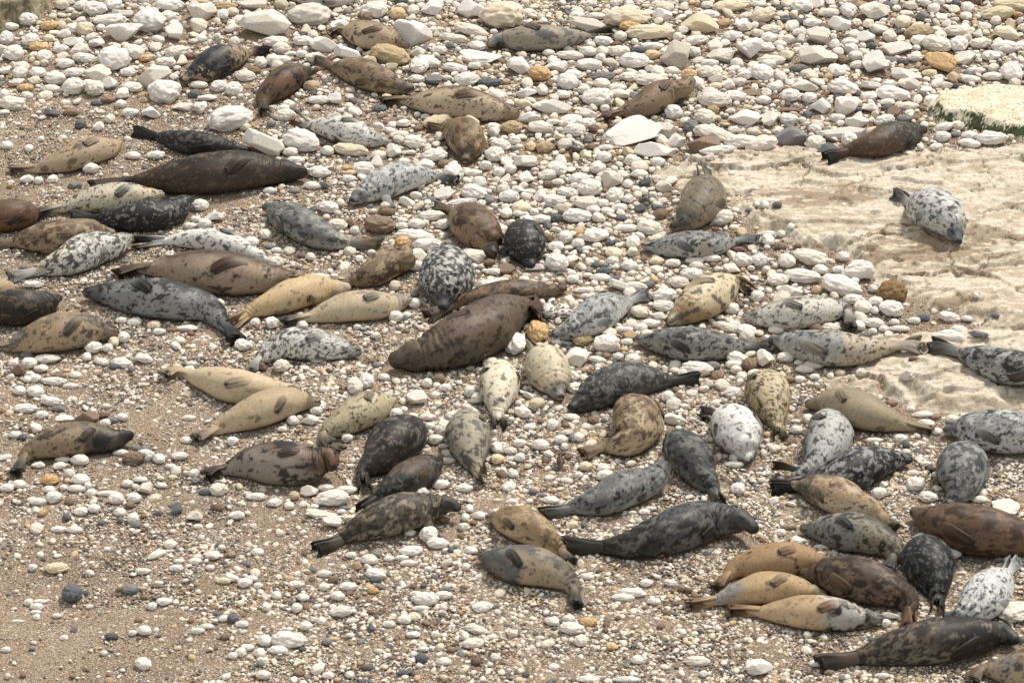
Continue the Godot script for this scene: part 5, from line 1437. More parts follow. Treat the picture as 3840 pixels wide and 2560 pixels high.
	rock("chalk_stone", "large oblong white stone beyond the mossy boulder, beyond the rusty dark seal", "w", "r", 6.91, -8.37, 0.40, 0.23, 0.17, 0)
	rock("chalk_stone", "mid-sized angular white stone beyond the rusty dark seal, left of the mossy boulder", "w", "a", 4.64, -5.96, 0.38, 0.23, 0.17, 0)
	rock("chalk_stone", "mid-sized rounded white stone left of the silver spotted seal", "w", "r", 1.07, -2.64, 0.35, 0.23, 0.17, 20)
	rock("chalk_stone", "mid-sized rounded white stone beyond the orange-stained seal, right of the pale grey nape-spotted seal", "w", "r", 1.89, -1.08, 0.32, 0.23, 0.17, 7)
	rock("chalk_stone", "mid-sized angular white stone in front of the head-up tan seal", "w", "a", 2.20, -5.43, 0.28, 0.30, 0.22, 0)
	rock("chalk_stone", "mid-sized oblong white stone left of the grey-fronted seal", "w", "r", -0.95, 5.93, 0.30, 0.18, 0.14, -7)
	rock("chalk_stone", "large rounded white stone left of the half-grey half-tan seal, beyond the ring-scarred tan seal", "w", "r", -5.28, -8.15, 0.33, 0.29, 0.21, -26)
	rock("chalk_stone", "mid-sized rounded white stone in front of the grey block by the slab", "w", "r", 4.06, -5.31, 0.31, 0.27, 0.20, 26)
	rock("chalk_stone", "mid-sized angular white stone right of the curled-tail spotted seal", "w", "a", -1.13, 1.47, 0.28, 0.24, 0.18, 32)
	rock("chalk_stone", "large oblong white stone beyond the half-grey half-tan seal, left of the rust-flecked grey seal", "w", "r", -4.66, -8.21, 0.38, 0.23, 0.17, 0)
	rock("chalk_stone", "mid-sized angular white stone in front of the seal with flipper on face", "w", "a", 0.61, -7.73, 0.37, 0.23, 0.17, 0)
	rock("chalk_stone", "mid-sized oblong white stone in front of the seal with flipper on face, second nearest", "w", "r", 1.07, -7.78, 0.37, 0.23, 0.17, 0)
	rock("chalk_stone", "mid-sized angular white stone left of the light brown seal", "w", "a", -2.72, -7.98, 0.33, 0.26, 0.19, 0)
	rock("chalk_stone", "mid-sized rounded white stone beyond the large tan belly seal, right of the grey-browed tan seal", "w", "r", -0.22, -6.81, 0.34, 0.25, 0.19, -26)
	rock("chalk_stone", "large oblong white stone beyond the mossy boulder, beyond the grey block by the slab", "w", "r", 6.29, -8.85, 0.42, 0.21, 0.16, 0)
	rock("chalk_stone", "mid-sized angular white stone beyond the mossy boulder, beyond the rusty dark seal", "w", "a", 6.31, -8.00, 0.33, 0.26, 0.19, 0)
	rock("chalk_stone", "mid-sized angular white stone beyond the mossy boulder, right of the grey block by the slab", "w", "a", 5.46, -7.22, 0.33, 0.26, 0.19, 0)
	rock("chalk_stone", "mid-sized angular white stone beyond the dark grey spotted seal", "w", "a", 1.89, 1.98, 0.36, 0.18, 0.13, -13)
	rock("chalk_stone", "large rounded white stone beyond the half-grey half-tan seal, beyond the slim black seal", "w", "r", -5.94, -9.64, 0.35, 0.25, 0.19, 0)
	rock("chalk_stone", "mid-sized rounded white stone beyond the ring-scarred tan seal, left of the half-grey half-tan seal", "w", "r", -6.94, -8.14, 0.28, 0.30, 0.22, 0)
	rock("chalk_stone", "mid-sized rounded white stone beyond the head-up tan seal, right of the large tan belly seal", "w", "r", 0.76, -7.14, 0.30, 0.28, 0.21, -26)
	rock("chalk_stone", "mid-sized rounded white stone beyond the large tan belly seal, right of the light brown seal", "w", "r", -0.62, -7.33, 0.35, 0.23, 0.17, 13)
	rock("chalk_stone", "mid-sized rounded white stone right of the large tan belly seal", "w", "r", 0.38, -5.80, 0.35, 0.23, 0.17, -13)
	rock("chalk_stone", "mid-sized rounded cream stone beyond the head-up tan seal", "c", "r", 3.56, -9.44, 0.34, 0.25, 0.19, 0)
	rock("chalk_stone", "large rounded white stone right of the bowed light grey seal", "w", "r", -0.77, -4.43, 0.26, 0.37, 0.22, 13)
	rock("chalk_stone", "mid-sized angular white stone beyond the head-up tan seal", "w", "a", 3.27, -9.14, 0.32, 0.26, 0.19, 0)
	rock("chalk_stone", "mid-sized rounded white stone in front of the head-up tan seal, beyond the slab-edge tan seal", "w", "r", 2.61, -6.12, 0.30, 0.25, 0.19, 0)
	rock("chalk_stone", "mid-sized oblong white stone beyond the slab-edge tan seal", "w", "r", 2.72, -4.91, 0.48, 0.15, 0.11, 13)
	rock("chalk_stone", "mid-sized angular white stone beyond the wrinkled brown seal", "w", "a", -0.87, -3.84, 0.31, 0.22, 0.16, 0)
	rock("chalk_stone", "mid-sized rounded white stone left of the head-up tan seal, right of the grey-browed tan seal", "w", "r", 0.79, -6.00, 0.35, 0.23, 0.17, 38)
	rock("chalk_stone", "mid-sized angular white stone beyond the mossy boulder, beyond the grey block by the slab", "w", "a", 5.00, -8.71, 0.34, 0.24, 0.17, 0)
	rock("chalk_stone", "mid-sized rounded white stone beyond the ring-scarred tan seal, beyond the slim black seal", "w", "r", -5.72, -7.02, 0.26, 0.29, 0.21, 0)
	rock("chalk_stone", "mid-sized rounded white stone in front of the dark-faced tan seal", "w", "r", -1.28, -7.68, 0.24, 0.33, 0.20, -26)
	rock("chalk_stone", "mid-sized angular white stone beyond the grey block by the slab, beyond the slab-edge tan seal", "w", "a", 3.49, -6.06, 0.26, 0.28, 0.20, 0)
	rock("chalk_stone", "mid-sized angular white stone left of the half-grey half-tan seal, beyond the ring-scarred tan seal", "w", "a", -6.02, -8.22, 0.31, 0.25, 0.18, 0)
	rock("chalk_stone", "mid-sized rounded white stone beyond the bowed light grey seal", "w", "r", -1.96, -4.59, 0.30, 0.23, 0.17, -13)
	rock("chalk_stone", "mid-sized rounded white stone beyond the head-up tan seal, beyond the grey block by the slab", "w", "r", 4.14, -9.72, 0.33, 0.25, 0.19, -20)
	rock("chalk_stone", "mid-sized rounded white stone in front of the silver spotted seal", "w", "r", 2.92, -2.02, 0.28, 0.22, 0.17, 0)
	rock("chalk_stone", "mid-sized oblong white stone right of the head-up tan seal, beyond the rusty dark seal", "w", "r", 3.61, -7.99, 0.38, 0.19, 0.14, 0)
	rock("chalk_stone", "mid-sized angular white stone beyond the slim black seal", "w", "a", -4.89, -6.28, 0.32, 0.21, 0.16, 0)
	rock("chalk_stone", "mid-sized oblong white stone right of the black seal from behind", "w", "r", 4.88, 4.92, 0.29, 0.17, 0.12, -13)
	rock("chalk_stone", "mid-sized rounded white stone right of the orange-tailed white seal", "w", "r", -1.30, -5.38, 0.32, 0.22, 0.17, -32)
	rock("chalk_stone", "mid-sized rounded white stone beyond the small black seal, in front of the head-up tan seal", "w", "r", 0.89, -4.30, 0.29, 0.22, 0.16, 0)
	rock("chalk_stone", "mid-sized rounded white stone beyond the orange-stained seal, in front of the silver spotted seal", "w", "r", 2.26, -1.67, 0.28, 0.21, 0.16, -13)
	rock("chalk_stone", "mid-sized angular white stone beyond the pale grey nape-spotted seal", "w", "a", 1.32, -1.33, 0.30, 0.21, 0.15, -32)
	rock("chalk_stone", "mid-sized rounded white stone beyond the ring-scarred tan seal, left of the slim black seal", "w", "r", -6.29, -7.35, 0.29, 0.24, 0.18, -13)
	rock("chalk_stone", "mid-sized angular white stone in front of the orange-tailed white seal", "w", "a", -1.58, -5.09, 0.24, 0.27, 0.20, 0)
	rock("chalk_stone", "mid-sized rounded white stone right of the grey-browed tan seal, beyond the wrinkled brown seal", "w", "r", -0.24, -5.00, 0.25, 0.27, 0.20, -26)
	rock("chalk_stone", "mid-sized rounded white stone left of the slab-edge tan seal", "w", "r", 1.34, -3.81, 0.23, 0.27, 0.19, 0)
	rock("chalk_stone", "mid-sized rounded white stone beyond the mossy boulder, beyond the rusty dark seal", "w", "r", 6.25, -8.43, 0.24, 0.31, 0.20, -26)
	rock("chalk_stone", "mid-sized flat white stone beyond the crawling mottled seal", "w", "f", -2.16, 4.08, 0.37, 0.17, 0.06, -7)
	rock("chalk_stone", "mid-sized rounded white stone in front of the crawling mottled seal, left of the grey-fronted seal", "w", "r", -0.94, 4.59, 0.20, 0.23, 0.17, 0)
	rock("chalk_stone", "mid-sized oblong white stone in front of the grey-fronted seal, in front of the pink-scarred seal", "w", "r", 0.66, 6.45, 0.27, 0.16, 0.12, 0)
	rock("chalk_stone", "mid-sized oblong white stone in front of the wrinkled brown seal", "w", "r", -0.31, -1.36, 0.31, 0.19, 0.14, 0)
	rock("chalk_stone", "mid-sized oblong white stone in front of the dark-faced tan seal", "w", "r", -1.16, -7.84, 0.34, 0.21, 0.15, -20)
	rock("chalk_stone", "mid-sized angular white stone beyond the bowed light grey seal", "w", "a", -1.15, -4.74, 0.32, 0.20, 0.15, 0)
	rock("chalk_stone", "mid-sized oblong white stone beyond the orange-stained seal", "w", "r", 1.88, -0.82, 0.30, 0.18, 0.14, -13)
	rock("chalk_stone", "mid-sized oblong white stone right of the orange-stained seal", "w", "r", 3.33, -1.53, 0.30, 0.19, 0.14, 13)
	rock("chalk_stone", "mid-sized oblong white stone right of the half-grey half-tan seal", "w", "r", -3.32, -8.59, 0.36, 0.20, 0.14, 0)
	rock("chalk_stone", "mid-sized rounded white stone right of the seal with flipper on face, second nearest", "w", "r", 1.49, -8.21, 0.31, 0.22, 0.16, 0)
	rock("chalk_stone", "mid-sized rounded pitted cream stone in front of the large tan belly seal, nearest one", "p", "r", -0.01, -5.82, 0.28, 0.23, 0.17, 0)
	rock("chalk_stone", "mid-sized rounded white stone beyond the small black seal, beyond the wrinkled brown seal", "w", "r", -0.04, -3.79, 0.28, 0.22, 0.16, -26)
	rock("chalk_stone", "mid-sized angular white stone right of the seal with flipper on face", "w", "a", 2.13, -9.40, 0.30, 0.24, 0.18, 0)
	rock("chalk_stone", "mid-sized oblong white stone beyond the head-up tan seal, beyond the grey block by the slab", "w", "r", 2.57, -8.62, 0.38, 0.18, 0.14, 13)
	rock("chalk_stone", "mid-sized rounded white stone left of the head-up tan seal, second nearest", "w", "r", 0.84, -5.67, 0.28, 0.22, 0.17, 0)
	rock("chalk_stone", "mid-sized oblong white stone right of the dark-faced tan seal", "w", "r", -0.83, -8.73, 0.40, 0.17, 0.13, 0)
	rock("chalk_stone", "mid-sized rounded white stone in front of the dark-spotted grey seal", "w", "r", 2.74, 0.50, 0.27, 0.19, 0.14, -13)
	rock("chalk_stone", "mid-sized oblong white stone beyond the striped-neck seal, in front of the black-necked tan seal", "w", "r", -5.77, 1.73, 0.31, 0.15, 0.11, -13)
	rock("chalk_stone", "mid-sized rounded white stone beyond the grey block by the slab, beyond the rusty dark seal", "w", "r", 3.80, -6.80, 0.28, 0.23, 0.17, 0)
	rock("chalk_stone", "mid-sized angular white stone right of the grey-browed tan seal", "w", "a", 0.19, -4.37, 0.24, 0.24, 0.18, 0)
	rock("chalk_stone", "mid-sized angular white stone beyond the grey block by the slab, beyond the mossy boulder", "w", "a", 4.38, -9.79, 0.26, 0.27, 0.20, 0)
	rock("chalk_stone", "mid-sized rounded white stone in front of the white-mottled black seal", "w", "r", 4.63, 3.47, 0.21, 0.21, 0.16, 0)
	rock("chalk_stone", "mid-sized angular white stone beyond the half-grey half-tan seal", "w", "a", -5.56, -9.52, 0.34, 0.20, 0.15, 0)
	rock("chalk_stone", "mid-sized rounded white stone left of the orange-tailed white seal", "w", "r", -3.07, -6.20, 0.30, 0.20, 0.15, 0)
	rock("chalk_stone", "mid-sized angular white stone beyond the large tan belly seal", "w", "a", 0.19, -6.91, 0.33, 0.19, 0.14, 0)
	rock("chalk_stone", "mid-sized rounded white stone beyond the mossy boulder, right of the grey block by the slab", "w", "r", 6.55, -8.49, 0.31, 0.21, 0.15, 0)
	rock("chalk_stone", "mid-sized angular white stone left of the mossy boulder", "w", "a", 4.91, -7.18, 0.31, 0.20, 0.15, 0)
	rock("chalk_stone", "mid-sized oblong cream stone in front of the striped-neck seal", "c", "r", -5.06, 5.25, 0.27, 0.15, 0.11, 0)
	rock("chalk_stone", "mid-sized angular white stone in front of the seal looking at viewer", "w", "a", -2.30, 3.62, 0.26, 0.17, 0.13, 0)
	rock("chalk_stone", "mid-sized angular white stone beyond the crawling mottled seal", "w", "a", -2.02, 4.31, 0.25, 0.17, 0.12, 0)
	rock("chalk_stone", "mid-sized rounded white stone in front of the crawling mottled seal, nearest one", "w", "r", -1.87, 6.17, 0.25, 0.16, 0.12, -13)
	rock("chalk_stone", "mid-sized angular white stone left of the half-grey half-tan seal, beyond the slim black seal", "w", "a", -6.11, -8.55, 0.36, 0.18, 0.14, 0)
	rock("chalk_stone", "mid-sized rounded white stone beyond the grey flecked seal, left of the bowed light grey seal", "w", "r", -2.38, -3.43, 0.27, 0.20, 0.15, -7)
	rock("chalk_stone", "mid-sized oblong white stone beyond the head-up tan seal, beyond the slab-edge tan seal", "w", "r", 2.76, -9.51, 0.36, 0.19, 0.14, 0)
	rock("chalk_stone", "mid-sized rounded white stone beyond the half-grey half-tan seal", "w", "r", -5.70, -9.80, 0.28, 0.24, 0.18, 0)
	rock("chalk_stone", "mid-sized angular white stone left of the half-grey half-tan seal, beyond the big dark brown bull", "w", "a", -5.50, -7.19, 0.27, 0.23, 0.17, 0)
	rock("chalk_stone", "mid-sized oblong white stone in front of the seal with flipper on face, nearest one", "w", "r", 0.81, -8.10, 0.38, 0.17, 0.12, -7)
	rock("chalk_stone", "mid-sized rounded white stone beyond the small black seal, right of the grey-browed tan seal", "w", "r", 0.60, -4.60, 0.28, 0.22, 0.16, -38)
	rock("chalk_stone", "mid-sized angular white stone beyond the small black seal", "w", "a", 0.37, -3.81, 0.25, 0.22, 0.16, 0)
	rock("chalk_stone", "mid-sized angular white stone in front of the grey-headed seal", "w", "a", 4.71, 1.17, 0.23, 0.20, 0.15, 0)
	rock("chalk_stone", "mid-sized rounded white stone left of the bowed light grey seal", "w", "r", -2.53, -4.44, 0.29, 0.20, 0.14, -7)
	rock("chalk_stone", "mid-sized angular white stone in front of the half-grey half-tan seal, beyond the slim black seal", "w", "a", -4.48, -6.53, 0.33, 0.18, 0.13, 0)
	rock("chalk_stone", "mid-sized rounded white stone left of the half-grey half-tan seal, beyond the ring-scarred tan seal", "w", "r", -6.87, -9.31, 0.29, 0.22, 0.17, 0)
	rock("chalk_stone", "mid-sized oblong white stone in front of the black-necked tan seal, nearest one", "w", "r", -5.64, 0.44, 0.34, 0.14, 0.10, 0)
	rock("chalk_stone", "mid-sized oblong white stone in front of the crawling mottled seal, left of the grey-fronted seal", "w", "r", -0.83, 4.74, 0.25, 0.16, 0.12, 0)
	rock("chalk_stone", "mid-sized oblong white stone in front of the grey-fronted seal, nearest one", "w", "r", -0.42, 6.82, 0.25, 0.15, 0.11, 20)
	rock("chalk_stone", "mid-sized angular white stone in front of the striped-neck seal", "w", "a", -4.21, 3.58, 0.21, 0.19, 0.14, 0)
	rock("chalk_stone", "mid-sized rounded white stone in front of the half-grey half-tan seal, beyond the rust-flecked grey seal", "w", "r", -3.68, -7.51, 0.29, 0.21, 0.15, 0)
	rock("chalk_stone", "mid-sized angular white stone beyond the white mottled seal", "w", "a", -3.84, -3.21, 0.27, 0.19, 0.14, 0)
	rock("chalk_stone", "mid-sized rounded white stone right of the grey-browed tan seal, nearest one", "w", "r", -0.15, -5.33, 0.29, 0.20, 0.15, -26)
	rock("chalk_stone", "mid-sized angular white stone right of the head-up tan seal", "w", "a", 3.23, -7.48, 0.29, 0.21, 0.15, 0)
	rock("chalk_stone", "mid-sized rounded white stone right of the head-up tan seal, beyond the slab-edge tan seal", "w", "r", 3.06, -6.76, 0.29, 0.20, 0.15, 0)
	rock("chalk_stone", "mid-sized oblong white stone beyond the small black seal, beyond the wrinkled brown seal", "w", "r", 0.56, -3.71, 0.31, 0.17, 0.13, 0)
	rock("chalk_stone", "mid-sized oblong white stone in front of the crawling mottled seal, nearest one", "w", "r", -1.13, 4.89, 0.27, 0.15, 0.11, 16)
	rock("chalk_stone", "mid-sized rounded white stone beyond the charcoal seal", "w", "r", 0.78, 1.19, 0.25, 0.18, 0.13, 0)
	rock("chalk_stone", "mid-sized rounded white stone beyond the orange-stained seal, in front of the slab-edge tan seal", "w", "r", 2.09, -1.45, 0.26, 0.19, 0.14, 0)
	rock("chalk_stone", "mid-sized angular white stone beyond the orange-stained seal", "w", "a", 2.77, -1.82, 0.26, 0.19, 0.14, 0)
	rock("chalk_stone", "mid-sized rounded white stone right of the head-up tan seal, nearest one", "w", "r", 2.69, -7.52, 0.27, 0.22, 0.16, 0)
	rock("chalk_stone", "mid-sized rounded white stone beyond the grey block by the slab, left of the mossy boulder", "w", "r", 4.48, -7.57, 0.27, 0.22, 0.16, 0)
	rock("chalk_stone", "small oblong white stone in front of the ochre middle seal", "w", "r", 1.99, 7.14, 0.27, 0.13, 0.10, -4)
	rock("chalk_stone", "mid-sized oblong white stone left of the wrinkled brown seal", "w", "r", -1.04, -3.27, 0.33, 0.16, 0.12, 0)
	rock("chalk_stone", "mid-sized rounded white stone beyond the dark-spotted grey seal", "w", "r", 2.88, -0.22, 0.24, 0.19, 0.14, -20)
	rock("chalk_stone", "mid-sized oblong white stone beyond the dark-spotted grey seal", "w", "r", 2.63, -0.35, 0.33, 0.15, 0.11, -26)
	rock("chalk_stone", "mid-sized rounded white stone in front of the head-up tan seal, nearest one", "w", "r", 2.19, -6.30, 0.24, 0.25, 0.19, 38)
	rock("chalk_stone", "mid-sized rounded white stone beyond the rusty dark seal, beyond the white slab seal", "w", "r", 4.50, -5.35, 0.22, 0.25, 0.18, 0)
	rock("chalk_stone", "mid-sized rounded white stone left of the half-grey half-tan seal, beyond the slim black seal", "w", "r", -6.76, -8.64, 0.25, 0.24, 0.17, 0)
	rock("chalk_stone", "mid-sized oblong white stone right of the grey-fronted seal", "w", "r", 1.33, 5.72, 0.30, 0.12, 0.09, -13)
	rock("chalk_stone", "mid-sized oblong white stone left of the half-grey half-tan seal", "w", "r", -5.95, -7.97, 0.31, 0.18, 0.13, 0)
	rock("chalk_stone", "mid-sized oblong white stone beyond the light brown seal", "w", "r", -2.91, -8.57, 0.31, 0.18, 0.14, 0)
	rock("chalk_stone", "mid-sized oblong white stone beyond the small black seal, left of the slab-edge tan seal", "w", "r", 0.73, -3.92, 0.30, 0.17, 0.13, -13)
	rock("chalk_stone", "mid-sized oblong white stone right of the head-up tan seal, nearest one", "w", "r", 3.53, -8.48, 0.32, 0.18, 0.13, -20)
	rock("chalk_stone", "mid-sized rounded white stone beyond the rusty dark seal, left of the mossy boulder", "w", "r", 5.02, -6.02, 0.28, 0.19, 0.14, 0)
	rock("chalk_stone", "mid-sized oblong white stone in front of the black-necked tan seal, beyond the striped-neck seal", "w", "r", -5.50, 0.99, 0.31, 0.13, 0.10, -7)
	rock("chalk_stone", "mid-sized rounded cream stone left of the half-grey half-tan seal", "c", "r", -6.02, -8.95, 0.25, 0.25, 0.18, 38)
	rock("chalk_stone", "mid-sized rounded white stone left of the rust-flecked grey seal", "w", "r", -3.81, -7.07, 0.23, 0.24, 0.18, 0)
	rock("chalk_stone", "mid-sized angular white stone in front of the ochre seal on its back", "w", "a", -2.95, -0.34, 0.20, 0.22, 0.16, 0)
	rock("chalk_stone", "mid-sized oblong white stone beyond the large tan belly seal", "w", "r", -0.80, -7.69, 0.34, 0.17, 0.12, -20)
	rock("chalk_stone", "mid-sized rounded white stone in front of the seal with flipper on face", "w", "r", 0.84, -7.44, 0.27, 0.21, 0.15, 0)
	rock("chalk_stone", "mid-sized oblong white stone beyond the striped-neck seal, left of the plain cream-tan seal", "w", "r", -5.47, 1.55, 0.29, 0.14, 0.11, -13)
	rock("chalk_stone", "mid-sized rounded white stone beyond the grey flecked seal, beyond the knob-headed brown seal", "w", "r", -2.24, -2.98, 0.25, 0.19, 0.14, 0)
	rock("chalk_stone", "mid-sized rounded white stone in front of the black-necked tan seal", "w", "r", -5.09, 0.24, 0.22, 0.19, 0.14, 0)
	rock("chalk_stone", "mid-sized rounded white stone in front of the seal looking at viewer", "w", "r", -3.36, 3.61, 0.21, 0.18, 0.13, 0)
	rock("chalk_stone", "mid-sized rounded white stone beyond the curled-tail spotted seal, in front of the arched white seal", "w", "r", -1.88, 1.23, 0.19, 0.27, 0.16, 13)
	rock("chalk_stone", "mid-sized rounded pitted cream stone in front of the pale grey nape-spotted seal", "p", "r", 0.87, 0.05, 0.25, 0.17, 0.13, 13)
	rock("chalk_stone", "mid-sized rounded white stone beyond the ring-scarred tan seal, beyond the big dark brown bull", "w", "r", -7.11, -8.74, 0.21, 0.26, 0.18, 0)
	rock("chalk_stone", "mid-sized rounded white stone beyond the crawling mottled seal", "w", "r", -1.05, 3.64, 0.21, 0.17, 0.13, 0)
	rock("chalk_stone", "mid-sized rounded white stone beyond the curled-tail spotted seal, right of the dark-snouted tan seal", "w", "r", -1.74, 1.10, 0.18, 0.22, 0.15, 0)
	rock("chalk_stone", "mid-sized rounded white stone beyond the ring-scarred tan seal, second nearest", "w", "r", -6.51, -8.05, 0.22, 0.25, 0.18, 0)
	rock("chalk_stone", "mid-sized angular white stone in front of the half-grey half-tan seal, nearest one", "w", "a", -4.24, -6.45, 0.22, 0.23, 0.17, 0)
	rock("chalk_stone", "mid-sized angular white stone beyond the orange-tailed white seal", "w", "a", -2.40, -6.66, 0.22, 0.23, 0.17, 0)
	rock("chalk_stone", "mid-sized angular white stone beyond the mossy boulder, right of the head-up tan seal", "w", "a", 4.73, -8.25, 0.23, 0.23, 0.17, 0)
	rock("chalk_stone", "small angular white stone in front of the seal looking at viewer", "w", "a", -3.59, 4.20, 0.19, 0.19, 0.14, 0)
	rock("chalk_stone", "small oblong white stone in front of the grey-fronted seal, in front of the pink-scarred seal", "w", "r", -0.38, 6.49, 0.27, 0.12, 0.09, -7)
	rock("chalk_stone", "mid-sized rounded white stone beyond the large brown cow", "w", "r", -2.99, -2.03, 0.21, 0.21, 0.16, 0)
	rock("chalk_stone", "mid-sized rounded white stone right of the pale tan seal", "w", "r", 0.71, 0.93, 0.18, 0.25, 0.15, 26)
	rock("chalk_stone", "mid-sized rounded white stone beyond the orange-stained seal, beyond the pale brown-spotted seal", "w", "r", 3.13, -2.01, 0.21, 0.21, 0.16, -20)
	rock("chalk_stone", "mid-sized rounded white stone right of the bulky tan seal", "w", "r", 1.62, 1.89, 0.19, 0.20, 0.15, 0)
	rock("chalk_stone", "mid-sized oblong white stone beyond the half-grey half-tan seal", "w", "r", -4.81, -7.92, 0.29, 0.18, 0.13, 0)
	rock("chalk_stone", "mid-sized angular white stone beyond the dark-faced tan seal", "w", "a", -2.44, -9.16, 0.30, 0.18, 0.14, 0)
	rock("chalk_stone", "mid-sized oblong white stone beyond the head-up tan seal, beyond the rusty dark seal", "w", "r", 3.11, -8.79, 0.29, 0.18, 0.14, 0)
	rock("chalk_stone", "mid-sized oblong white stone beyond the head-up tan seal, right of the large tan belly seal", "w", "r", 1.64, -7.45, 0.29, 0.18, 0.13, 0)
	rock("chalk_stone", "mid-sized oblong white stone beyond the head-up tan seal, nearest one", "w", "r", 3.66, -9.04, 0.30, 0.18, 0.14, 0)
	rock("chalk_stone", "mid-sized angular white stone left of the plain cream-tan seal", "w", "a", -4.46, 0.54, 0.25, 0.16, 0.12, 0)
	rock("chalk_stone", "small oblong white stone in front of the crawling mottled seal", "w", "r", -1.51, 5.37, 0.23, 0.14, 0.11, -13)
	rock("chalk_stone", "small oblong white stone in front of the grey-fronted seal, left of the pink-scarred seal", "w", "r", -0.32, 6.04, 0.23, 0.14, 0.11, 20)
	rock("chalk_stone", "mid-sized oblong white stone beyond the pale brown-spotted seal", "w", "r", 4.24, -0.95, 0.26, 0.16, 0.12, 0)
	rock("chalk_stone", "mid-sized oblong white stone right of the pale brown-spotted seal", "w", "r", 4.45, -0.36, 0.26, 0.16, 0.12, -20)
	rock("chalk_stone", "mid-sized oblong white stone beyond the slab seal at right edge", "w", "r", 5.39, -0.51, 0.26, 0.16, 0.12, -13)
	rock("chalk_stone", "mid-sized rounded white stone beyond the mossy boulder, beyond the white slab seal", "w", "r", 6.67, -8.08, 0.27, 0.19, 0.14, 0)
	rock("chalk_stone", "mid-sized rounded white stone beyond the grey block by the slab, beyond the slab-edge tan seal", "w", "r", 3.74, -6.09, 0.26, 0.19, 0.14, 0)
	rock("chalk_stone", "mid-sized oblong white stone in front of the black-necked tan seal, second nearest", "w", "r", -4.72, 0.59, 0.28, 0.15, 0.11, -20)
	rock("chalk_stone", "mid-sized angular white stone right of the small black seal", "w", "a", 0.30, -1.88, 0.28, 0.15, 0.11, 0)
	rock("chalk_stone", "mid-sized angular white stone beyond the curled-tail spotted seal", "w", "a", -2.39, 2.01, 0.23, 0.16, 0.12, 0)
	rock("chalk_stone", "mid-sized rounded white stone right of the white-flecked black seal", "w", "r", -4.04, -3.54, 0.23, 0.19, 0.14, 0)
	rock("chalk_stone", "mid-sized rounded white stone right of the half-grey half-tan seal", "w", "r", -3.22, -8.39, 0.25, 0.21, 0.15, 0)
	rock("chalk_stone", "mid-sized oblong white stone beyond the orange-tailed white seal", "w", "r", -2.64, -6.66, 0.33, 0.15, 0.11, -13)
	rock("chalk_stone", "mid-sized rounded pitted cream stone in front of the large tan belly seal, second nearest", "p", "r", 0.44, -5.26, 0.24, 0.20, 0.15, 0)
	rock("chalk_stone", "mid-sized rounded white stone beyond the small black seal, nearest one", "w", "r", 0.46, -4.46, 0.24, 0.20, 0.14, 0)
	rock("chalk_stone", "mid-sized rounded white stone beyond the mossy boulder, beyond the grey block by the slab", "w", "r", 4.79, -9.57, 0.23, 0.32, 0.19, 0)
	rock("chalk_stone", "mid-sized rounded white stone beyond the mossy boulder, nearest one", "w", "r", 5.72, -8.63, 0.25, 0.21, 0.15, 0)
	rock("chalk_stone", "mid-sized angular white stone beyond the rusty dark seal, beyond the white slab seal", "w", "a", 4.86, -6.44, 0.25, 0.20, 0.15, -20)
	rock("chalk_stone", "mid-sized rounded white stone beyond the arched white seal", "w", "r", -3.27, 0.20, 0.22, 0.18, 0.13, 0)
	rock("chalk_stone", "mid-sized rounded white stone right of the striped-neck seal", "w", "r", -4.27, 2.80, 0.21, 0.17, 0.13, -20)
	rock("chalk_stone", "mid-sized rounded white stone left of the densely speckled tan seal", "w", "r", 2.64, 1.35, 0.21, 0.18, 0.13, 0)
	rock("chalk_stone", "mid-sized oblong white stone beyond the pale grey nape-spotted seal", "w", "r", 1.55, -1.32, 0.30, 0.14, 0.10, -13)
	rock("chalk_stone", "mid-sized oblong white stone beyond the wrinkled brown seal", "w", "r", -0.66, -3.66, 0.41, 0.11, 0.08, 0)
	rock("chalk_stone", "mid-sized rounded white stone in front of the half-grey half-tan seal, beyond the slim black seal", "w", "r", -4.02, -7.20, 0.23, 0.22, 0.16, 0)
	rock("chalk_stone", "mid-sized rounded white stone in front of the arched white seal", "w", "r", -2.78, 0.70, 0.20, 0.19, 0.14, 0)
	rock("chalk_stone", "mid-sized rounded white stone left of the head-up tan seal, nearest one", "w", "r", 1.01, -5.93, 0.23, 0.20, 0.15, 0)
	rock("chalk_stone", "mid-sized rounded white stone beyond the ring-scarred tan seal, nearest one", "w", "r", -6.06, -7.55, 0.27, 0.18, 0.13, 0)
	rock("chalk_stone", "mid-sized rounded white stone left of the half-grey half-tan seal, beyond the big dark brown bull", "w", "r", -5.20, -7.08, 0.27, 0.18, 0.13, 0)
	rock("chalk_stone", "mid-sized rounded white stone right of the seal with flipper on face, nearest one", "w", "r", 1.28, -8.60, 0.27, 0.18, 0.14, 0)
	rock("chalk_stone", "mid-sized angular white stone left of the head-up tan seal", "w", "a", 1.03, -6.30, 0.26, 0.18, 0.13, 0)
	rock("chalk_stone", "small angular white stone left of the crawling mottled seal", "w", "a", -3.13, 5.43, 0.22, 0.14, 0.11, -13)
	rock("chalk_stone", "mid-sized rounded white stone in front of the pale brown-spotted seal", "w", "r", 3.91, -0.25, 0.24, 0.16, 0.12, 0)
	rock("chalk_stone", "small rounded white stone left of the broad grey back seal", "w", "r", 4.76, 3.74, 0.22, 0.15, 0.11, -13)
	rock("chalk_stone", "mid-sized rounded white stone beyond the mottled grey-tan seal", "w", "r", -0.67, 1.85, 0.23, 0.15, 0.11, -13)
	rock("chalk_stone", "mid-sized rounded white stone left of the mottled grey-tan seal", "w", "r", -0.80, 2.18, 0.20, 0.28, 0.17, -26)
	rock("chalk_stone", "mid-sized oblong pitted cream stone beyond the half-grey half-tan seal", "p", "r", -4.08, -9.72, 0.32, 0.16, 0.12, 0)
	rock("grey_stone", "large angular grey stone in front of the grey block by the slab", "g", "a", 3.75, -5.49, 0.61, 0.42, 0.31, -16)
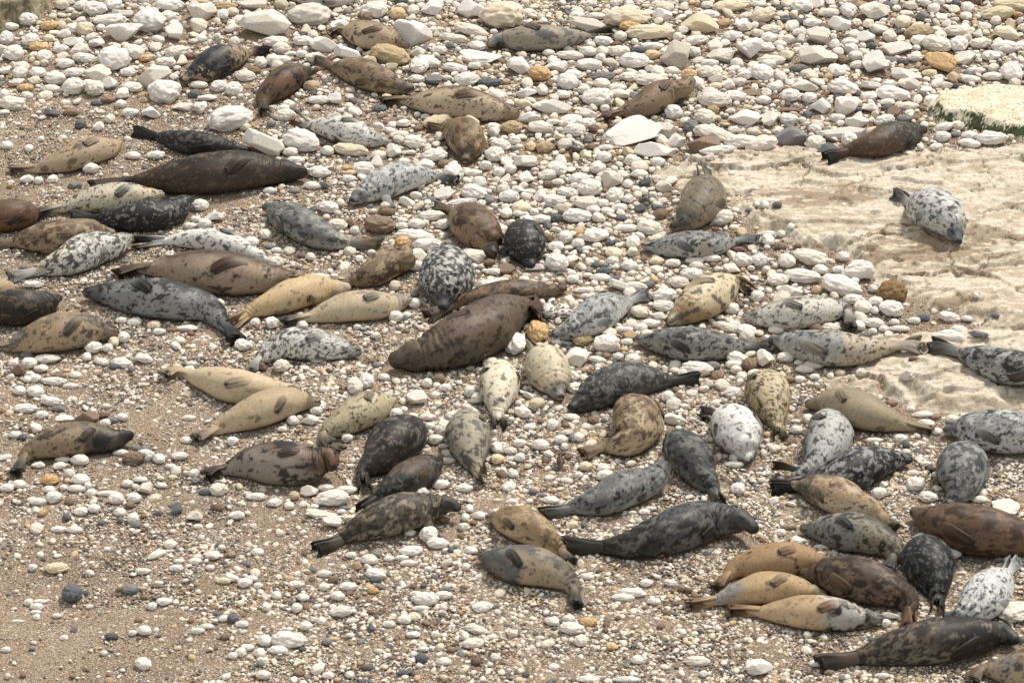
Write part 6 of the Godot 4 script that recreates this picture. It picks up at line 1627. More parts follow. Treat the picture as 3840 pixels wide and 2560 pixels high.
	rock("brown_stone", "large angular brown stone beyond the slab-edge tan seal", "b", "a", 2.55, -5.25, 0.53, 0.35, 0.26, -20)
	rock("ochre_stone", "large angular ochre stone beyond the mossy boulder", "y", "a", 5.97, -7.80, 0.53, 0.36, 0.27, -20)
	rock("brown_stone", "large rounded orange-brown stone beyond the orange-brown boulder", "B", "r", 4.73, -1.05, 0.37, 0.38, 0.28, 0)
	rock("brown_stone", "large rounded brown stone beyond the grey flecked seal", "b", "r", -1.70, -2.96, 0.39, 0.31, 0.23, 0)
	rock("ochre_stone", "large rounded ochre stone beyond the pale tan seal", "y", "r", 0.32, -0.11, 0.26, 0.34, 0.21, 0)
	rock("brown_stone", "mid-sized angular brown stone beyond the striped-neck seal", "b", "a", -5.02, 1.97, 0.32, 0.22, 0.16, -13)
	rock("ochre_stone", "large rounded ochre stone in front of the seal with flipper on face", "y", "r", 0.38, -7.42, 0.31, 0.28, 0.21, 0)
	rock("grey_stone", "mid-sized rounded dark grey stone in front of the striped-neck seal", "d", "r", -4.84, 5.80, 0.22, 0.25, 0.18, 0)
	rock("grey_stone", "mid-sized angular dark grey stone left of the rusty dark seal", "d", "a", 4.20, -5.03, 0.41, 0.20, 0.15, 20)
	rock("grey_stone", "mid-sized oblong grey stone beyond the head-up tan seal", "g", "r", 1.22, -7.44, 0.43, 0.19, 0.14, -26)
	rock("brown_stone", "mid-sized rounded brown stone in front of the striped-neck seal", "b", "r", -4.39, 2.88, 0.26, 0.18, 0.14, 0)
	rock("brown_stone", "mid-sized angular brown stone in front of the black-necked tan seal", "b", "a", -5.95, 0.77, 0.23, 0.20, 0.15, 0)
	rock("ochre_stone", "mid-sized oblong ochre stone right of the seal with flipper on face", "y", "r", 1.68, -9.01, 0.34, 0.18, 0.14, 0)
	rock("grey_stone", "mid-sized angular grey stone right of the light brown seal", "g", "a", -1.07, -7.31, 0.27, 0.22, 0.16, 0)
	rock("ochre_stone", "mid-sized rounded ochre stone beyond the knob-headed brown seal", "y", "r", -1.39, -2.50, 0.21, 0.23, 0.17, 0)
	rock("grey_stone", "mid-sized oblong dark grey stone beyond the large tan belly seal", "d", "r", -0.31, -7.30, 0.35, 0.15, 0.11, 0)
	rock("brown_stone", "mid-sized angular brown stone in front of the wrinkled brown seal", "b", "a", -0.06, -1.78, 0.23, 0.20, 0.15, 0)
	rock("brown_stone", "mid-sized rounded brown stone in front of the dark-spotted grey seal", "b", "r", 2.87, 0.65, 0.18, 0.25, 0.15, 0)
	rock("ochre_stone", "mid-sized oblong ochre stone left of the half-grey half-tan seal, beyond the ring-scarred tan seal", "y", "r", -6.63, -8.43, 0.29, 0.18, 0.13, 0)
	rock("brown_stone", "mid-sized flat brown stone beyond the grey block by the slab, beyond the slab-edge tan seal", "b", "f", 3.21, -6.95, 0.39, 0.18, 0.06, 0)
	rock("brown_stone", "mid-sized angular brown stone beyond the rusty dark seal", "b", "a", 5.18, -6.25, 0.21, 0.23, 0.17, 0)
	rock("grey_stone", "mid-sized rounded grey stone in front of the head-up tan seal", "g", "r", 2.41, -5.87, 0.20, 0.23, 0.17, 0)
	rock("grey_stone", "mid-sized angular grey stone beyond the mossy boulder", "g", "a", 5.80, -9.38, 0.25, 0.20, 0.15, 0)
	rock("grey_stone", "mid-sized angular grey stone beyond the slab seal at right edge", "g", "a", 5.68, 0.03, 0.27, 0.14, 0.10, 0)
	rock("brown_stone", "mid-sized angular brown stone right of the small black seal", "b", "a", 0.43, -2.64, 0.21, 0.19, 0.14, 0)
	rock("brown_stone", "mid-sized flat brown stone beyond the grey block by the slab, beyond the rusty dark seal", "b", "f", 3.75, -6.42, 0.34, 0.17, 0.06, 0)
	rock("ochre_stone", "mid-sized oblong ochre stone left of the half-grey half-tan seal, beyond the slim black seal", "y", "r", -6.54, -9.12, 0.27, 0.17, 0.13, 0)
	rock("ochre_stone", "small rounded ochre stone in front of the striped-neck seal", "y", "r", -5.31, 3.38, 0.21, 0.15, 0.11, 0)
	rock("ochre_stone", "small rounded ochre stone in front of the grey-fronted seal, in front of the pink-scarred seal", "y", "r", 0.83, 6.31, 0.20, 0.14, 0.10, -20)
	rock("grey_stone", "small angular dark grey stone in front of the seal looking at viewer", "d", "a", -3.80, 4.05, 0.15, 0.19, 0.13, 0)
	rock("grey_stone", "mid-sized angular grey stone beyond the ring-scarred tan seal", "g", "a", -6.25, -6.35, 0.24, 0.16, 0.12, 0)
	rock("ochre_stone", "mid-sized rounded ochre stone beyond the head-up tan seal", "y", "r", 2.45, -7.50, 0.23, 0.18, 0.13, 0)
	rock("grey_stone", "small rounded grey stone in front of the seal looking at viewer, second nearest", "g", "r", -4.21, 5.71, 0.18, 0.14, 0.11, 0)
	rock("brown_stone", "small angular reddish brown stone in front of the arched white seal", "R", "a", -3.05, 0.68, 0.20, 0.16, 0.12, 0)
	rock("grey_stone", "small rounded grey stone in front of the dark-spotted grey seal", "g", "r", 2.42, 0.65, 0.20, 0.13, 0.10, 0)
	rock("grey_stone", "small oblong grey stone beyond the rusty dark seal", "g", "r", 5.30, -6.07, 0.22, 0.14, 0.10, 0)
	rock("grey_stone", "small oblong dark grey stone right of the seal with flipper on face", "d", "r", 1.77, -8.31, 0.25, 0.13, 0.10, 0)
	rock("grey_stone", "small rounded dark grey stone right of the small black seal", "d", "r", 0.56, -3.19, 0.19, 0.14, 0.11, 0)
	rock("grey_stone", "small oblong grey stone beyond the grey block by the slab", "g", "r", 3.97, -7.72, 0.25, 0.13, 0.10, 0)
	rock("grey_stone", "small rounded dark grey stone in front of the grey-fronted seal", "d", "r", -0.97, 7.09, 0.14, 0.13, 0.10, 0)
	rock("brown_stone", "small oblong brown stone in front of the bowed light grey seal", "b", "r", -1.62, -3.37, 0.22, 0.12, 0.09, 0)
	rock("brown_stone", "small rounded brown stone beyond the dark-faced tan seal", "b", "r", -2.05, -9.41, 0.17, 0.18, 0.14, 0)
	rock("brown_stone", "small rounded brown stone in front of the wrinkled brown bull", "b", "r", -0.87, 1.02, 0.14, 0.16, 0.12, 0)
	rock("ochre_stone", "small oblong ochre stone beyond the ring-scarred tan seal", "y", "r", -6.68, -7.11, 0.23, 0.13, 0.09, 0)
	rock("brown_stone", "small oblong brown stone beyond the ring-scarred tan seal", "b", "r", -5.98, -6.40, 0.22, 0.13, 0.09, 0)
	rock("grey_stone", "small rounded dark grey stone beyond the pale grey nape-spotted seal", "d", "r", 1.16, -1.73, 0.19, 0.13, 0.10, 0)
	rock("brown_stone", "small rounded brown stone in front of the half-grey half-tan seal", "b", "r", -3.57, -7.70, 0.19, 0.15, 0.11, 0)
	rock("grey_stone", "small angular dark grey stone beyond the slab-edge tan seal, beyond the silver spotted seal", "d", "a", 1.75, -4.25, 0.18, 0.15, 0.11, 0)
	rock("brown_stone", "small oblong brown stone beyond the half-grey half-tan seal", "b", "r", -4.49, -8.18, 0.24, 0.12, 0.09, 0)
	rock("brown_stone", "small oblong brown stone in front of the black-necked tan seal", "b", "r", -5.46, 0.84, 0.18, 0.11, 0.08, 0)
	rock("grey_stone", "small rounded grey stone beyond the yellow-tinted spotted seal", "g", "r", -5.72, -4.15, 0.18, 0.13, 0.10, 0)
	rock("grey_stone", "small rounded grey stone left of the large tan belly seal", "g", "r", -1.79, -6.48, 0.18, 0.14, 0.10, 0)
	rock("grey_stone", "small angular dark grey stone beyond the slab-edge tan seal, beyond the pale grey nape-spotted seal", "d", "a", 1.67, -3.46, 0.17, 0.13, 0.10, 0)
	rock("grey_stone", "small rounded dark grey stone beyond the ring-scarred tan seal", "d", "r", -5.82, -5.99, 0.15, 0.16, 0.12, 0)
	rock("brown_stone", "small rounded brown stone beyond the grey block by the slab", "b", "r", 4.60, -7.94, 0.17, 0.15, 0.11, 0)
	rock("grey_stone", "small rounded dark grey stone in front of the crawling mottled seal", "d", "r", -3.04, 6.27, 0.13, 0.12, 0.09, 0)
	rock("grey_stone", "small rounded dark grey stone in front of the orange-brown boulder", "d", "r", 5.07, -0.53, 0.17, 0.11, 0.08, 0)
	rock("ochre_stone", "small rounded ochre stone left of the half-grey half-tan seal", "y", "r", -5.12, -8.05, 0.19, 0.13, 0.10, 0)
	rock("grey_stone", "small rounded dark grey stone right of the pale topmost seal", "d", "r", -1.59, -9.94, 0.19, 0.13, 0.10, 0)
	rock("grey_stone", "small rounded dark grey stone beyond the slab-edge tan seal", "d", "r", 1.90, -3.47, 0.17, 0.12, 0.09, 0)
	rock("grey_stone", "small rounded dark grey stone right of the head-up tan seal", "d", "r", 4.08, -9.27, 0.19, 0.13, 0.10, 0)
	rock("grey_stone", "small rounded grey stone in front of the black-necked tan seal", "g", "r", -5.90, 0.33, 0.16, 0.11, 0.08, 0)
	rock("brown_stone", "small rounded brown stone beyond the striped-neck seal", "b", "r", -4.84, 1.85, 0.16, 0.11, 0.08, 0)
	rock("grey_stone", "small rounded dark grey stone in front of the seal looking at viewer", "d", "r", -4.33, 6.62, 0.15, 0.10, 0.07, 0)
	rock("grey_stone", "small oblong dark grey stone in front of the grey-fronted seal", "d", "r", -1.15, 7.34, 0.18, 0.08, 0.06, 0)
	rock("brown_stone", "small rounded brown stone right of the silver spotted seal", "b", "r", 3.41, -2.42, 0.16, 0.12, 0.09, 0)
	rock("grey_stone", "small rounded grey stone in front of the head-up tan seal", "g", "r", 1.02, -5.45, 0.12, 0.17, 0.10, 0)
	rock("grey_stone", "small rounded grey stone left of the bulky tan seal", "g", "r", 0.72, 2.39, 0.11, 0.15, 0.09, 0)
	rock("grey_stone", "small oblong dark grey stone in front of the seal looking at viewer", "d", "r", -3.51, 3.63, 0.15, 0.10, 0.07, 0)
	rock("brown_stone", "small oblong brown stone in front of the crawling mottled seal", "b", "r", -0.78, 4.23, 0.15, 0.09, 0.07, 0)
	rock("grey_stone", "small rounded grey stone in front of the orange-tailed white seal", "g", "r", -1.97, -4.95, 0.16, 0.12, 0.09, 0)
	rock("brown_stone", "small rounded brown stone in front of the crawling mottled seal, left of the grey-fronted seal", "b", "r", -2.27, 7.36, 0.13, 0.10, 0.07, 0)
	rock("grey_stone", "small rounded grey stone left of the dark-spotted grey seal", "g", "r", 1.41, 0.44, 0.14, 0.11, 0.08, 0)
	rock("brown_stone", "small rounded brown stone beyond the bulky tan seal", "b", "r", 0.96, 1.92, 0.14, 0.11, 0.08, 0)
	rock("brown_stone", "small rounded brown stone in front of the striped-neck seal, left of the dark-snouted tan seal", "b", "r", -5.05, 3.84, 0.11, 0.13, 0.09, 0)
	rock("grey_stone", "small angular dark grey stone in front of the crawling mottled seal", "d", "a", -1.53, 6.53, 0.11, 0.12, 0.09, 0)
	rock("brown_stone", "small rounded brown stone beyond the small black seal", "b", "r", 0.47, -4.20, 0.14, 0.13, 0.10, 0)
	rock("grey_stone", "small oblong dark grey stone in front of the black-necked tan seal", "d", "r", -4.79, 0.65, 0.17, 0.09, 0.07, 0)
	rock("brown_stone", "small oblong brown stone left of the mottled brown-grey seal", "b", "r", 3.12, 4.35, 0.20, 0.06, 0.05, 0)
	rock("grey_stone", "small oblong dark grey stone left of the slab-edge tan seal", "d", "r", 1.40, -3.21, 0.17, 0.10, 0.07, 0)
	rock("grey_stone", "small rounded dark grey stone beyond the mossy boulder, beyond the rusty dark seal", "d", "r", 5.44, -8.01, 0.17, 0.12, 0.09, 0)
	rock("grey_stone", "small oblong dark grey stone beyond the rusty dark seal", "d", "r", 5.10, -6.48, 0.18, 0.10, 0.07, 0)
	rock("grey_stone", "small rounded grey stone beyond the striped-neck seal", "g", "r", -4.73, 1.95, 0.14, 0.10, 0.07, 0)
	rock("ochre_stone", "small rounded ochre stone in front of the crawling mottled seal", "y", "r", -1.53, 5.69, 0.13, 0.09, 0.07, 0)
	rock("ochre_stone", "small rounded ochre stone in front of the grey-fronted seal, left of the ochre middle seal", "y", "r", 1.08, 6.86, 0.13, 0.09, 0.07, 0)
	rock("brown_stone", "small oblong reddish brown stone in front of the silver spotted seal", "R", "r", 2.89, -2.36, 0.17, 0.09, 0.07, 0)
	rock("grey_stone", "small rounded dark grey stone beyond the mossy boulder, beyond the grey block by the slab", "d", "r", 5.03, -8.51, 0.15, 0.13, 0.10, 0)
	rock("brown_stone", "small rounded brown stone in front of the crawling mottled seal, second nearest", "b", "r", -3.10, 6.60, 0.11, 0.10, 0.07, 0)
	rock("grey_stone", "small rounded grey stone in front of the crawling mottled seal", "g", "r", -2.00, 6.75, 0.11, 0.10, 0.07, 0)
	rock("grey_stone", "small rounded grey stone beyond the pale grey nape-spotted seal", "g", "r", 1.72, -1.39, 0.13, 0.12, 0.09, 0)
	rock("grey_stone", "small oblong grey stone beyond the striped-neck seal", "g", "r", -5.38, 1.72, 0.15, 0.09, 0.07, 0)
	rock("grey_stone", "small oblong dark grey stone in front of the crawling mottled seal, nearest one", "d", "r", -1.51, 5.46, 0.14, 0.08, 0.06, 0)
	rock("brown_stone", "small oblong brown stone in front of the pink-scarred seal", "b", "r", 2.40, 4.51, 0.14, 0.08, 0.06, 0)
	rock("grey_stone", "small rounded grey stone in front of the seal looking at viewer, nearest one", "g", "r", -4.25, 4.37, 0.13, 0.09, 0.07, 0)
	rock("grey_stone", "small rounded grey stone beyond the grey-headed seal", "g", "r", 4.33, -0.11, 0.14, 0.10, 0.08, 0)
	rock("grey_stone", "small oblong dark grey stone beyond the ring-scarred tan seal", "d", "r", -5.66, -6.68, 0.16, 0.10, 0.07, 0)
	rock("brown_stone", "small oblong brown stone in front of the grey-browed tan seal", "b", "r", -0.13, -4.13, 0.16, 0.10, 0.07, 0)
	rock("grey_stone", "small oblong grey stone right of the rusty dark seal", "g", "r", 5.95, -5.62, 0.16, 0.10, 0.07, 0)
	rock("grey_stone", "small oblong dark grey stone in front of the crawling mottled seal, second nearest", "d", "r", -1.55, 7.23, 0.13, 0.08, 0.06, 0)
	rock("brown_stone", "small oblong brown stone beyond the pale brown-spotted seal", "b", "r", 3.95, -0.98, 0.15, 0.09, 0.07, 0)
	rock("ochre_stone", "small rounded ochre stone beyond the bowed light grey seal", "y", "r", -2.18, -4.68, 0.14, 0.11, 0.08, 0)
	rock("brown_stone", "small rounded brown stone in front of the head-up tan seal", "b", "r", 1.05, -5.26, 0.14, 0.11, 0.08, 0)
	rock("brown_stone", "small rounded brown stone in front of the striped-neck seal, nearest one", "b", "r", -4.35, 3.94, 0.12, 0.10, 0.07, 0)
	rock("grey_stone", "small rounded grey stone left of the seal looking at viewer", "g", "r", -3.64, 3.37, 0.12, 0.10, 0.07, 0)
	rock("brown_stone", "small rounded brown stone in front of the crawling mottled seal, nearest one", "b", "r", -1.98, 5.45, 0.12, 0.09, 0.07, 0)
	rock("grey_stone", "small oblong grey stone left of the grey-fronted seal", "g", "r", -0.74, 5.68, 0.15, 0.07, 0.05, 0)
	rock("ochre_stone", "small oblong ochre stone beyond the bulky tan seal", "y", "r", 0.95, 2.40, 0.16, 0.08, 0.06, 0)
	cobble("w", "r", 1.23, -7.21, 0.25, 0.19, 0.14, -13)
	cobble("w", "a", 1.05, -3.38, 0.19, 0.22, 0.16, 0)
	cobble("w", "r", 0.38, -3.17, 0.29, 0.14, 0.11, 0)
	cobble("w", "r", 4.50, -9.50, 0.32, 0.16, 0.12, 0)
	cobble("w", "r", 6.50, -9.69, 0.19, 0.27, 0.16, 0)
	cobble("w", "r", 6.64, -7.47, 0.31, 0.15, 0.11, 0)
	cobble("w", "r", 5.38, -6.50, 0.30, 0.15, 0.11, 0)
	cobble("w", "r", 6.10, -5.35, 0.31, 0.15, 0.11, -20)
	cobble("w", "a", -3.99, -0.26, 0.27, 0.14, 0.10, 0)
	cobble("w", "r", -5.01, 2.97, 0.21, 0.16, 0.12, 0)
	cobble("w", "r", -4.96, 3.40, 0.21, 0.16, 0.12, 0)
	cobble("w", "r", 1.07, 3.29, 0.21, 0.16, 0.12, 0)
	cobble("w", "r", -1.23, -3.07, 0.23, 0.18, 0.13, -13)
	cobble("w", "r", 0.68, -2.60, 0.19, 0.21, 0.16, 0)
	cobble("w", "r", 1.46, -2.90, 0.34, 0.12, 0.09, 0)
	cobble("w", "r", 1.48, -1.87, 0.23, 0.18, 0.13, -20)
	cobble("w", "r", 0.33, 2.59, 0.21, 0.16, 0.12, 0)
	cobble("w", "r", 2.59, 3.50, 0.18, 0.18, 0.13, 0)
	cobble("w", "r", -4.89, -9.44, 0.23, 0.21, 0.16, 0)
	cobble("w", "a", -5.82, -8.49, 0.23, 0.21, 0.15, 0)
	cobble("w", "r", 1.97, -8.45, 0.33, 0.14, 0.11, 0)
	cobble("w", "r", 1.13, -4.63, 0.22, 0.20, 0.15, 0)
	cobble("w", "r", -5.69, 1.30, 0.20, 0.18, 0.13, -20)
	cobble("w", "r", -5.23, 3.76, 0.19, 0.17, 0.13, 0)
	cobble("w", "a", -3.34, 5.00, 0.18, 0.17, 0.12, 0)
	cobble("w", "r", -3.95, 7.16, 0.20, 0.16, 0.12, -43)
	cobble("w", "r", 1.22, 5.81, 0.26, 0.11, 0.08, -7)
	cobble("w", "r", -0.26, 0.60, 0.20, 0.18, 0.13, 0)
	cobble("w", "r", 2.72, -0.80, 0.20, 0.18, 0.14, 0)
	cobble("w", "r", 1.06, -8.23, 0.24, 0.19, 0.14, 0)
	cobble("w", "r", 5.76, -5.51, 0.23, 0.19, 0.14, 0)
	cobble("w", "r", 0.46, -0.63, 0.18, 0.21, 0.15, 0)
	cobble("w", "r", 3.26, -2.56, 0.17, 0.24, 0.14, 0)
	cobble("w", "r", -1.51, -5.69, 0.28, 0.15, 0.11, 0)
	cobble("w", "a", 2.96, -7.17, 0.25, 0.18, 0.13, 0)
	cobble("w", "r", 6.31, -7.37, 0.29, 0.15, 0.11, -13)
	cobble("w", "r", 4.88, -6.82, 0.24, 0.18, 0.13, 0)
	cobble("w", "r", -1.89, 3.56, 0.24, 0.13, 0.09, 0)
	cobble("w", "r", -1.60, 5.05, 0.20, 0.15, 0.11, 0)
	cobble("w", "r", -1.21, -1.85, 0.23, 0.16, 0.12, 0)
	cobble("w", "r", 0.55, -2.37, 0.23, 0.17, 0.12, 13)
	cobble("w", "r", 1.11, -1.55, 0.26, 0.14, 0.10, 0)
	cobble("w", "r", 2.51, -2.12, 0.27, 0.14, 0.10, -7)
	cobble("w", "r", 3.32, 0.48, 0.22, 0.16, 0.12, 0)
	cobble("w", "r", 3.65, 0.67, 0.25, 0.13, 0.10, 0)
	cobble("w", "a", 4.11, 6.22, 0.23, 0.12, 0.09, -20)
	cobble("w", "r", -5.84, 0.57, 0.19, 0.18, 0.13, 0)
	cobble("w", "r", -6.55, -7.54, 0.23, 0.19, 0.14, 0)
	cobble("w", "r", 3.61, -8.76, 0.23, 0.20, 0.15, 0)
	cobble("w", "r", -4.52, 3.82, 0.19, 0.16, 0.12, 13)
	cobble("w", "r", 4.20, 3.66, 0.19, 0.16, 0.12, 20)
	cobble("w", "a", 2.40, -8.92, 0.19, 0.24, 0.16, 0)
	cobble("w", "a", 0.18, -3.16, 0.17, 0.22, 0.14, 0)
	cobble("w", "r", -6.19, -7.83, 0.24, 0.18, 0.13, 0)
	cobble("w", "r", -3.32, -7.96, 0.21, 0.21, 0.15, 0)
	cobble("w", "r", 1.22, -4.93, 0.20, 0.20, 0.15, 0)
	cobble("w", "r", 4.06, -6.74, 0.20, 0.20, 0.15, 0)
	cobble("w", "r", -3.32, -2.54, 0.19, 0.19, 0.14, 0)
	cobble("w", "f", -5.31, 1.94, 0.28, 0.15, 0.05, 0)
	cobble("w", "r", -2.67, 6.72, 0.16, 0.16, 0.12, 0)
	cobble("w", "r", -6.33, -7.09, 0.27, 0.15, 0.11, 0)
	cobble("w", "a", -4.17, -6.84, 0.27, 0.15, 0.11, 0)
	cobble("w", "r", 1.45, -7.09, 0.25, 0.17, 0.12, 0)
	cobble("w", "r", 2.74, -7.89, 0.27, 0.15, 0.11, 0)
	cobble("w", "r", 4.26, -9.20, 0.27, 0.16, 0.12, 0)
	cobble("w", "a", -3.12, 4.14, 0.22, 0.13, 0.09, 0)
	cobble("w", "r", -2.52, 6.91, 0.21, 0.12, 0.09, 0)
	cobble("w", "r", -0.82, 3.40, 0.21, 0.14, 0.10, 0)
	cobble("w", "r", -2.42, -1.65, 0.24, 0.14, 0.10, 0)
	cobble("w", "r", 0.66, -0.64, 0.24, 0.14, 0.10, 0)
	cobble("w", "r", 1.70, -0.37, 0.24, 0.14, 0.10, 0)
	cobble("w", "r", 5.47, -0.17, 0.22, 0.15, 0.11, 0)
	cobble("w", "a", -6.30, -8.84, 0.23, 0.18, 0.14, 0)
	cobble("w", "r", -5.55, -4.56, 0.22, 0.17, 0.13, 0)
	cobble("w", "r", -0.49, -8.48, 0.24, 0.18, 0.13, -20)
	cobble("p", "r", 1.96, -8.16, 0.23, 0.18, 0.13, 0)
	cobble("w", "r", 3.60, -7.08, 0.23, 0.18, 0.13, 0)
	cobble("w", "r", -0.88, -3.07, 0.22, 0.17, 0.12, 20)
	cobble("w", "r", 1.46, 0.57, 0.20, 0.16, 0.12, 0)
	cobble("w", "r", 1.54, -2.47, 0.19, 0.26, 0.16, 0)
	cobble("w", "r", 4.51, -0.89, 0.20, 0.16, 0.12, 0)
	cobble("w", "r", -0.89, 2.40, 0.19, 0.15, 0.11, 0)
	cobble("w", "r", -3.95, -3.00, 0.18, 0.19, 0.14, 0)
	cobble("w", "r", -1.43, -0.59, 0.18, 0.18, 0.14, 0)
	cobble("w", "r", -0.49, 1.30, 0.17, 0.18, 0.13, 0)
	cobble("w", "r", 1.85, 1.46, 0.17, 0.18, 0.13, 0)
	cobble("w", "a", -5.99, -1.37, 0.28, 0.12, 0.09, 0)
	cobble("w", "r", 0.81, 7.45, 0.24, 0.10, 0.07, 0)
	cobble("w", "r", -1.38, 1.82, 0.18, 0.17, 0.12, 0)
	cobble("w", "r", -4.32, -7.28, 0.26, 0.15, 0.11, 0)
	cobble("w", "r", -5.17, -6.31, 0.24, 0.15, 0.11, 0)
	cobble("w", "r", -2.86, -4.83, 0.24, 0.15, 0.11, 0)
	cobble("w", "r", -1.81, 5.62, 0.20, 0.12, 0.09, 0)
	cobble("w", "r", -0.75, 5.84, 0.20, 0.12, 0.09, 0)
	cobble("w", "r", 3.53, 0.76, 0.22, 0.13, 0.10, 0)
	cobble("w", "r", -3.49, -7.89, 0.19, 0.21, 0.15, 0)
	cobble("w", "r", 1.59, -4.85, 0.19, 0.20, 0.15, -26)
	cobble("w", "r", -4.75, 0.00, 0.16, 0.18, 0.13, 0)
	cobble("w", "r", 1.22, 7.50, 0.29, 0.08, 0.06, 0)
	cobble("w", "r", 3.06, -1.11, 0.17, 0.19, 0.14, 0)
	cobble("w", "r", -0.18, 2.62, 0.14, 0.20, 0.12, 0)
	cobble("w", "r", -7.11, -9.13, 0.27, 0.14, 0.11, 0)
	cobble("w", "r", -5.31, -7.58, 0.23, 0.17, 0.12, 0)
	cobble("w", "r", -1.77, -5.06, 0.22, 0.16, 0.12, 0)
	cobble("w", "r", -0.52, -4.52, 0.26, 0.13, 0.10, 0)
	cobble("w", "r", 0.92, -9.47, 0.23, 0.17, 0.13, 0)
	cobble("w", "r", 1.16, -3.60, 0.21, 0.16, 0.12, 0)
	cobble("w", "r", 1.19, -9.49, 0.30, 0.13, 0.10, 0)
	cobble("w", "r", 1.93, -4.82, 0.20, 0.17, 0.13, 0)
	cobble("w", "a", -5.69, 0.68, 0.18, 0.16, 0.12, 0)
	cobble("w", "r", -4.31, 3.80, 0.17, 0.15, 0.11, -13)
	cobble("w", "r", -2.93, 3.73, 0.24, 0.11, 0.08, 0)
	cobble("w", "r", 3.88, -1.78, 0.19, 0.16, 0.12, 0)
	cobble("w", "r", 1.39, -3.48, 0.22, 0.14, 0.11, 0)
	cobble("w", "r", -4.73, -4.97, 0.25, 0.14, 0.10, 0)
	cobble("w", "r", -2.95, 5.55, 0.17, 0.13, 0.10, 0)
	cobble("w", "a", -2.71, 3.85, 0.18, 0.14, 0.10, 0)
	cobble("w", "r", -4.11, -9.43, 0.17, 0.22, 0.14, 0)
	cobble("w", "r", -4.63, 3.64, 0.29, 0.09, 0.06, 0)
	cobble("w", "r", 0.90, -1.26, 0.28, 0.10, 0.08, 0)
	cobble("w", "r", -6.31, -8.37, 0.23, 0.16, 0.12, 0)
	cobble("w", "a", -6.37, -4.36, 0.22, 0.15, 0.11, 0)
	cobble("w", "r", -1.02, -8.27, 0.23, 0.16, 0.12, 0)
	cobble("w", "r", -3.18, -8.01, 0.23, 0.16, 0.11, 0)
	cobble("w", "a", -1.46, -6.00, 0.22, 0.15, 0.11, 0)
	cobble("w", "r", -2.95, -5.07, 0.22, 0.15, 0.11, 0)
	cobble("w", "r", 1.68, -4.49, 0.22, 0.15, 0.11, 0)
	cobble("w", "r", 4.74, -8.57, 0.25, 0.14, 0.11, 0)
	cobble("w", "a", 5.19, -7.26, 0.23, 0.15, 0.11, 0)
	cobble("w", "r", 4.80, -7.80, 0.23, 0.15, 0.11, 0)
	cobble("w", "r", 4.40, -6.18, 0.22, 0.15, 0.11, 0)
	cobble("w", "r", 6.12, -5.55, 0.22, 0.15, 0.11, 0)
	cobble("w", "r", 2.68, 0.62, 0.20, 0.13, 0.10, 0)
	cobble("w", "r", 2.93, 0.87, 0.20, 0.13, 0.10, 0)
	cobble("w", "r", 2.03, -1.98, 0.21, 0.14, 0.10, 0)
	cobble("w", "r", 3.24, -0.23, 0.20, 0.14, 0.10, 0)
	cobble("w", "r", 6.42, -7.65, 0.27, 0.13, 0.10, 0)
	cobble("c", "r", -4.40, -0.33, 0.18, 0.15, 0.11, 0)
	cobble("w", "r", -3.99, 6.53, 0.16, 0.13, 0.10, 0)
	cobble("w", "r", -3.97, 4.97, 0.24, 0.10, 0.08, 43)
	cobble("w", "r", 1.03, 0.53, 0.24, 0.11, 0.08, -20)
	cobble("w", "r", 2.31, -2.07, 0.25, 0.12, 0.09, 0)
	cobble("w", "r", -6.94, -6.87, 0.16, 0.20, 0.14, 0)
	cobble("w", "r", 0.48, 2.10, 0.14, 0.18, 0.12, 0)
	cobble("w", "r", -0.55, 3.47, 0.20, 0.12, 0.09, 0)
	cobble("w", "a", -5.56, -5.89, 0.18, 0.18, 0.13, 0)
	cobble("w", "r", -2.46, -5.14, 0.18, 0.17, 0.13, 0)
	cobble("w", "r", 1.52, -8.72, 0.19, 0.18, 0.14, 0)
	cobble("w", "r", -0.03, -4.65, 0.18, 0.17, 0.13, 0)
	cobble("w", "r", -2.08, 7.30, 0.13, 0.18, 0.11, -38)
	cobble("w", "r", -1.21, -0.91, 0.17, 0.16, 0.12, 0)
	cobble("w", "r", 0.84, -2.45, 0.17, 0.17, 0.12, 0)
	cobble("w", "r", 4.19, -2.11, 0.17, 0.16, 0.12, 0)
	cobble("w", "r", 4.25, -0.29, 0.17, 0.16, 0.12, 0)
	cobble("w", "r", 4.86, 1.81, 0.25, 0.10, 0.07, 7)
	cobble("p", "r", -0.17, 2.87, 0.16, 0.15, 0.11, 0)
	cobble("w", "r", -5.41, 3.82, 0.21, 0.11, 0.08, 0)
	cobble("w", "r", 1.58, -0.24, 0.17, 0.15, 0.11, 0)
	cobble("w", "r", 0.57, 2.45, 0.17, 0.14, 0.10, 0)
	cobble("w", "r", -1.32, -7.38, 0.23, 0.14, 0.10, 0)
	cobble("w", "r", -2.62, -4.09, 0.21, 0.13, 0.10, 0)
	cobble("p", "r", 5.77, -7.61, 0.23, 0.14, 0.10, 0)
	cobble("w", "r", 5.61, -8.11, 0.23, 0.14, 0.11, 0)
	cobble("w", "r", -3.81, 5.95, 0.18, 0.11, 0.08, 0)
	cobble("w", "r", 4.89, 2.01, 0.20, 0.12, 0.09, -13)
	cobble("w", "r", -3.11, -6.45, 0.20, 0.15, 0.11, 0)
	cobble("w", "r", 2.21, -7.65, 0.21, 0.15, 0.11, 0)
	cobble("w", "r", 0.69, -6.82, 0.20, 0.15, 0.11, 0)
	cobble("w", "r", 4.05, -8.90, 0.21, 0.16, 0.12, 0)
	cobble("w", "r", 3.43, -6.68, 0.20, 0.15, 0.11, 0)
	cobble("w", "r", -5.67, 3.44, 0.17, 0.13, 0.09, 0)
	cobble("w", "r", -5.00, 3.57, 0.21, 0.11, 0.08, 0)
	cobble("w", "r", -4.90, 4.06, 0.17, 0.13, 0.09, 13)
	cobble("w", "r", -1.92, 5.84, 0.17, 0.12, 0.09, -20)
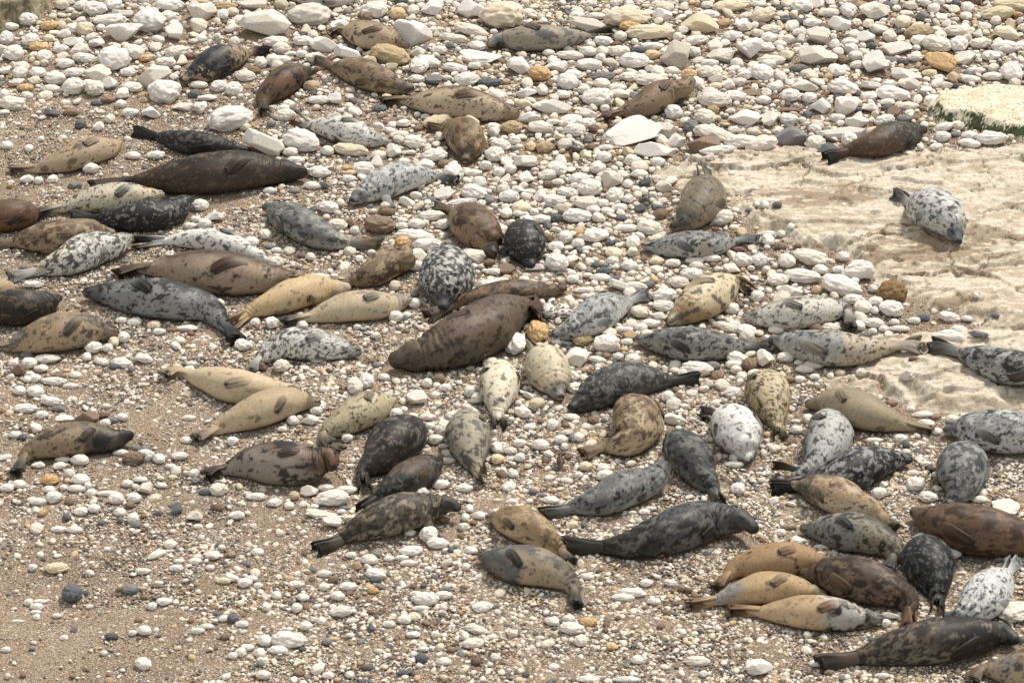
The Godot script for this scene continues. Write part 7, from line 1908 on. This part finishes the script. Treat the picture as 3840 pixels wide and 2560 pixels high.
	cobble("w", "r", -1.17, 6.34, 0.16, 0.12, 0.09, 0)
	cobble("w", "a", -1.07, 6.62, 0.16, 0.12, 0.09, 0)
	cobble("w", "r", -2.65, 7.43, 0.16, 0.12, 0.09, 0)
	cobble("w", "r", 0.44, 3.76, 0.21, 0.11, 0.08, -7)
	cobble("c", "r", 1.83, -2.04, 0.19, 0.14, 0.10, 0)
	cobble("w", "r", 5.34, 3.77, 0.20, 0.11, 0.08, 0)
	cobble("w", "r", 0.70, 1.87, 0.21, 0.11, 0.08, -13)
	cobble("w", "r", -5.89, 1.25, 0.16, 0.14, 0.11, 0)
	cobble("w", "r", 1.06, 3.12, 0.16, 0.14, 0.10, 0)
	cobble("w", "r", 2.58, 2.98, 0.22, 0.10, 0.07, 0)
	cobble("w", "r", -2.24, 6.43, 0.15, 0.12, 0.09, 0)
	cobble("w", "r", -0.17, -4.56, 0.16, 0.17, 0.13, 0)
	cobble("w", "a", 1.51, -3.74, 0.16, 0.17, 0.13, 0)
	cobble("w", "r", -3.64, -0.89, 0.15, 0.16, 0.12, 0)
	cobble("w", "r", -4.10, 2.87, 0.14, 0.15, 0.11, 0)
	cobble("w", "r", -4.29, 4.25, 0.14, 0.15, 0.11, 26)
	cobble("w", "r", 4.75, -0.25, 0.26, 0.09, 0.07, 0)
	cobble("w", "r", 5.38, 3.64, 0.12, 0.17, 0.10, 0)
	cobble("w", "r", 0.78, 2.38, 0.14, 0.15, 0.11, 0)
	cobble("w", "r", -5.03, -4.99, 0.20, 0.14, 0.10, 0)
	cobble("w", "r", 3.53, -9.92, 0.23, 0.13, 0.10, 0)
	cobble("w", "r", 5.11, -6.65, 0.22, 0.13, 0.09, 0)
	cobble("w", "r", -5.80, 3.51, 0.17, 0.12, 0.09, 0)
	cobble("w", "r", -4.94, 4.42, 0.19, 0.10, 0.08, 0)
	cobble("w", "r", -2.14, 3.51, 0.19, 0.11, 0.08, 0)
	cobble("w", "r", -0.73, 7.13, 0.16, 0.11, 0.08, 7)
	cobble("w", "r", -0.24, -1.74, 0.21, 0.12, 0.09, 0)
	cobble("w", "r", -1.00, 1.83, 0.19, 0.11, 0.08, 0)
	cobble("w", "r", 0.09, 2.50, 0.17, 0.12, 0.09, 0)
	cobble("w", "r", -6.75, -5.35, 0.18, 0.15, 0.11, 0)
	cobble("w", "r", -3.04, -6.59, 0.18, 0.15, 0.11, 0)
	cobble("w", "r", -0.25, -5.89, 0.18, 0.15, 0.11, 0)
	cobble("w", "r", 0.41, -6.96, 0.16, 0.23, 0.14, 0)
	cobble("w", "r", -4.75, 4.03, 0.15, 0.13, 0.09, 0)
	cobble("w", "r", -3.83, 4.76, 0.15, 0.13, 0.09, 0)
	cobble("w", "r", -1.15, 5.12, 0.20, 0.09, 0.07, 0)
	cobble("w", "r", 1.34, 7.13, 0.14, 0.12, 0.09, 0)
	cobble("c", "r", 0.85, 3.05, 0.16, 0.13, 0.10, 0)
	cobble("w", "r", -0.80, 1.20, 0.16, 0.13, 0.10, 0)
	cobble("w", "r", 0.76, -1.53, 0.17, 0.14, 0.10, 0)
	cobble("w", "r", 3.44, -0.26, 0.22, 0.10, 0.08, 0)
	cobble("w", "r", 4.55, 2.42, 0.16, 0.13, 0.10, 0)
	cobble("w", "r", 3.34, 2.22, 0.16, 0.13, 0.10, 0)
	cobble("w", "r", 3.20, 4.68, 0.15, 0.13, 0.09, 0)
	cobble("w", "r", -2.32, 1.79, 0.16, 0.13, 0.10, 0)
	cobble("w", "r", 1.52, -4.21, 0.14, 0.18, 0.11, 0)
	cobble("w", "r", -2.71, 6.98, 0.12, 0.14, 0.10, 0)
	cobble("w", "r", -2.59, 2.02, 0.13, 0.15, 0.11, 0)
	cobble("w", "r", -2.92, 6.95, 0.13, 0.13, 0.10, 0)
	cobble("c", "r", -3.59, -5.86, 0.17, 0.15, 0.11, 0)
	cobble("w", "r", 5.20, 1.93, 0.15, 0.13, 0.10, 0)
	cobble("c", "r", 2.79, -7.13, 0.20, 0.13, 0.09, 0)
	cobble("w", "r", -4.97, 0.55, 0.19, 0.11, 0.08, -26)
	cobble("w", "r", -5.82, 2.36, 0.17, 0.11, 0.08, 0)
	cobble("w", "r", -2.94, 6.35, 0.16, 0.10, 0.07, 0)
	cobble("w", "r", -3.73, 5.27, 0.17, 0.10, 0.08, 0)
	cobble("w", "r", -2.18, 3.82, 0.17, 0.11, 0.08, 0)
	cobble("w", "r", -2.08, 5.32, 0.17, 0.10, 0.08, 0)
	cobble("w", "a", -1.75, 6.35, 0.16, 0.10, 0.07, 0)
	cobble("w", "r", 0.62, -0.80, 0.18, 0.12, 0.09, 0)
	cobble("w", "r", -5.55, 1.89, 0.16, 0.12, 0.09, 0)
	cobble("w", "r", -4.56, 2.71, 0.19, 0.10, 0.07, 0)
	cobble("w", "a", -5.48, 3.03, 0.19, 0.10, 0.07, 0)
	cobble("w", "r", -5.12, 4.40, 0.19, 0.09, 0.07, 0)
	cobble("c", "r", -3.19, 5.50, 0.18, 0.09, 0.07, 0)
	cobble("w", "r", -2.85, 4.90, 0.15, 0.11, 0.08, 0)
	cobble("w", "r", -4.09, 5.33, 0.18, 0.09, 0.07, 0)
	cobble("w", "r", 0.82, 5.41, 0.18, 0.09, 0.07, 0)
	cobble("w", "r", 1.49, 5.54, 0.15, 0.11, 0.08, 0)
	cobble("w", "r", -0.74, 2.85, 0.19, 0.10, 0.07, 0)
	cobble("w", "r", 2.58, 2.85, 0.12, 0.15, 0.10, 0)
	cobble("w", "r", 2.76, 0.94, 0.13, 0.16, 0.10, 0)
	cobble("w", "r", 3.90, 2.66, 0.12, 0.15, 0.10, 0)
	cobble("w", "r", -2.35, 6.07, 0.12, 0.13, 0.10, 0)
	cobble("w", "r", -1.02, 1.10, 0.13, 0.14, 0.11, 0)
	cobble("w", "r", -5.33, -6.63, 0.16, 0.15, 0.11, 0)
	cobble("w", "r", -1.22, -4.13, 0.16, 0.15, 0.11, 0)
	cobble("c", "r", -4.86, 0.08, 0.13, 0.18, 0.11, 0)
	cobble("w", "r", -5.73, 0.92, 0.14, 0.13, 0.10, 0)
	cobble("w", "r", -3.27, 2.42, 0.14, 0.13, 0.10, 0)
	cobble("w", "r", -4.45, 4.11, 0.14, 0.13, 0.09, 0)
	cobble("w", "a", -3.67, 3.21, 0.14, 0.13, 0.10, 0)
	cobble("w", "r", -1.00, 6.09, 0.20, 0.08, 0.06, 0)
	cobble("w", "r", 2.74, -0.41, 0.15, 0.14, 0.10, 0)
	cobble("w", "r", 4.24, 2.45, 0.21, 0.09, 0.06, 0)
	cobble("w", "r", -2.27, 1.69, 0.13, 0.18, 0.10, 0)
	cobble("w", "r", -1.93, 2.41, 0.14, 0.13, 0.10, 0)
	cobble("w", "r", -5.21, 5.98, 0.16, 0.10, 0.08, -13)
	cobble("w", "r", -2.85, 6.83, 0.15, 0.10, 0.07, 0)
	cobble("w", "r", 2.33, -1.94, 0.18, 0.12, 0.09, 0)
	cobble("w", "r", -2.14, -4.30, 0.17, 0.13, 0.10, 0)
	cobble("w", "r", 4.11, -1.79, 0.16, 0.13, 0.10, 0)
	cobble("c", "a", -1.71, -6.79, 0.14, 0.16, 0.12, 0)
	cobble("w", "r", 3.49, 4.77, 0.22, 0.07, 0.05, 0)
	cobble("w", "r", -0.52, -7.79, 0.19, 0.13, 0.10, 0)
	cobble("w", "r", -3.16, -3.96, 0.19, 0.11, 0.08, 0)
	cobble("w", "r", 0.56, -6.02, 0.20, 0.11, 0.08, 0)
	cobble("w", "r", 0.60, -4.27, 0.18, 0.12, 0.09, 0)
	cobble("w", "r", 3.76, -8.58, 0.19, 0.13, 0.10, 0)
	cobble("w", "r", -4.92, 0.24, 0.14, 0.14, 0.10, 0)
	cobble("w", "r", -5.26, 0.82, 0.16, 0.11, 0.08, 0)
	cobble("w", "r", -5.24, 3.08, 0.16, 0.11, 0.08, 20)
	cobble("w", "r", -5.31, 3.57, 0.15, 0.11, 0.08, 0)
	cobble("w", "r", -3.41, 6.50, 0.16, 0.09, 0.07, 0)
	cobble("w", "r", -1.96, 7.39, 0.14, 0.10, 0.07, 0)
	cobble("w", "r", -2.58, -0.32, 0.14, 0.14, 0.10, 0)
	cobble("w", "r", 1.40, 0.11, 0.16, 0.11, 0.08, 0)
	cobble("w", "r", 4.95, -0.46, 0.17, 0.11, 0.08, 0)
	cobble("w", "r", 3.02, 4.48, 0.15, 0.10, 0.08, 0)
	cobble("w", "r", 0.09, 2.83, 0.13, 0.13, 0.10, 0)
	cobble("w", "r", -1.43, -4.86, 0.16, 0.14, 0.10, 0)
	cobble("w", "r", 1.25, -5.25, 0.22, 0.10, 0.07, 0)
	cobble("w", "r", -4.06, 0.08, 0.15, 0.12, 0.09, 0)
	cobble("w", "r", -5.29, 1.10, 0.20, 0.09, 0.07, 0)
	cobble("w", "r", -4.61, 1.89, 0.14, 0.12, 0.09, 0)
	cobble("w", "r", -4.80, 2.03, 0.14, 0.12, 0.09, 0)
	cobble("w", "r", -5.21, 2.92, 0.19, 0.09, 0.06, 0)
	cobble("w", "r", -2.07, 5.61, 0.13, 0.11, 0.08, 0)
	cobble("w", "r", 3.32, -3.49, 0.21, 0.10, 0.07, 0)
	cobble("w", "r", -0.51, 6.65, 0.10, 0.13, 0.09, 0)
	cobble("w", "r", 2.32, -8.73, 0.15, 0.16, 0.12, 0)
	cobble("w", "r", 1.23, -8.08, 0.15, 0.16, 0.11, 0)
	cobble("w", "r", 1.72, -4.00, 0.12, 0.17, 0.10, 0)
	cobble("w", "r", -3.16, -0.39, 0.13, 0.14, 0.10, 0)
	cobble("w", "r", -4.81, 3.66, 0.12, 0.13, 0.09, 0)
	cobble("w", "r", -2.59, 5.81, 0.11, 0.12, 0.09, 0)
	cobble("w", "r", -2.69, 6.03, 0.11, 0.12, 0.09, 0)
	cobble("w", "r", -2.02, -2.86, 0.13, 0.14, 0.11, 0)
	cobble("w", "r", 4.07, 6.36, 0.11, 0.12, 0.09, 0)
	cobble("w", "r", -1.17, 1.86, 0.12, 0.13, 0.10, 0)
	cobble("w", "r", -2.93, -8.16, 0.16, 0.14, 0.11, 0)
	cobble("w", "r", -0.37, 4.14, 0.13, 0.12, 0.09, 0)
	cobble("w", "r", 0.01, 3.17, 0.13, 0.12, 0.09, 0)
	cobble("w", "r", 0.22, -4.00, 0.18, 0.11, 0.08, 0)
	cobble("w", "r", -4.13, -3.02, 0.17, 0.11, 0.08, 0)
	cobble("w", "r", -4.32, -0.17, 0.16, 0.10, 0.08, 0)
	cobble("w", "r", -3.53, 5.10, 0.15, 0.09, 0.07, 0)
	cobble("w", "r", -2.89, 5.45, 0.15, 0.09, 0.07, 0)
	cobble("c", "r", -1.84, 4.20, 0.15, 0.09, 0.07, 0)
	cobble("w", "r", -1.34, 6.42, 0.15, 0.09, 0.07, 0)
	cobble("w", "r", 1.56, 5.90, 0.15, 0.09, 0.07, 0)
	cobble("w", "r", 0.56, 0.05, 0.16, 0.10, 0.08, 0)
	cobble("w", "r", 3.25, 7.15, 0.14, 0.09, 0.07, 0)
	cobble("w", "r", 0.21, 2.15, 0.16, 0.10, 0.07, 0)
	cobble("w", "r", 0.51, -8.19, 0.17, 0.13, 0.10, 0)
	cobble("w", "r", -5.89, 2.84, 0.18, 0.09, 0.06, 26)
	cobble("w", "r", -4.42, 3.43, 0.14, 0.11, 0.08, 0)
	cobble("w", "r", -4.28, 3.34, 0.17, 0.09, 0.06, 0)
	cobble("w", "r", -3.82, 2.38, 0.14, 0.11, 0.08, 0)
	cobble("w", "r", -3.32, 6.41, 0.16, 0.08, 0.06, 0)
	cobble("w", "r", -1.15, 4.52, 0.13, 0.10, 0.08, 0)
	cobble("w", "r", -1.54, 0.96, 0.14, 0.11, 0.08, 0)
	cobble("w", "r", 3.28, -2.77, 0.19, 0.10, 0.07, 0)
	cobble("w", "r", -0.03, 2.67, 0.14, 0.11, 0.08, 0)
	cobble("w", "r", 4.51, -1.27, 0.12, 0.14, 0.10, 0)
	cobble("w", "r", 1.29, 0.48, 0.13, 0.12, 0.09, 0)
	cobble("w", "r", 4.29, -1.50, 0.13, 0.13, 0.09, 0)
	cobble("w", "r", -3.82, 1.86, 0.17, 0.09, 0.07, 0)
	cobble("w", "r", -1.23, 5.01, 0.16, 0.08, 0.06, 0)
	cobble("w", "r", -0.00, 3.80, 0.16, 0.08, 0.06, 0)
	cobble("w", "r", 0.45, 7.17, 0.12, 0.10, 0.07, 0)
	cobble("w", "r", -5.16, 0.43, 0.11, 0.14, 0.09, 0)
	cobble("w", "r", -2.07, 6.32, 0.10, 0.12, 0.08, 0)
	cobble("w", "r", -0.53, 4.18, 0.10, 0.13, 0.08, 0)
	cobble("w", "r", -0.49, 3.98, 0.10, 0.13, 0.08, 0)
	cobble("w", "r", 4.48, -0.66, 0.11, 0.14, 0.09, 0)
	cobble("w", "r", 3.26, -3.33, 0.12, 0.14, 0.10, 0)
	cobble("w", "r", 3.79, 5.03, 0.20, 0.06, 0.05, 0)
	cobble("w", "r", -4.81, -0.45, 0.15, 0.10, 0.08, 0)
	cobble("w", "r", -1.80, 4.92, 0.13, 0.09, 0.07, 0)
	cobble("w", "r", -1.06, 5.75, 0.15, 0.08, 0.06, 0)
	cobble("w", "r", 1.33, -0.20, 0.15, 0.10, 0.08, 0)
	cobble("w", "r", 3.48, 0.58, 0.14, 0.10, 0.07, 0)
	cobble("w", "r", 4.63, 3.20, 0.16, 0.09, 0.06, 0)
	cobble("w", "r", -3.94, 6.03, 0.11, 0.11, 0.08, 26)
	cobble("w", "r", -2.56, -2.19, 0.12, 0.13, 0.10, 0)
	cobble("w", "r", -0.96, 2.06, 0.11, 0.12, 0.09, 0)
	cobble("w", "r", -6.03, 0.57, 0.13, 0.11, 0.08, 0)
	cobble("w", "r", -5.31, 5.89, 0.11, 0.10, 0.08, 0)
	cobble("w", "r", -5.18, 5.86, 0.16, 0.07, 0.05, 0)
	cobble("w", "r", -3.00, 7.00, 0.11, 0.10, 0.07, 0)
	cobble("w", "r", 1.42, -0.18, 0.13, 0.11, 0.08, 0)
	cobble("w", "r", 3.45, -2.76, 0.13, 0.12, 0.09, 0)
	cobble("w", "r", 4.56, -0.25, 0.13, 0.11, 0.08, 0)
	cobble("w", "r", 3.46, 0.98, 0.13, 0.11, 0.08, 0)
	cobble("w", "r", 4.99, 2.19, 0.12, 0.11, 0.08, 0)
	cobble("w", "r", -6.21, -4.30, 0.12, 0.13, 0.10, 0)
	cobble("w", "r", -1.62, -5.99, 0.13, 0.13, 0.09, 0)
	cobble("w", "r", -1.30, -0.67, 0.12, 0.11, 0.08, 0)
	cobble("w", "r", -5.82, 0.81, 0.14, 0.09, 0.07, 0)
	cobble("w", "r", -0.50, -1.91, 0.15, 0.09, 0.07, 0)
	cobble("w", "r", 0.92, -1.10, 0.15, 0.09, 0.07, 0)
	cobble("w", "r", 5.60, -0.47, 0.15, 0.09, 0.07, -13)
	cobble("w", "r", 4.80, 2.96, 0.14, 0.09, 0.06, 0)
	cobble("w", "r", 3.96, 7.43, 0.13, 0.08, 0.06, 0)
	cobble("w", "r", -4.08, -3.19, 0.13, 0.11, 0.08, 0)
	cobble("w", "r", -3.14, 6.26, 0.12, 0.09, 0.07, 26)
	cobble("w", "r", -1.41, -3.17, 0.13, 0.11, 0.08, 0)
	cobble("w", "r", -2.36, 0.50, 0.16, 0.08, 0.06, 0)
	cobble("w", "r", 4.70, -0.39, 0.13, 0.10, 0.08, 0)
	cobble("w", "r", 3.64, 0.92, 0.13, 0.10, 0.07, 0)
	cobble("c", "r", 3.95, 0.83, 0.13, 0.10, 0.07, 0)
	cobble("w", "r", -6.43, -5.24, 0.11, 0.15, 0.09, 0)
	cobble("c", "r", 6.68, -5.57, 0.12, 0.12, 0.09, 0)
	cobble("w", "r", -5.83, 0.95, 0.11, 0.11, 0.08, 0)
	cobble("w", "r", -5.33, 5.20, 0.10, 0.10, 0.08, 0)
	cobble("w", "r", -1.73, 7.39, 0.10, 0.10, 0.07, 0)
	cobble("w", "r", -0.51, 5.24, 0.10, 0.10, 0.08, 0)
	cobble("w", "r", 0.77, 3.22, 0.10, 0.11, 0.08, 0)
	cobble("w", "r", -4.03, 3.45, 0.13, 0.09, 0.06, 0)
	cobble("w", "r", -1.37, 5.02, 0.12, 0.08, 0.06, 0)
	cobble("w", "r", -3.00, -2.38, 0.14, 0.09, 0.07, 0)
	cobble("w", "r", -2.80, 5.60, 0.11, 0.09, 0.07, 0)
	cobble("w", "r", 4.42, -0.20, 0.12, 0.10, 0.08, 0)
	cobble("c", "r", 4.14, 2.09, 0.11, 0.10, 0.07, 0)
	cobble("w", "r", -1.17, -6.21, 0.14, 0.10, 0.07, 0)
	cobble("w", "r", -3.87, 0.63, 0.14, 0.08, 0.06, 0)
	cobble("w", "r", -5.45, 6.89, 0.11, 0.08, 0.06, 0)
	cobble("w", "r", 1.58, 3.95, 0.14, 0.07, 0.05, 0)
	cobble("w", "r", 3.46, 4.92, 0.13, 0.07, 0.05, 0)
	cobble("w", "r", -2.70, 2.17, 0.12, 0.09, 0.06, 0)
	cobble("w", "r", -4.87, 3.49, 0.09, 0.11, 0.08, 0)
	cobble("w", "r", 3.83, 0.89, 0.09, 0.12, 0.07, 0)
	cobble("w", "r", 1.75, 2.90, 0.10, 0.10, 0.07, 0)
	cobble("w", "r", -3.71, 5.09, 0.12, 0.07, 0.05, 0)
	cobble("w", "r", -0.80, 2.52, 0.13, 0.08, 0.06, 0)
	cobble("w", "r", 2.88, -3.41, 0.13, 0.10, 0.07, 0)
	cobble("w", "r", -4.85, 6.62, 0.10, 0.08, 0.06, 0)
	cobble("w", "r", 4.73, 1.68, 0.12, 0.09, 0.07, 0)
	cobble("w", "r", -5.19, 6.18, 0.08, 0.10, 0.07, 0)
	cobble("w", "r", -1.28, 1.67, 0.09, 0.11, 0.07, 0)
	cobble("w", "r", -4.97, 6.16, 0.11, 0.07, 0.05, 0)
	cobble("w", "r", -5.21, 6.07, 0.13, 0.06, 0.05, 0)
	cobble("w", "r", -4.11, 6.56, 0.10, 0.08, 0.06, 0)
	cobble("w", "r", -2.25, 3.92, 0.10, 0.08, 0.06, 0)
	cobble("w", "r", 5.53, 5.04, 0.10, 0.08, 0.06, 0)
	cobble("c", "r", 1.68, 1.52, 0.14, 0.07, 0.05, 0)
	cobble("w", "r", -1.94, 4.03, 0.11, 0.07, 0.05, 0)
	cobble("w", "r", -5.39, 6.25, 0.15, 0.05, 0.04, 0)
	cobble("w", "r", 3.57, -2.79, 0.09, 0.12, 0.07, 0)
	cobble("w", "r", 3.16, -3.43, 0.09, 0.11, 0.07, 0)
	cobble("w", "r", -6.31, -5.56, 0.10, 0.10, 0.07, 0)
	cobble("w", "r", 1.32, 6.09, 0.08, 0.08, 0.06, 0)
	cobble("w", "r", -0.88, 1.56, 0.09, 0.09, 0.07, 0)
	cobble("w", "r", 4.56, 0.84, 0.10, 0.08, 0.06, 0)
	cobble("w", "r", 1.37, 4.03, 0.10, 0.06, 0.05, 0)
	cobble("w", "r", -0.85, 5.00, 0.07, 0.09, 0.06, 0)
	cobble("w", "r", 5.74, -0.85, 0.08, 0.09, 0.07, 0)
	cobble("g", "r", -0.87, -8.48, 0.13, 0.13, 0.10, 0)
	cobble("g", "r", -3.24, -5.97, 0.12, 0.13, 0.09, 0)
	cobble("b", "r", -4.16, -0.24, 0.18, 0.07, 0.05, 0)
	cobble("d", "r", -5.05, 4.17, 0.10, 0.11, 0.08, 0)
	cobble("b", "r", 1.14, 0.44, 0.11, 0.11, 0.08, 0)
	cobble("y", "r", 1.78, -1.53, 0.11, 0.12, 0.09, 0)
	cobble("g", "r", 3.77, 2.93, 0.10, 0.11, 0.08, 0)
	cobble("y", "r", -2.13, -4.51, 0.15, 0.10, 0.07, 0)
	cobble("d", "r", 3.42, -3.32, 0.13, 0.11, 0.08, 0)
	cobble("g", "r", -2.85, -3.97, 0.16, 0.08, 0.06, 0)
	cobble("d", "r", 3.88, -9.36, 0.17, 0.09, 0.07, 0)
	cobble("d", "r", 4.73, -6.94, 0.14, 0.10, 0.08, 0)
	cobble("d", "r", 4.70, -6.43, 0.14, 0.10, 0.07, 0)
	cobble("d", "a", -4.02, 4.11, 0.12, 0.08, 0.06, 0)
	cobble("b", "r", -4.30, 5.67, 0.12, 0.08, 0.06, 0)
	cobble("g", "r", -1.52, 4.93, 0.12, 0.08, 0.06, 0)
	cobble("b", "r", -0.65, 6.90, 0.11, 0.08, 0.06, 0)
	cobble("g", "r", 0.68, 0.10, 0.13, 0.09, 0.07, 0)
	cobble("b", "r", 3.33, 0.99, 0.13, 0.09, 0.07, 0)
	cobble("b", "r", 3.39, 7.30, 0.13, 0.07, 0.05, 0)
	cobble("d", "r", 4.61, 2.53, 0.09, 0.12, 0.07, 0)
	cobble("g", "r", 0.47, -3.54, 0.12, 0.11, 0.08, 0)
	cobble("b", "r", 1.87, 5.66, 0.10, 0.09, 0.07, 0)
	cobble("g", "r", -1.21, -1.18, 0.09, 0.12, 0.08, 0)
	cobble("d", "r", -5.73, 2.41, 0.10, 0.10, 0.07, 0)
	cobble("g", "r", -4.29, 2.62, 0.12, 0.08, 0.06, 0)
	cobble("g", "r", -2.35, -9.65, 0.13, 0.11, 0.08, 0)
	cobble("g", "r", -1.90, 3.95, 0.14, 0.06, 0.05, 0)
	cobble("y", "r", -1.93, 6.68, 0.13, 0.06, 0.04, 0)
	cobble("d", "r", 0.24, 3.57, 0.10, 0.09, 0.06, 0)
	cobble("d", "r", 1.25, -2.52, 0.11, 0.09, 0.07, 0)
	cobble("R", "a", 4.83, 0.69, 0.14, 0.07, 0.05, 0)
	cobble("g", "r", 5.43, 5.04, 0.10, 0.08, 0.06, 0)
	cobble("b", "r", 5.64, 5.12, 0.08, 0.09, 0.07, 0)
	cobble("g", "r", -1.64, 0.65, 0.10, 0.09, 0.07, 0)
	cobble("g", "r", -4.41, 2.60, 0.10, 0.08, 0.06, 0)
	cobble("b", "r", -1.69, 0.54, 0.11, 0.08, 0.06, 0)
	cobble("g", "r", 1.16, -1.93, 0.11, 0.08, 0.06, 0)
	cobble("g", "r", -3.09, -5.91, 0.16, 0.06, 0.05, 0)
	cobble("b", "r", -1.30, -0.27, 0.09, 0.09, 0.07, 0)
	cobble("d", "r", 3.07, -3.32, 0.12, 0.07, 0.05, 0)
	cobble("g", "r", 0.34, 3.64, 0.10, 0.06, 0.05, 0)
	cobble("y", "r", 1.36, 0.28, 0.11, 0.07, 0.05, 0)
	cobble("d", "r", 5.94, -0.41, 0.11, 0.07, 0.05, 0)
	cobble("b", "r", 5.01, 1.86, 0.11, 0.07, 0.05, 0)
	cobble("d", "r", -0.68, 4.85, 0.08, 0.08, 0.06, 0)
	cobble("b", "r", -4.41, 2.96, 0.12, 0.05, 0.04, 0)
	cobble("y", "r", 0.48, 3.53, 0.08, 0.07, 0.06, 0)
	cobble("b", "r", -5.30, -0.78, 0.07, 0.08, 0.06, 0)
	cobble("R", "r", 4.94, 1.77, 0.09, 0.06, 0.04, 0)
	cobble("g", "r", 5.85, -0.45, 0.07, 0.07, 0.05, 0)
	strew()
	lay_loose()
